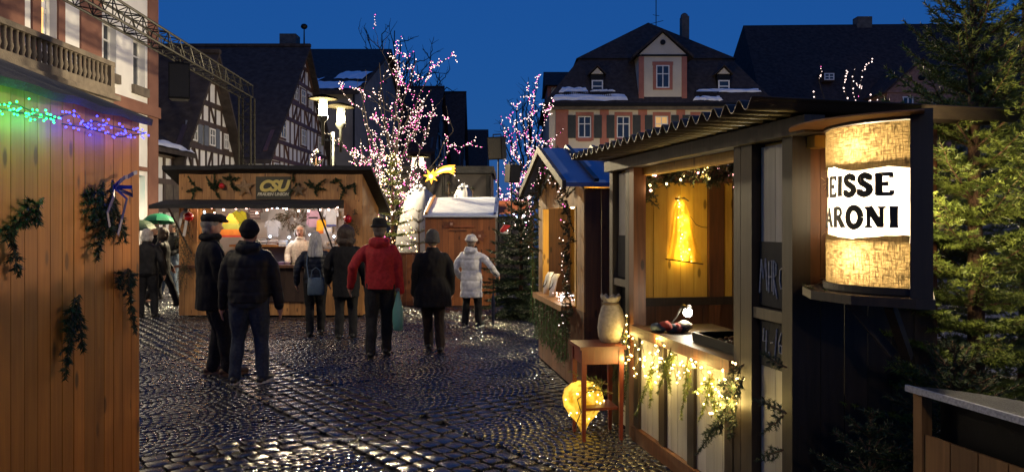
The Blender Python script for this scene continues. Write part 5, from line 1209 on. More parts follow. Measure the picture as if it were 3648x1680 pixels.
for k in range(52):
    t = (k/51)**.8; y = 705+t*222; c = 2420+t*22; hw_ = 6+t*26
    P_.append(EP(c+random.uniform(-hw_,hw_)*.7, y+random.uniform(-6,6), -.075+random.uniform(-.03,.02)))
bset(cs_, P_, [BY,BW], [.8,.2], bulb_mesh(.007,1.2)); MB().tube(P_, .0018, 3).build('cable', CABLE, cs_)
for k in (4,14,24,33,41,49): lamp('string_glow', P_[k]+Vector((0,-.02,0)), 1.0, (1,.74,.12), .03, cs_)
# clip lamp, cloths and goods on the counter
cl = thing('clip_lamp', 'small bright clip lamp on thin neck inside the chestnut stall', 'lamp', mw((0,0,0)), ma)
A, B = EP(2386,1158,-.9), EP(2424,1100,-.9); HD = EP(2450,1112,-.92)
MB().tube([A, A+(B-A)*.5+Vector((.01,0,.0)), B, HD+Vector((-.02,.02,.02))],.006,6).build('neck', STEEL, cl); MB().lathe([(.018,.05),(.02,.02),(.045,-.01),(.042,-.012)],n=14).build('head', STEEL, cl, True, HD+Vector((-.005,.02,.02))).rotation_euler = (R(60),R(20),0)
MB().ell(HD,(.036,.022,.036),12,8).build('bulb', emi('clip_bulb',(1,.95,.78),40), cl, True); lamp('clip_light', HD+Vector((0,-.06,.02)), 9, (1,.9,.66), .035, cl)
FB = {}
for k,(px,py,cc,nm,lab) in enumerate([(2345,1166,(.06,.08,.12),'blue_grey','blue grey knitted cloth on the chestnut counter'),(2368,1160,(.3,.04,.03),'dark_red','dark red cloth crumpled on the chestnut counter'),(2395,1170,(.04,.05,.07),'navy','navy knitted cloth in front of the clip lamp'),(2412,1185,(.4,.09,.08),'coral','coral red cloth on the chestnut counter'),(2432,1178,(.03,.04,.05),'teal','dark teal cloth crumpled beside the coral one'),(2437,1160,(.4,.36,.28),'cream','cream cloth tip right of the clip lamp neck')]):
    q = EP(px,py,-1.0); q.z = max(q.z, .93); o = thing('knitted_cloth', lab, 'cloth', mw(q), ma); m = MB(); m.ell((0,0,0),(.055,.06,.035),14,9)
    m.v = [tuple(Vector(p)*(1+.35*mnoise.noise(Vector(p)*28+Vector((k*5,0,0))))) for p in m.v]; m.build('cloth', pm('cloth_'+nm,cc,None,30,.9,.6,.006), o, True)
tb = thing('roasting_tray', 'black roasting tray on the chestnut stall counter', 'tray', mw((.35,-1.75,.897)), ma); MB().box(-.25,.22,-.4,.35,.0,.012).build('tray_base', BLACK, tb)
q = MB(); q.box(-.25,.22,-.4,-.385,.012,.06); q.box(-.25,.22,.335,.35,.012,.06); q.box(-.25,-.235,-.385,.335,.012,.06); q.box(.205,.22,-.385,.335,.012,.06); q.build('tray_rim', BLACK, tb)
cn = MB()
for k in range(60): cn.ell((random.uniform(-.2,.18),random.uniform(-.35,.3),.025),(.017,.015,.012),7,5)
tag(cn.build('chestnuts', pm('roast_chestnut',(.12,.045,.02),None,20,.35,.1), tb, True), kind='stuff')
# fairy lights and fir twigs on the counter front
fl = thing('light_string', 'tangled warm yellow fairy lights along the chestnut counter front', 'fairy lights', mw((0,0,0)), ma)
def SP(px, py, d=.05):
    s, z = ML(px, py, -d); return Vector((-d, s, z))
lp = [(2232,1155),(2232,1180),(2240,1196),(2225,1215),(2240,1235),(2262,1228),(2275,1243),(2246,1262),(2240,1280),(2258,1310),(2268,1330),(2280,1278),(2297,1282),(2315,1256),(2340,1205),(2345,1247),(2336,1230),(2343,1250),(2325,1290),(2300,1338),(2313,1342),(2327,1308),(2340,1320),(2345,1340),(2340,1305),(2366,1230),(2350,1275),(2392,1260),(2380,1290),(2395,1310),(2386,1325),(2400,1298),(2423,1295),(2430,1288),(2422,1345),(2440,1325),(2452,1318),(2462,1280),(2470,1300),(2473,1305),(2498,1308),(2510,1348),(2480,1395),(2485,1400),(2500,1365),(2535,1365),(2525,1405),(2508,1438),(2540,1440),(2555,1435),(2570,1410),(2568,1440),(2590,1418),(2580,1365),(2600,1418),(2605,1440),(2590,1440),(2537,1470),(2530,1472),(2550,1385),(2620,1295),(2625,1350),(2630,1375),(2648,1350),(2610,1290),(2620,1407),(2575,1318),(2582,1350),(2622,1435),(2560,1395)]
rl = random.Random(5); lp = lp+[(a+rl.gauss(0,22), b+rl.gauss(0,16)) for a,b in rl.sample(lp,34) if a < 2600]
P_ = [SP(a,b,.045+.03*random.random()) for a,b in lp]; bset(fl, P_, [BY], [1], bulb_mesh(.0062,1.9))
ch = [P_[0]]; rem = list(P_[1:])
while rem:
    j = min(range(len(rem)), key=lambda i: (rem[i]-ch[-1]).length); ch.append(rem.pop(j))
fine = []
for a, b in zip(ch, ch[1:]):
    fine += [a, a+(b-a)*.33+Vector((0,random.uniform(-.012,.012),random.uniform(-.03,0))), a+(b-a)*.66+Vector((0,random.uniform(-.012,.012),random.uniform(-.02,.01)))]
MB().tube(fine, .0026, 4).build('cable', pm('clear_cable',(.25,.2,.08),None,9,.4,0), fl)
for k in range(2,len(P_),6): lamp('string_glow', P_[k]+Vector((-.03,0,0)), 2.0, (1,.70,.20), .02, fl)
def cnt_sprig(label, segs, side=.08, mat=None, dens=800, ln=.022, wd=.005, d=.07):
    wall_sprig(label, [(mw(SP(a,b,d)), mw(SP(c,e,d+.03))) for a,b,c,e in segs], Vector((-math.cos(ma),-math.sin(ma),0)), ln=ln, wd=wd, dens=dens, side=side, step=.035, mat=mat)
cnt_sprig('fir sprig hanging under the first lights of the chestnut counter', [(2330,1290,2275,1475),(2320,1340,2320,1450)], .05, GREEN)
cnt_sprig('fir sprig hanging at the middle of the chestnut counter', [(2450,1280,2435,1490),(2460,1320,2445,1430)], .045, GREEN)
cnt_sprig('big fir sprig at the near end of the chestnut counter', [(2650,1340,2500,1620),(2640,1380,2560,1370),(2620,1420,2540,1430),(2620,1450,2600,1560),(2590,1500,2510,1545),(2650,1300,2600,1330)], .09, GREEND)
cnt_sprig('fir sprig tucked under the rail between the lit counter battens', [(2390,1240,2350,1400),(2370,1290,2395,1400),(2410,1260,2330,1330)], .06, GREEN)
cnt_sprig('fir sprig between middle and near end of the chestnut counter', [(2540,1330,2500,1500),(2545,1350,2480,1400),(2530,1380,2560,1490)], .06, GREEN)
cnt_sprig('dark fir twigs overlapping the near white board panel of the chestnut stall', [(2800,1310,2715,1255),(2800,1470,2695,1420),(2790,1480,2720,1540),(2790,1600,2700,1640)], .06, GREEND, d=.1)
cnt_sprig('fir bunch at the far corner of the chestnut counter', [(2225,1170,2215,1320),(2215,1230,2170,1320),(2230,1290,2235,1380),(2210,1300,2185,1350),(2225,1350,2215,1500)], .09, GREEND, d=.06)
# ================================================================ lantern sign
LC = Vector((1.88, 3.656, 0)); ld = Vector((.457,.889,0)); lnv = Vector((-.889,.457,0)); LR = .385
lt = thing('lantern_sign', 'glowing half-round burlap lantern sign reading HEISSE MARONI', 'sign', (LC.x, LC.y, 1.40))
a_front = math.atan2(-ld.y, -ld.x)                      # angle of the edge nearest the camera
def cyl(a, z, r=LR): return Vector((r*math.cos(a_front-a), r*math.sin(a_front-a), z))     # a: 0 at the near edge, pi at the far edge
def burlap(name, c1, c2, tcol, fac):
    m, nt, b = nmat(name); tc = N(nt,'ShaderNodeTexCoord'); uv = tc.outputs['UV']
    def wv(ax, s):
        mpn = N(nt,'ShaderNodeMapping'); mpn.inputs['Scale'].default_value = s; nt.links.new(uv, mpn.inputs[0])
        n_ = N(nt,'ShaderNodeTexNoise'); n_.inputs['Scale'].default_value = 1; n_.inputs['Detail'].default_value = 2; nt.links.new(mpn.outputs[0], n_.inputs['Vector']); return n_.outputs[0]
    h = wv(0,(22,190,1)); v_ = wv(1,(190,22,1)); ad = N(nt,'ShaderNodeMath',operation='MAXIMUM'); nt.links.new(h, ad.inputs[0]); nt.links.new(v_, ad.inputs[1])
    nt.links.new(ramp(nt, ad.outputs[0], [(.45,c1),(.7,c2)]), b.inputs['Base Color']); b.inputs['Roughness'].default_value = .9
    tl = N(nt,'ShaderNodeBsdfTranslucent'); nt.links.new(ramp(nt, ad.outputs[0], [(.46,tcol),(.55,tuple(x*.45 for x in tcol)),(.64,tuple(x*.12 for x in tcol))]), tl.inputs[0])
    mx_ = N(nt,'ShaderNodeMixShader'); mx_.inputs[0].default_value = fac; nt.links.new(b.outputs[0], mx_.inputs[1]); nt.links.new(tl.outputs[0], mx_.inputs[2]); nt.links.new(mx_.outputs[0], nt.nodes['Material Output'].inputs[0])
    bump(nt, b, ad.outputs[0], .5, .003); return m
BUR = burlap('burlap', (.32,.2,.06), (.5,.34,.12), (.42,.29,.12), .5)
m, nt, b = nmat('backlit_paper'); b.inputs['Base Color'].default_value = (.85,.83,.78,1); tl = N(nt,'ShaderNodeBsdfTranslucent'); tl.inputs[0].default_value = (.98,.95,.88,1)
mx_ = N(nt,'ShaderNodeMixShader'); mx_.inputs[0].default_value = .85; nt.links.new(b.outputs[0], mx_.inputs[1]); nt.links.new(tl.outputs[0], mx_.inputs[2]); nt.links.new(mx_.outputs[0], nt.nodes['Material Output'].inputs[0]); PAPER = m
def cylpatch(name, z0, z1, mat, r, edge=None, a0=0.02, a1=math.pi-.02, n=48, k=10):
    me = bpy.data.meshes.new(name); V = []; UV = []
    for j in range(k+1):
        for i in range(n+1):
            a = a0+(a1-a0)*i/n; lo = z0+(edge(a,0) if edge else 0); hi = z1+(edge(a,1) if edge else 0); z = lo+(hi-lo)*j/k
            V.append(cyl(a, z, r+.004*mnoise.noise(Vector((a*5,z*9,1))))); UV.append((a*LR, z))
    Fc = [(j*(n+1)+i,j*(n+1)+i+1,(j+1)*(n+1)+i+1,(j+1)*(n+1)+i) for j in range(k) for i in range(n)]
    me.from_pydata([tuple(p) for p in V], [], Fc); ul = me.uv_layers.new(name='UVMap')
    for li, l_ in enumerate(me.loops): ul.data[li].uv = UV[l_.vertex_index]
    me.polygons.foreach_set('use_smooth', [True]*len(Fc)); return link(name, me, mat, lt)
cylpatch('paper_band', .215, .575, PAPER, LR-.004)
cylpatch('burlap_top', .545, .735, BUR, LR+.006, lambda a,e: 0 if e else .010*math.sin(a*7)+.006*mnoise.noise(Vector((a*30,0,0)))+.02*(a-.8))
cylpatch('burlap_bottom', .025, .243, BUR, LR+.006, lambda a,e: (.008*math.sin(a*5+1)+.008*mnoise.noise(Vector((a*25,4,0)))-.0*a+(-.03 if a<.06 else 0)) if e else 0, a0=.06)
# frayed threads
frm = MB()
for k in range(26):
    a = random.uniform(.05,2.2); z = random.choice((.505,.26,.03)); p = cyl(a,z,LR+.01); frm.tube([p, p+cyl(a,0,.02)+Vector((random.uniform(-.03,.03),random.uniform(-.03,.03),random.uniform(-.05,.03)))],.0009,3)
tag(frm.build('frayed_threads', pm('burlap_thread',(.5,.35,.14),None,20,.9,0), lt), kind='stuff')
# letters, drawn as strokes with slab serifs and wrapped round the cylinder
INK = pm('black_letter_ink', (.008,.006,.006), None, 10, .6, 0)
GL = {'H': (.95,[[(.2,0),(.2,1)],[(.75,0),(.75,1)]],[[(.2,.5),(.75,.5)]],[(.2,0),(.2,1),(.75,0),(.75,1)]),
 'E': (.82,[[(.22,0),(.22,1)]],[[(.1,.03),(.72,.03),(.74,.2)],[(.1,.97),(.7,.97),(.71,.8)],[(.22,.51),(.52,.51)],[(.52,.4),(.52,.62)]],[(.22,0),(.22,1)]),
 'I': (.46,[[(.23,0),(.23,1)]],[],[(.23,0),(.23,1)]),
 'S': (.76,[[(.60,.78),(.52,.92),(.36,.97),(.2,.88),(.17,.74),(.26,.6),(.44,.49),(.58,.37),(.60,.22),(.50,.08),(.34,.03),(.18,.1),(.12,.24)]],[[(.62,.7),(.62,.98)],[(.1,.02),(.1,.3)]],[]),
 'M': (1.15,[[(.88,0),(.86,1)]],[[(.2,0),(.22,1)],[(.3,1),(.54,.14),(.8,1)],[(.24,1),(.54,.2)]],[(.2,0),(.88,0),(.18,1),(.9,1)]),
 'A': (.98,[[(.48,1),(.8,0)]],[[(.48,1),(.17,0)],[(.28,.34),(.68,.34)]],[(.17,0),(.8,0)]),
 'R': (.92,[[(.2,0),(.2,1)],[(.45,.5),(.76,.02)]],[[(.2,.97),(.5,.96),(.62,.86),(.63,.68),(.52,.54),(.2,.5)]],[(.2,0),(.2,1),(.78,0)]),
 'O': (.96,[[(.48+.34*math.cos(t*math.pi/10), .5+.47*math.sin(t*math.pi/10)) for t in range(21)]],[],[]),
 'N': (1.0,[[(.22,1),(.74,.06)]],[[(.22,0),(.22,1)],[(.76,0),(.76,1)]],[(.22,0),(.2,1),(.76,1)])}
def letters(word, z, h, a_start, da_unit):
    m = MB(); x = 0; lay = 0
    def seg(p, q, w_):
        nonlocal lay
        d = Vector((q[0]-p[0], q[1]-p[1])); L = d.length or 1e-4; nrm = Vector((-d.y, d.x))/L*w_/2; n = max(1, int(L/.12)); r = LR+.004+.00008*(lay % 12); lay += 1
        V = []
        for i in range(n+1):
            c = Vector(p)+d*(i/n)
            for s in (1,-1): u = c+nrm*s; V.append(cyl(a_start-u.x*da_unit, z+u.y*h, r))
        m.add(V, [(2*i,2*i+1,2*i+3,2*i+2) for i in range(n)])
    def dot(p, w_):
        nonlocal lay
        r = LR+.004+.00008*(lay % 12); lay += 1
        m.add([cyl(a_start-(p[0]+w_/2*math.cos(k*.785))*da_unit, z+(p[1]+w_/2*math.sin(k*.785))*h, r) for k in range(8)], [tuple(range(8))])
    for ch_ in word:
        wd_, thick, thin, ser = GL[ch_]
        for pl, w_ in [(q, .31) for q in thick]+[(q, .18) for q in thin]:
            pl = [(a+x, b_) for a, b_ in pl]
            for a, b_ in zip(pl, pl[1:]): seg(a, b_, w_)
            for a in pl[1:-1]: dot(a, w_)
        for a, b_ in ser:
            yb = .035 if b_ < .5 else .965; seg((a+x-.17, yb), (a+x+.17, yb), .1)
        x += wd_
    m.build('lettering', INK, lt)
letters('HEISSE', .424, .09, 1.47, .275); letters('MARONI', .282, .09, 1.66, .275)
# frame: back board, post, top plate, shelf
MB().beam(Vector((0,0,-.01))+ld*(LR+.0)-lnv*.02, Vector((0,0,.775))+ld*(LR+.0)-lnv*.02, .06, .05, (ld.x,ld.y,0)).build('rear_post', DKW, lt)
MB().beam(Vector((0,0,-.01))-ld*(LR+.03)-lnv*.02, Vector((0,0,.775))-ld*(LR+.03)-lnv*.02, .085, .05, (ld.x,ld.y,0)).build('front_post', DKW, lt)
def halfdisc(name, z, t, r, mat, ext=0.0, n=28, seg=None):
    pts = [Vector((r*math.cos(a_front-math.pi*i/n), r*math.sin(a_front-math.pi*i/n), z)) for i in range(n+1)]
    if ext: pts += [pts[-1]-lnv*ext, pts[0]-lnv*ext]
    MB().prism(pts, (0,0,t)).build(name, mat, lt)
halfdisc('top_plate', .752, .006, .56, pm('rusty_plate',(.3,.13,.05),(.16,.07,.03),8,.6,.3), .03)
halfdisc('bottom_ring', -.005, .03, LR+.02, DKW); halfdisc('shelf', -.05, .04, .50, DKW, .07, 6)
halfdisc('top_ring', .74, .012, LR+.015, DKW)
lamp('lantern_bulb', cyl(.7,.63,.30), 9, (1,.80,.55), .03, lt); lamp('lantern_bulb', cyl(.7,.15,.30), 10, (1,.80,.55), .03, lt)
MB().ell(lnv*.13+Vector((0,0,.50)),(.03,.03,.045),8,6).build('bulb', BY, lt) if False else None
lamp('lantern_bulb', lnv*-.02+Vector((0,0,.40)), 30, (1,.80,.46), .05, lt)
for a_ in ((.35),(1.3)): MB().beam(cyl(a_,-.06,.3), cyl(a_,-.06,.1)+Vector((0,0,-.25)), .04,.04).build('shelf_bracket', DKW, lt)
# ================================================================ red table with sack, glowing sack
TB = thing('small_table', 'small red brown wooden table in front of the chestnut stall', 'table', (.70, 6.30, 0), R(9))
RW = wood('red_brown_paint', (.22,.045,.022), (.12,.022,.012), .35, knots=False)
MB().box(-.2,.17,-.18,.2,.715,.74).build('table_top', RW, TB)
ap = MB(); ap.box(-.17,.14,-.155,-.135,.6,.715).build('apron', RW, TB); MB().box(-.17,.14,.155,.175,.6,.715).build('apron', RW, TB); MB().box(-.175,-.155,-.13,.15,.6,.715).build('drawer_front', RW, TB); MB().box(.125,.145,-.13,.15,.6,.715).build('apron', RW, TB)
for x in (-.165,.135):
    for y in (-.145,.165): MB().loft([[Vector((x+a*s,y+b_*s,z)) for a,b_ in ((-1,-1),(1,-1),(1,1),(-1,1))] for s,z in ((.013,0),(.019,.6),(.019,.715))]).build('leg', RW, TB)
MB().box(-.15,.12,-.13,.15,.235,.255).build('lower_shelf', RW, TB)
sk = thing('burlap_sack', 'upright pale burlap sack on the red brown table', 'sack', (.80, 6.36, .74)); m = MB()
prof = [(.02,.0),(.08,.0),(.105,.05),(.115,.12),(.108,.2),(.085,.27),(.06,.315),(.062,.33),(.085,.365),(.07,.38),(.03,.345),(.01,.335)]
m.lathe(prof, n=36); m.v = [(x*(1+.05*mnoise.noise(Vector((x*20,y*20,z*9))))+.01*math.sin(z*9),y*(1+.05*mnoise.noise(Vector((x*20,y*20,z*9+4)))),z+(.007*math.cos(math.atan2(y,x)*2+.6)+.01*math.sin(math.atan2(y,x)*7))*max(0,(z-.3)/.08)) for x,y,z in m.v]
m, _ = (m, 0); m.build('sack_cloth', pm('pale_burlap',(.36,.31,.24),(.24,.2,.15),40,.9,.7,.004), sk, True)
MB().lathe([(.066,.305),(.072,.315),(.066,.325)], n=24).build('tie', pm('sack_tie',(.2,.14,.08),None,20,.9,.2), sk)
gk = thing('glowing_sack', 'glowing yellow cloth sack lantern on the ground beneath the table', 'lantern', (.60, 6.42, 0)); m = MB()
m.lathe([(.02,.0),(.03,.03),(.055,.08),(.11,.14),(.155,.21),(.17,.28),(.15,.35),(.09,.40),(.03,.415)], n=34)
m.v = [(x*(1+.04*mnoise.noise(Vector((x*10,y*10,z*6))))-.02, y*(1+.04*mnoise.noise(Vector((x*10,y*10,z*6+7)))), z) for x,y,z in m.v]
m2, nt, b = nmat('glowing_cloth'); v = coords(nt,(1,1,.5)); n1 = N(nt,'ShaderNodeTexNoise'); n1.inputs['Scale'].default_value = 14; n1.inputs['Detail'].default_value = 5; n1.inputs['Distortion'].default_value = 1.5; nt.links.new(v, n1.inputs['Vector'])
nt.links.new(ramp(nt,n1.outputs[0],[(.35,(.45,.27,.03)),(.6,(.8,.6,.16))]), b.inputs['Base Color']); b.inputs['Roughness'].default_value = .8
tl = N(nt,'ShaderNodeBsdfTranslucent'); nt.links.new(ramp(nt,n1.outputs[0],[(.36,(.55,.36,.04)),(.6,(1,.8,.28))]), tl.inputs[0]); mx_ = N(nt,'ShaderNodeMixShader'); mx_.inputs[0].default_value = .7
nt.links.new(b.outputs[0], mx_.inputs[1]); nt.links.new(tl.outputs[0], mx_.inputs[2]); nt.links.new(mx_.outputs[0], nt.nodes['Material Output'].inputs[0])
m.build('sack_cloth', m2, gk, True)
for z, p_ in ((.2,1.2),(.3,1.7)): lamp('sack_light', (-.02,0,z), p_, (1,.78,.25), .05, gk)
MB().tube([(-.1,-.13,.06),(-.05,-.16,.2),(-.08,-.165,.3),(.0,-.16,.36),(.1,-.12,.37)],.004,5).build('cord', CABLE, gk)
P_ = [(q*math.cos(a)-.02, q*math.sin(a), z) for a,q,z in [(random.uniform(3.2,6.2), float(np.interp(z_,[0,.03,.08,.14,.21,.28,.35,.4],[.02,.03,.055,.11,.155,.17,.15,.09]))+.004, z_) for z_ in [random.uniform(.1,.39) for k in range(18)]]]
bset(gk, [Vector(p) for p in P_], [BY], [1], bulb_mesh(.006,1.2))
wall_sprig('fir sprig resting over the glowing sack', [(Vector((.76,6.20,.43)),Vector((.46,6.32,.50))),(Vector((.74,6.2,.46)),Vector((.6,6.15,.40))),(Vector((.8,6.2,.36)),Vector((.55,6.24,.40)))], (-.3,-.5,.8), ln=.022, wd=.005, dens=300, side=.08, step=.04, mat=GREEN)
# ================================================================ right-hand firs and litter bin
nt_ = fir_tree('large lit spruce right of the lantern sign', (2.47, 4.2, 0), 3.55, .84, 23, 7, 380, .028, .0062, GREEN, .3, .065, trunk_r=.042, side=.44, droop=.06, el0=.12)
fir_tree('dark fir standing in front of the chestnut stall below the lantern', (2.0, 3.55, 0), 1.15, .62, 12, 8, 520, .024, .006, GREEND, .1, .06, side=.4)
fir_tree('low dark fir by the near corner of the chestnut stall', (1.62, 3.55, 0), .85, .42, 9, 8, 520, .024, .006, GREEND, .08, .06, side=.4)
fir_tree('dark fir placed behind the large spruce to shade it at the right edge', (3.45, 5.25, 0), 4.3, 1.2, 16, 7, 260, .026, .0065, GREEND, .3, .08, side=.4)  # placed here, tall and dense, to keep lamp light off the spruce
wall_sprig('green fir twig poking out beside the lantern shelf', [(Vector((1.52,3.75,1.33)),Vector((1.37,3.70,1.405))),(Vector((1.50,3.75,1.34)),Vector((1.44,3.62,1.39)))], (0,-.6,.8), ln=.02, wd=.004, dens=420, side=.06, step=.03, mat=GREEN)
bi = thing('litter_bin', 'wooden litter bin with frosty curved lid at lower right', 'bin', (1.697, 3.34, 0))
A = Vector((0,0,0)); B = Vector((.215,-.93,0)); ed = U(B-A); en = Vector((ed.y,-ed.x,0)); en = en if en.x < 0 else -en     # en points to the path
Lb = (B-A).length; inn = -en
def arc(r_out, n=18): return [A+ed*(Lb*i/n)+inn*(r_out*math.sin(math.pi*i/n)**.8) for i in range(n+1)]
def dshape(z0, z1, off=0.0, dep=.42): return [p+Vector((0,0,z0)) for p in arc(dep)], z1-z0
FR = pm('frosty_metal_lid', (.09,.09,.1), (.03,.03,.033), 70, .5, .8, .004, metal=.3)
P, t = dshape(.995, 1.01, 0, .24); MB().prism([p+en*.02 for p in P], (0,0,.018)).build('lid', FR, bi)
fr = MB(); fr.beam(A+en*.025+Vector((0,0,1.004)), B+en*.025+Vector((0,0,1.004)), .014, .026); fr.build('lid_rim', pm('frost',(.5,.5,.52),(.25,.25,.27),90,.8,.8,.004), bi)
BINW = wood('bin_wood', (.35,.17,.055), (.2,.09,.025), knots=False)
MB().beam(A+ed*.03+inn*.03+Vector((0,0,0)), A+ed*.03+inn*.03+Vector((0,0,.99)), .05, .05, tuple(ed)).build('corner_post', BINW, bi); MB().beam(B-ed*.03+inn*.03, B-ed*.03+inn*.03+Vector((0,0,.99)), .05, .05, tuple(ed)).build('corner_post', BINW, bi)
nslat = 6
for k in range(nslat):
    a = A+ed*(.06+(Lb-.12)*(k+.5)/nslat)+inn*.02; MB().beam(a, a+Vector((0,0,.82)), (Lb-.12)/nslat-.006, .012, tuple(inn)).build('slat', BINW, bi)
MB().prism([p+inn*.045+Vector((0,0,.02)) for p in arc(.2)], (0,0,.72)).build('inner_bin', pm('dark_bin_liner',(.03,.033,.04),None,8,.4,.1), bi)
MB().prism([A+inn*.10+ed*.05,B+inn*.10-ed*.05,B+inn*.12-ed*.05,A+inn*.12+ed*.05], (0,0,.99)).build('back_panel', BLACK, bi)
# ================================================================ people
def remesh(name, mb, voxel, mat, parent, it=4, fold=0, fs=6, quilt=None, factor=.5):
    me = mb.mesh(name); o = bpy.data.objects.new(name, me); COL.objects.link(o)
    r = o.modifiers.new('r', 'REMESH'); r.mode = 'VOXEL'; r.voxel_size = voxel; r.use_smooth_shade = True
    if it: s = o.modifiers.new('s', 'SMOOTH'); s.factor = factor; s.iterations = it
    dg = bpy.context.evaluated_depsgraph_get(); out = bpy.data.meshes.new_from_object(o.evaluated_get(dg)); bpy.data.objects.remove(o); bpy.data.meshes.remove(me)
    out.name = name
    if fold or quilt:
        n = len(out.vertices); co = np.empty(n*3); out.vertices.foreach_get('co', co); co = co.reshape(-1,3); no = np.empty(n*3); out.vertices.foreach_get('normal', no); no = no.reshape(-1,3)
        d = np.array([fold*(mnoise.noise(Vector((p[0]*fs,p[1]*fs,p[2]*fs*.55)))+.5*mnoise.noise(Vector((p[0]*fs*2.3+4,p[1]*fs*2.3,p[2]*fs*1.4)))) for p in co])
        if quilt:
            per, amp, z0 = quilt; d -= amp*np.exp(-((np.mod(co[:,2]-z0, per)-per/2)/(per*.1))**2)
        co = co+no*d[:,None]; out.vertices.foreach_set('co', co.astype(np.float32).ravel()); out.update()
    out.polygons.foreach_set('use_smooth', np.ones(len(out.polygons), bool)); out.materials.clear()
    return link(name, out, mat, parent)
def ik(a, b, l1, l2, hint):
    a, b = Vector(a), Vector(b); d = b-a; L = min(d.length, (l1+l2)*.998); u = U(d); b = a+u*L
    x = (l1*l1-l2*l2+L*L)/(2*L); h = math.sqrt(max(0, l1*l1-x*x)); hp_ = Vector(hint); hp_ = U(hp_-u*hp_.dot(u)); return a+u*x+hp_*h, b
def ering(c, rx, ry, n=20, p=2.3, rot=0):
    c = Vector(c); out = []
    for k in range(n):
        t = 2*math.pi*k/n; x, y = math.cos(t), math.sin(t); s = (abs(x)**p+abs(y)**p)**(-1/p)
        out.append(c+Vector((rx*x*s, ry*y*s, 0)))
    return out
SKIN = pm('skin', (.42,.23,.16), (.36,.185,.125), 25, .55, .15, .002)
def fabric(nm, c, rough=.85, sc_=40): return pm(nm, c, tuple(x*.65 for x in c), sc_, rough, .5, .003, spec=.2)
def person(label, loc, head, H, coat, hem, trou, shoes, feet, hands, hat=None, hair=None, hairc=(.1,.07,.05), stout=1.0, flare=1.0, quilt=None, hood=False, lean=0.0, headturn=0, detail=1.0, face=False, sole=None, scarf=None, coatmat=None, curled=False, collar=True):
    root = thing('person', label, 'person', loc, head, 'visitors at the market')
    hz, sz = .525*H, .80*H; shx = .108*H*(.5+.5*stout); ly = lean*H
    hips = [Vector((sg*.052*H, 0, hz)) for sg in (-1,1)]; shs = [Vector((sg*shx, ly, sz)) for sg in (-1,1)]
    legs = []
    for hp_, ft in zip(hips, feet):
        ank = Vector((ft[0], ft[1], .052*H+ft[2])); kn, ank = ik(hp_, ank, .245*H, .235*H, (0,1,0)); legs.append((hp_, kn, ank, ft))
    arms = []
    for i, (s_, hd_) in enumerate(zip(shs, hands)):
        el, wr_ = ik(s_, Vector(hd_), .175*H, .150*H, ((-1,1)[i]*.5,-1,-.2)); arms.append((s_, el, wr_))
    hc = Vector((0, ly*1.15+.012*H, .93*H)); Rh = Matrix.Rotation(headturn, 3, 'Z')
    # --- body, one continuous mesh
    b = MB()
    for hp_, kn, ank, ft in legs:
        b.tube([hp_+Vector((0,0,.02)), hp_+(kn-hp_)*.5, kn], [.05*H,.043*H,.033*H], 10, True); b.tube([kn, kn+(ank-kn)*.35, ank], [.032*H,.03*H,.02*H], 10, True)
        d = Vector((math.sin(ft[3]), math.cos(ft[3]), 0)); b.tube([ank-d*.02*H+Vector((0,0,-.02*H)), ank+d*.09*H+Vector((0,0,-.03*H))], [.021*H,.017*H], 8, True)
    b.loft([ering((0,ly*t,z*H), x*H*stout, y*H*stout, 18) for z,x,y,t in ((.48,.075,.06,0),(.53,.09,.065,.1),(.6,.08,.058,.3),(.7,.092,.062,.7),(.78,.10,.06,1),(.825,.07,.045,1),(.84,.03,.03,1))])
    for i, (s_, el, wr_) in enumerate(arms):
        b.tube([s_+Vector((-s_.x*.2,0,-.02*H)), el], [.028*H,.023*H], 9, True); b.tube([el, wr_], [.024*H,.016*H], 9, True)
        # hand: palm, four fingers, thumb
        fd = U(wr_-el); side = U(Vector((-(1,-1)[i]*.2,1,0))-fd*fd.dot(Vector((-(1,-1)[i]*.2,1,0)))) ; nr = U(fd.cross(side)); p0 = wr_+fd*.012*H
        b.tube([wr_, p0+fd*.02*H], [.015*H,.02*H], 8, True); 
        for s2 in (-1,1): b.tube([p0, p0+side*.011*H*s2+fd*.035*H], [.012*H,.011*H], 7, True)
        cv = .5 if not curled else 1.2; inw = nr*((1,-1)[i])
        for q, ln_ in zip((-1.5,-.5,.5,1.5), (.034,.042,.045,.04)):
            k0 = p0+side*(q*.0105*H)+fd*.042*H; k1 = k0+(fd*math.cos(cv*.4)+inw*math.sin(cv*.4)).normalized()*ln_*H*.55; k2 = k1+(fd*math.cos(cv)+inw*math.sin(cv)).normalized()*ln_*H*.5
            b.tube([k0,k1,k2], [.0062*H,.0056*H,.0048*H], 6, True)
        t0 = p0+side*.016*H+fd*.008*H; t1 = t0+(side*.7+fd*.7)*.022*H; b.tube([t0,t1,t1+(fd*.9+side*.1)*.02*H], [.0075*H,.0066*H,.0052*H], 6, True)
    b.tube([Vector((0,ly,.82*H)), hc+Vector((0,-.008*H,-.03*H))], [.034*H,.031*H], 10, True)
    hd = MB()
    for z,x,y,o in ((-.066,.018,.02,.018),(-.058,.029,.033,.012),(-.035,.038,.045,.004),(-.005,.043,.052,0),(.025,.044,.054,-.002),(.048,.036,.045,-.004),(.062,.018,.024,-.004)): pass
    rings = [[hc+Rh@Vector((q.x, q.y+o*H, z*H)) for q in ering((0,0,0), x*H*1.06, y*H*1.06, 16, 2.1)] for z,x,y,o in ((-.068,.016,.018,.02),(-.058,.029,.033,.012),(-.035,.038,.045,.004),(-.005,.043,.052,0),(.025,.044,.054,-.002),(.048,.036,.045,-.004),(.063,.016,.022,-.004))]
    b.loft(rings)
    b.tube([hc+Rh@Vector((0,.048*H,.006*H)), hc+Rh@Vector((0,.062*H,-.017*H))], [.006*H,.0095*H], 7, True)      # nose
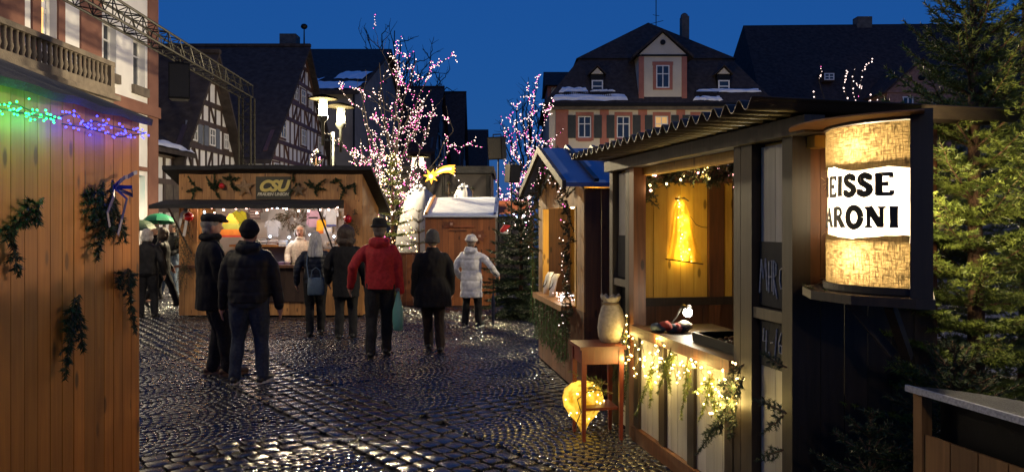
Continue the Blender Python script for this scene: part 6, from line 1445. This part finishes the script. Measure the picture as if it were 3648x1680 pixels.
    b.tube([hc+Rh@Vector((-.013*H,.045*H,-.038*H)), hc+Rh@Vector((.013*H,.045*H,-.038*H))], [.006*H,.006*H], 6, True)   # lips
    for sg in (-1,1): b.ell(hc+Rh@Vector((sg*.044*H,-.004*H,-.008*H)), (.006*H,.013*H,.02*H), 8, 6, Rh)
    remesh('body', b, .0105 if detail >= 1 else .014, SKIN, root, 2)
    if face:
        fm = MB()
        for sg in (-1,1): fm.ell(hc+Rh@Vector((sg*.017*H,.0485*H,.003*H)), (.008*H,.004*H,.0045*H), 8, 6)
        fm.build('eyes', pm('dark_eye',(.02,.015,.012),None,10,.3,0), root, True)
        gm = MB()
        for sg in (-1,1): gm.tube([hc+Rh@Vector((sg*.0175*H+.0135*H*math.cos(t*.5236), .0565*H, .003*H+.010*H*math.sin(t*.5236))) for t in range(13)], .0014*H, 5)
        gm.tube([hc+Rh@Vector((-.005*H,.058*H,.004*H)), hc+Rh@Vector((.005*H,.058*H,.004*H))], .0012*H, 4); gm.build('glasses', pm('glasses_frame',(.12,.07,.05),None,10,.3,0), root)
        MB().tube([hc+Rh@Vector((-.014*H,.0515*H,-.037*H)), hc+Rh@Vector((0,.0535*H,-.039*H)), hc+Rh@Vector((.014*H,.0515*H,-.037*H))], .0032*H, 6, True).build('mouth', pm('lips',(.4,.09,.08),None,10,.5,0), root)
        for sg in (-1,1): MB().tube([hc+Rh@Vector((sg*.008*H,.053*H,.017*H)), hc+Rh@Vector((sg*.03*H,.047*H,.017*H))], .0022*H, 5, True).build('eyebrow', fabric('brow',(.15,.1,.07)), root)
    # --- trousers
    t = MB()
    for hp_, kn, ank, ft in legs:
        a2 = ank+Vector((0,0,-.012*H)); t.tube([hp_+Vector((0,0,.03*H)), hp_+(kn-hp_)*.5, kn, kn+(a2-kn)*.5, a2], [.062*H*stout,.054*H*stout,.045*H,.041*H,.038*H], 12, True)
    t.loft([ering((0,0,z*H), x*H*stout, y*H*stout, 18) for z,x,y in ((.47,.07,.06),(.5,.105,.075),(.56,.10,.075),(.62,.09,.07))])
    remesh('trousers', t, .0135, trou, root, 3, .011, 15)
    # --- shoes
    for hp_, kn, ank, ft in legs:
        d = Vector((math.sin(ft[3]), math.cos(ft[3]), 0)); u = Vector((0,0,1)); pit = ft[4] if len(ft) > 4 else 0
        dd = d*math.cos(pit)-u*math.sin(pit); base = ank-u*.052*H
        s = MB(); hl = base-dd*.035*H+u*.025*H; to = base+dd*.105*H+u*.022*H
        s.tube([hl, base+dd*.03*H+u*.03*H, to], [.024*H,.028*H,.022*H], 10, True); s.tube([base+u*.03*H, ank+u*.02*H], [.028*H,.026*H], 10, True)
        so = remesh('shoe', s, .011, shoes, root, 2)
        if sole is not None:
            sd = Vector((d.y,-d.x,0)); P = [hl+sd*.02*H,base+dd*.04*H+sd*.028*H,to+sd*.02*H,to+dd*.02*H,to-sd*.02*H,base+dd*.04*H-sd*.028*H,hl-sd*.02*H,hl-dd*.02*H]
            P = [p-u*(p.z-base.z-0)*(1 if pit == 0 else .0)+u*(.002) for p in P]; MB().prism(P, (0,0,.016*H)).build('sole', sole, so)
    # --- coat
    c = MB(); hm = hem/H; z_w = .62; top = .835
    lev = [(hm, .098*flare*1.05, .082*flare*1.05, 0),(hm+.02, .102*flare, .085*flare, 0),(max(hm+.05,.5), .108*(1+(flare-1)*.6), .085*(1+(flare-1)*.6), .1),(z_w, .104, .08, .35),(.70,.110,.082,.7),(.76,.113,.078,.9),(.795,.100,.068,1),(.82,.074,.058,1),(.84,.05,.05,1),(.865,.042,.046,1.05)]
    lev = sorted(lev, key=lambda q: q[0])
    c.loft([ering((0,ly*q[3],q[0]*H), q[1]*H*stout, q[2]*H*stout, 24) for q in lev])
    for s_, el, wr_ in arms:
        w2 = wr_+U(wr_-el)*.004*H; c.tube([s_+Vector((-s_.x*.16,0,-.018*H)), s_+(el-s_)*.5, el, el+(w2-el)*.5, w2], [.041*H*stout**.5,.041*H*stout**.5,.038*H,.034*H,.031*H], 12, True)
    if collar: c.tube([Vector((.04*H*math.cos(a), ly+.045*H*math.sin(a)+.004*H, .852*H)) for a in [k*.5236 for k in range(12)]], .016*H, 8)
    if hood:
        c.ell(Vector((0,ly-.05*H,.835*H)), (.075*H,.04*H,.045*H), 14, 9); c.tube([Vector((.058*H*math.cos(a), ly-.012*H+.05*H*math.sin(a), .85*H)) for a in [math.pi*k/9+math.pi for k in range(10)]], .022*H, 8, True)
    remesh('coat', c, .0125, coat, root, 3, .013, 9, quilt)
    if scarf: remesh('scarf', MB().tube([Vector((.05*H*math.cos(a), ly+.05*H*math.sin(a), .86*H+.006*H*math.sin(a*2))) for a in [k*.5236 for k in range(13)]], .021*H, 9, True), .012, scarf, root, 2, .006, 20)
    # --- hair
    HS = 1.07
    def hp3(x, y, z): return hc+Rh@Vector((x*H*HS, y*H*HS, z*H*HS))
    if hair:
        h = MB()
        if hair == 'short': h.ell(hp3(0,-.008,.014), (.049*H*HS,.056*H*HS,.056*H*HS), 16, 10, Rh); h.ell(hp3(0,-.03,-.025), (.04*H*HS,.026*H*HS,.032*H*HS), 12, 8, Rh)
        if hair == 'bob': h.ell(hp3(0,-.012,.014), (.052*H*HS,.058*H*HS,.058*H*HS), 16, 10, Rh); [h.tube([hp3(sg*.044,.006,.02), hp3(sg*.05,-.005,-.03), hp3(sg*.045,-.006,-.06)], [.016*H,.02*H,.014*H], 8, True) for sg in (-1,1)]; h.ell(hp3(0,-.034,-.03), (.05*H*HS,.03*H*HS,.045*H*HS), 12, 8, Rh)
        if hair == 'long': h.ell(hp3(0,-.012,.014), (.053*H*HS,.06*H*HS,.06*H*HS), 16, 10, Rh); h.loft([ [p for p in [hp3(0,-.03,0)+Vector((q.x, q.y-.012*H*k, -.0*H+z*H*HS)) for q in ering((0,0,0), x*H*HS, y*H*HS, 14)]] for k,(z,x,y) in enumerate(((.02,.05,.04),(-.04,.058,.042),(-.09,.066,.04),(-.135,.068,.036),(-.16,.058,.026)))])
        if hair == 'curly': h.ell(hp3(0,-.012,.0), (.075*H*HS,.075*H*HS,.08*H*HS), 18, 12, Rh); h.ell(hp3(0,-.03,-.06), (.08*H*HS,.055*H*HS,.055*H*HS), 14, 9, Rh)
        remesh('hair', h, .010, pm('hair_%d_%d' % (int(hairc[0]*99), int(hairc[2]*99)), hairc, tuple(x*.5 for x in hairc), 60, .55, .8, .006, stretch=(1,1,.15)), root, 3, .012 if hair == 'curly' else .005, 22)
    if hat:
        ty, mt = hat; h = MB()
        if ty == 'flat':
            h.loft([[hp3(0,0,0)+Rh@Vector((q.x, q.y+oy*H*HS, z*H*HS)) for q in ering((0,0,0), x*H*HS, y*H*HS, 20)] for z,x,y,oy in ((.022,.049,.058,0),(.036,.056,.07,.006),(.052,.056,.072,.008),(.066,.046,.056,0),(.072,.02,.025,-.004))])
            h.loft([[hp3(0,0,0)+Rh@Vector((q.x, q.y+oy*H*HS, z*H*HS)) for q in ering((0,0,0), x*H*HS, y*H*HS, 16)] for z,x,y,oy in ((.018,.044,.03,.062),(.027,.046,.034,.06),(.034,.04,.03,.055))])
        if ty == 'beanie': h.ell(hp3(0,-.006,.022), (.053*H*HS,.06*H*HS,.06*H*HS), 18, 11, Rh); h.loft([[hp3(0,-.006,0)+Rh@Vector((q.x,q.y,z*H*HS)) for q in ering((0,0,0), x*H*HS, y*H*HS, 18)] for z,x,y in ((.0,.052,.058),(.012,.057,.063),(.028,.055,.061))]); h.ell(hp3(0,-.03,-.008), (.045*H*HS,.035*H*HS,.03*H*HS), 12, 8, Rh)
        if ty == 'brim':
            h.loft([[hp3(0,-.004,0)+Rh@Vector((q.x,q.y,z*H*HS)) for q in ering((0,0,0), x*H*HS, y*H*HS, 20)] for z,x,y in ((.02,.050,.057),(.035,.05,.056),(.07,.046,.052),(.082,.036,.042),(.086,.01,.012))])
            h.loft([[hp3(0,-.004,0)+Rh@Vector((q.x,q.y,z*H*HS)) for q in ering((0,0,0), x*H*HS, y*H*HS, 20)] for z,x,y in ((.018,.06,.068),(.024,.066,.074),(.03,.06,.066))])
        if ty == 'cloche': h.ell(hp3(0,-.008,.02), (.054*H*HS,.062*H*HS,.062*H*HS), 18, 11, Rh); h.loft([[hp3(0,-.01,0)+Rh@Vector((q.x,q.y,z*H*HS)) for q in ering((0,0,0), x*H*HS, y*H*HS, 20)] for z,x,y in ((-.03,.056,.064),(-.015,.059,.067),(.015,.055,.063))])
        if ty == 'fur': h.ell(hp3(0,-.004,.03), (.058*H*HS,.062*H*HS,.05*H*HS), 18, 11, Rh); h.tube([hp3(.052*math.cos(a), .054*math.sin(a)-.004, .02) for a in [k*.5236 for k in range(13)]], .018*H, 8, True)
        remesh('hat', h, .010, mt, root, 3, .012 if ty == 'fur' else .004, 30)
    return root
BLK = fabric('black_wool', (.011,.011,.013)); BLK2 = fabric('black_nylon', (.013,.013,.015), .6, 20); DARKT = fabric('charcoal_trouser', (.016,.016,.019)); JEAN = fabric('dark_jeans', (.045,.055,.075)); JEANL = fabric('light_jeans', (.12,.16,.22))
BSH = pm('black_shoe', (.012,.012,.012), None, 20, .4, .2); BRSH = pm('brown_shoe', (.09,.045,.022), None, 20, .5, .3); WSO = pm('white_sole', (.6,.6,.58), None, 20, .5, .1); TSO = pm('tan_sole', (.2,.11,.06), None, 20, .6, .1)
RED = fabric('red_softshell', (.34,.022,.028), .7, 30); WHT = fabric('pale_quilted_coat', (.62,.62,.66), .6, 20); CRM = fabric('cream_jacket', (.68,.6,.5), .8, 30); NAVY = fabric('navy_quilted_nylon', (.018,.022,.034), .5, 20)
GREYK = fabric('grey_knit', (.05,.05,.055)); WFUR = pm('white_fur', (.75,.72,.68), (.55,.52,.5), 60, .95, .9, .01)
X = lambda px, Y: (px-CX)*Y/F
person('man in flat cap and long black coat seen in profile', (-3.36,8.80,0), R(-62), 1.80, BLK, .74, DARKT, BRSH, ((-.09,.02,0,.2),(.10,.16,0,-.1)), ((-.22,.10,.84),(.21,.16,.85)), hat=('flat', fabric('dark_cap',(.013,.013,.016))), hair='short', hairc=(.22,.2,.18), stout=1.06, flare=1.1, sole=TSO, scarf=BLK, lean=-.01)
person('stocky man in black padded jacket and jeans standing with his back turned', (-2.80,8.36,0), R(4), 1.72, BLK2, .86, JEAN, BSH, ((-.15,.0,0,-.15),(.14,.02,0,.25)), ((-.29,.05,.82),(.31,.06,.79)), hat=('beanie', BLK), stout=1.18, hood=True, scarf=BLK2, sole=WSO, quilt=(.13,.004,.0), lean=.01)
person('stall keeper with short grey hair and glasses in cream jacket', (-4.04,15.0,0.06), R(180), 1.60, CRM, .78, DARKT, BSH, ((-.1,0,0,0),(.1,0,0,0)), ((-.20,.26,.90),(.16,.30,.92)), hair='bob', hairc=(.32,.29,.26), face=True, headturn=.15, stout=.98)
person('woman with long grey hair and dark blue quilted jacket from behind', (-2.98,11.9,0), R(15), 1.57, NAVY, .80, fabric('black_trouser',(.014,.014,.016)), BSH, ((-.08,-.02,0,0),(.09,.17,0,.1)), ((-.27,.05,.80),(.25,.16,.86)), hair='long', hairc=(.45,.43,.42), quilt=(.075,.010,0), stout=1.03)
person('woman with dark curly hair in black coat from behind', (-2.45,11.6,0), R(10), 1.66, BLK, .62, DARKT, BSH, ((-.1,0,0,0),(.1,.06,0,.1)), ((-.26,.10,.85),(.27,.08,.82)), hair='curly', hairc=(.035,.018,.012), stout=1.05, flare=1.1)
person('person in red jacket and black hat walking away', (-1.70,10.08,0), R(2), 1.74, RED, .86, fabric('black_jean',(.017,.018,.022)), BSH, ((-.10,-.10,0,-.1),(.07,.16,0,.1)), ((-.37,.02,.90),(.26,.06,.80)), hat=('brim', BLK), hair='short', hairc=(.1,.08,.07), hood=True, stout=1.03)
person('person in loose black coat and dark cloche hat walking away', (-1.06,10.48,0), R(8), 1.60, BLK, .60, fabric('dark_red_brown_trouser',(.022,.015,.015)), BSH, ((-.04,.16,0,.1),(.10,-.08,0,0)), ((-.24,.04,.76),(.25,.05,.78)), hat=('cloche', GREYK), hair='short', hairc=(.2,.19,.18), stout=1.12, flare=1.42)
person('woman in long white coat with white fur hat', (-.67,12.9,0), R(-12), 1.50, WHT, .49, fabric('black_legging',(.013,.013,.015)), BSH, ((-.11,.0,0,0),(.12,.02,0,.2)), ((-.22,.12,.80),(.40,.14,.86)), hat=('fur', WFUR), hair='short', hairc=(.2,.15,.12), scarf=BLK, hood=True, stout=1.05, flare=1.12, quilt=(.17,.008,0), sole=WSO, detail=1)
person('white haired person in black jacket beside the orange hut', (X(523,14.2),14.2,0), R(5), 1.60, BLK2, .78, DARKT, BSH, ((-.11,0,0,0),(.12,.04,0,0)), ((-.27,.02,.8),(.28,.04,.8)), hair='bob', hairc=(.6,.57,.53), stout=1.1, detail=.7)
person('dark clad person striding right between hut and stall', (X(578,15.6),15.6,0), R(-80), 1.62, BLK2, .74, DARKT, BSH, ((-.06,-.38,.12,0,.7),(.07,.32,0,0)), ((-.25,.1,.82),(.26,-.1,.85)), hair='bob', hairc=(.06,.035,.02), stout=1.05, flare=1.1, headturn=1.4, detail=.7)
person('person in dark jacket and light jeans further back near stall corner', (X(618,18.3),18.3,0), R(150), 1.72, fabric('black_leather',(.015,.015,.016),.45), .95, JEANL, pm('white_trainer',(.6,.6,.6)), ((-.1,0,0,0),(.14,.25,0,0)), ((-.22,.22,1.0),(.2,.25,1.1)), hair='short', hairc=(.05,.035,.025), stout=1.0, detail=.7)
person('umbrella carrier in dark coat mostly hidden behind the white haired one', (X(556,17.6),17.6,0), R(160), 1.66, BLK, .7, DARKT, BSH, ((-.1,0,0,0),(.1,.05,0,0)), ((-.2,.2,1.15),(.15,.22,1.2)), hair='short', hairc=(.3,.28,.25), stout=1.05, detail=.7)
# umbrellas, bags
def umbrella(label, c, r, h, mat, tilt=0, rz=0, shaft=.75):
    u = thing('umbrella', label, 'umbrella', c, rz); u.rotation_euler = (tilt,0,rz); n = 8; rings = []
    m = MB(); V = [Vector((0,0,h))]; Fc = []
    for j in range(1,6):
        t = j/5
        for k in range(n*4):
            a = 2*math.pi*k/(n*4); sag = 1-.07*t*abs(math.sin(a*n/2)); q = r*math.sin(t*1.25)/math.sin(1.25)*sag; V.append(Vector((q*math.cos(a), q*math.sin(a), h*(math.cos(t*1.25)-math.cos(1.25))/(1-math.cos(1.25))-.03*t*abs(math.sin(a*n/2))*0)))
    nn = n*4; Fc = [(0,1+k,1+(k+1)%nn) for k in range(nn)]+[(1+j*nn+k,1+(j+1)*nn+k,1+(j+1)*nn+(k+1)%nn,1+j*nn+(k+1)%nn) for j in range(4) for k in range(nn)]
    m.add(V, Fc); m.build('canopy', mat, u, False)
    MB().tube([(0,0,h+.06),(0,0,-shaft)],.008,6).build('shaft', STEEL, u); MB().tube([(0,0,-shaft),(0,.03,-shaft-.06),(0,.06,-shaft)],.012,6,True).build('handle', BLACK, u)
    for k in range(n): a = 2*math.pi*k/n; MB().tube([(0,0,h-.01),(r*.55*math.cos(a),r*.55*math.sin(a),h*.62),(r*.98*math.cos(a),r*.98*math.sin(a),-.005)],.004,3).build('rib', STEEL, u)
umbrella('open green umbrella above the passers-by at left', W(565,792,17.4), .36, .2, pm('green_umbrella',(.02,.22,.11),(.012,.15,.07),6,.5,.2), R(-8), .3, .5)
umbrella('dark green plaid umbrella half hidden by the orange hut', W(497,812,16.4), .33, .17, pm('plaid_umbrella',(.08,.12,.06),(.02,.05,.03),25,.6,.2), R(10), .2, .5)
def handbag(label, c, rz, w_, h, d, mat, strap):
    b = thing('handbag', label, 'bag', c, rz); rings = [ering((0,0,z), w_/2*s, d/2*s2, 16, 4) for z,s,s2 in ((0,.9,.85),(.02,1,1),(h*.5,1,1),(h*.95,.94,.75),(h,.92,.6))]
    MB().loft(rings).build('bag_body', mat, b, True)
    for s in strap: MB().tube(s, .009, 6).build('strap', mat, b)
    MB().tube([(-w_*.3,-d*.45,h*.95),(-w_*.22,-d*.45,h+.11),(0,-d*.45,h+.15),(w_*.22,-d*.45,h+.11),(w_*.3,-d*.45,h*.95)],.008,6).build('handle', mat, b)
handbag('dusty blue shoulder handbag worn by the grey haired woman', (X(1126,11.62),11.62,.64), R(12), .25, .26, .1, pm('blue_leather',(.07,.11,.16),None,30,.5,.3), [[(-.11,.03,.25),(-.14,.12,.45),(-.13,.2,.6),(-.09,.26,.70)]])
bgm = MB(); rs = random.Random(4)
bg_ = thing('plastic_bag', 'translucent teal carrier bag hanging from the hand of the red jacketed person', 'bag', (X(1418,10.02),10.02,.33))
rings = [[p+Vector((.008*rs.uniform(-1,1),.008*rs.uniform(-1,1),0)) for p in ering((0,0,z), a, b_, 18)] for z,a,b_ in ((0,.03,.02),(.02,.055,.04),(.12,.07,.05),(.26,.062,.045),(.36,.045,.03),(.44,.022,.018),(.50,.012,.012))]
m, nt, b = nmat('teal_plastic'); b.inputs['Base Color'].default_value = (.10,.28,.26,1); b.inputs['Roughness'].default_value = .35; b.inputs['Alpha'].default_value = .85; MB().loft(rings).build('bag_body', m, bg_, True)
MB().tube([(-.01,0,.49),(-.015,0,.54),(.015,0,.54),(.01,0,.49)],.005,5).build('handle', m, bg_)
umb = thing('folded_umbrella', 'folded dark umbrella held low by the woman in white', 'umbrella', (X(1757,12.75),12.75,.02)); MB().tube([(0,0,.0),(0,0,.12),(0,0,.4),(0,0,.55)],[.006,.025,.035,.012],10,True).build('folded_canopy', fabric('navy_umbrella',(.015,.018,.04)), umb, True); MB().tube([(0,0,.5),(0,0,.84),(.03,0,.87),(.06,0,.84)],.009,6,True).build('handle', BLACK, umb)
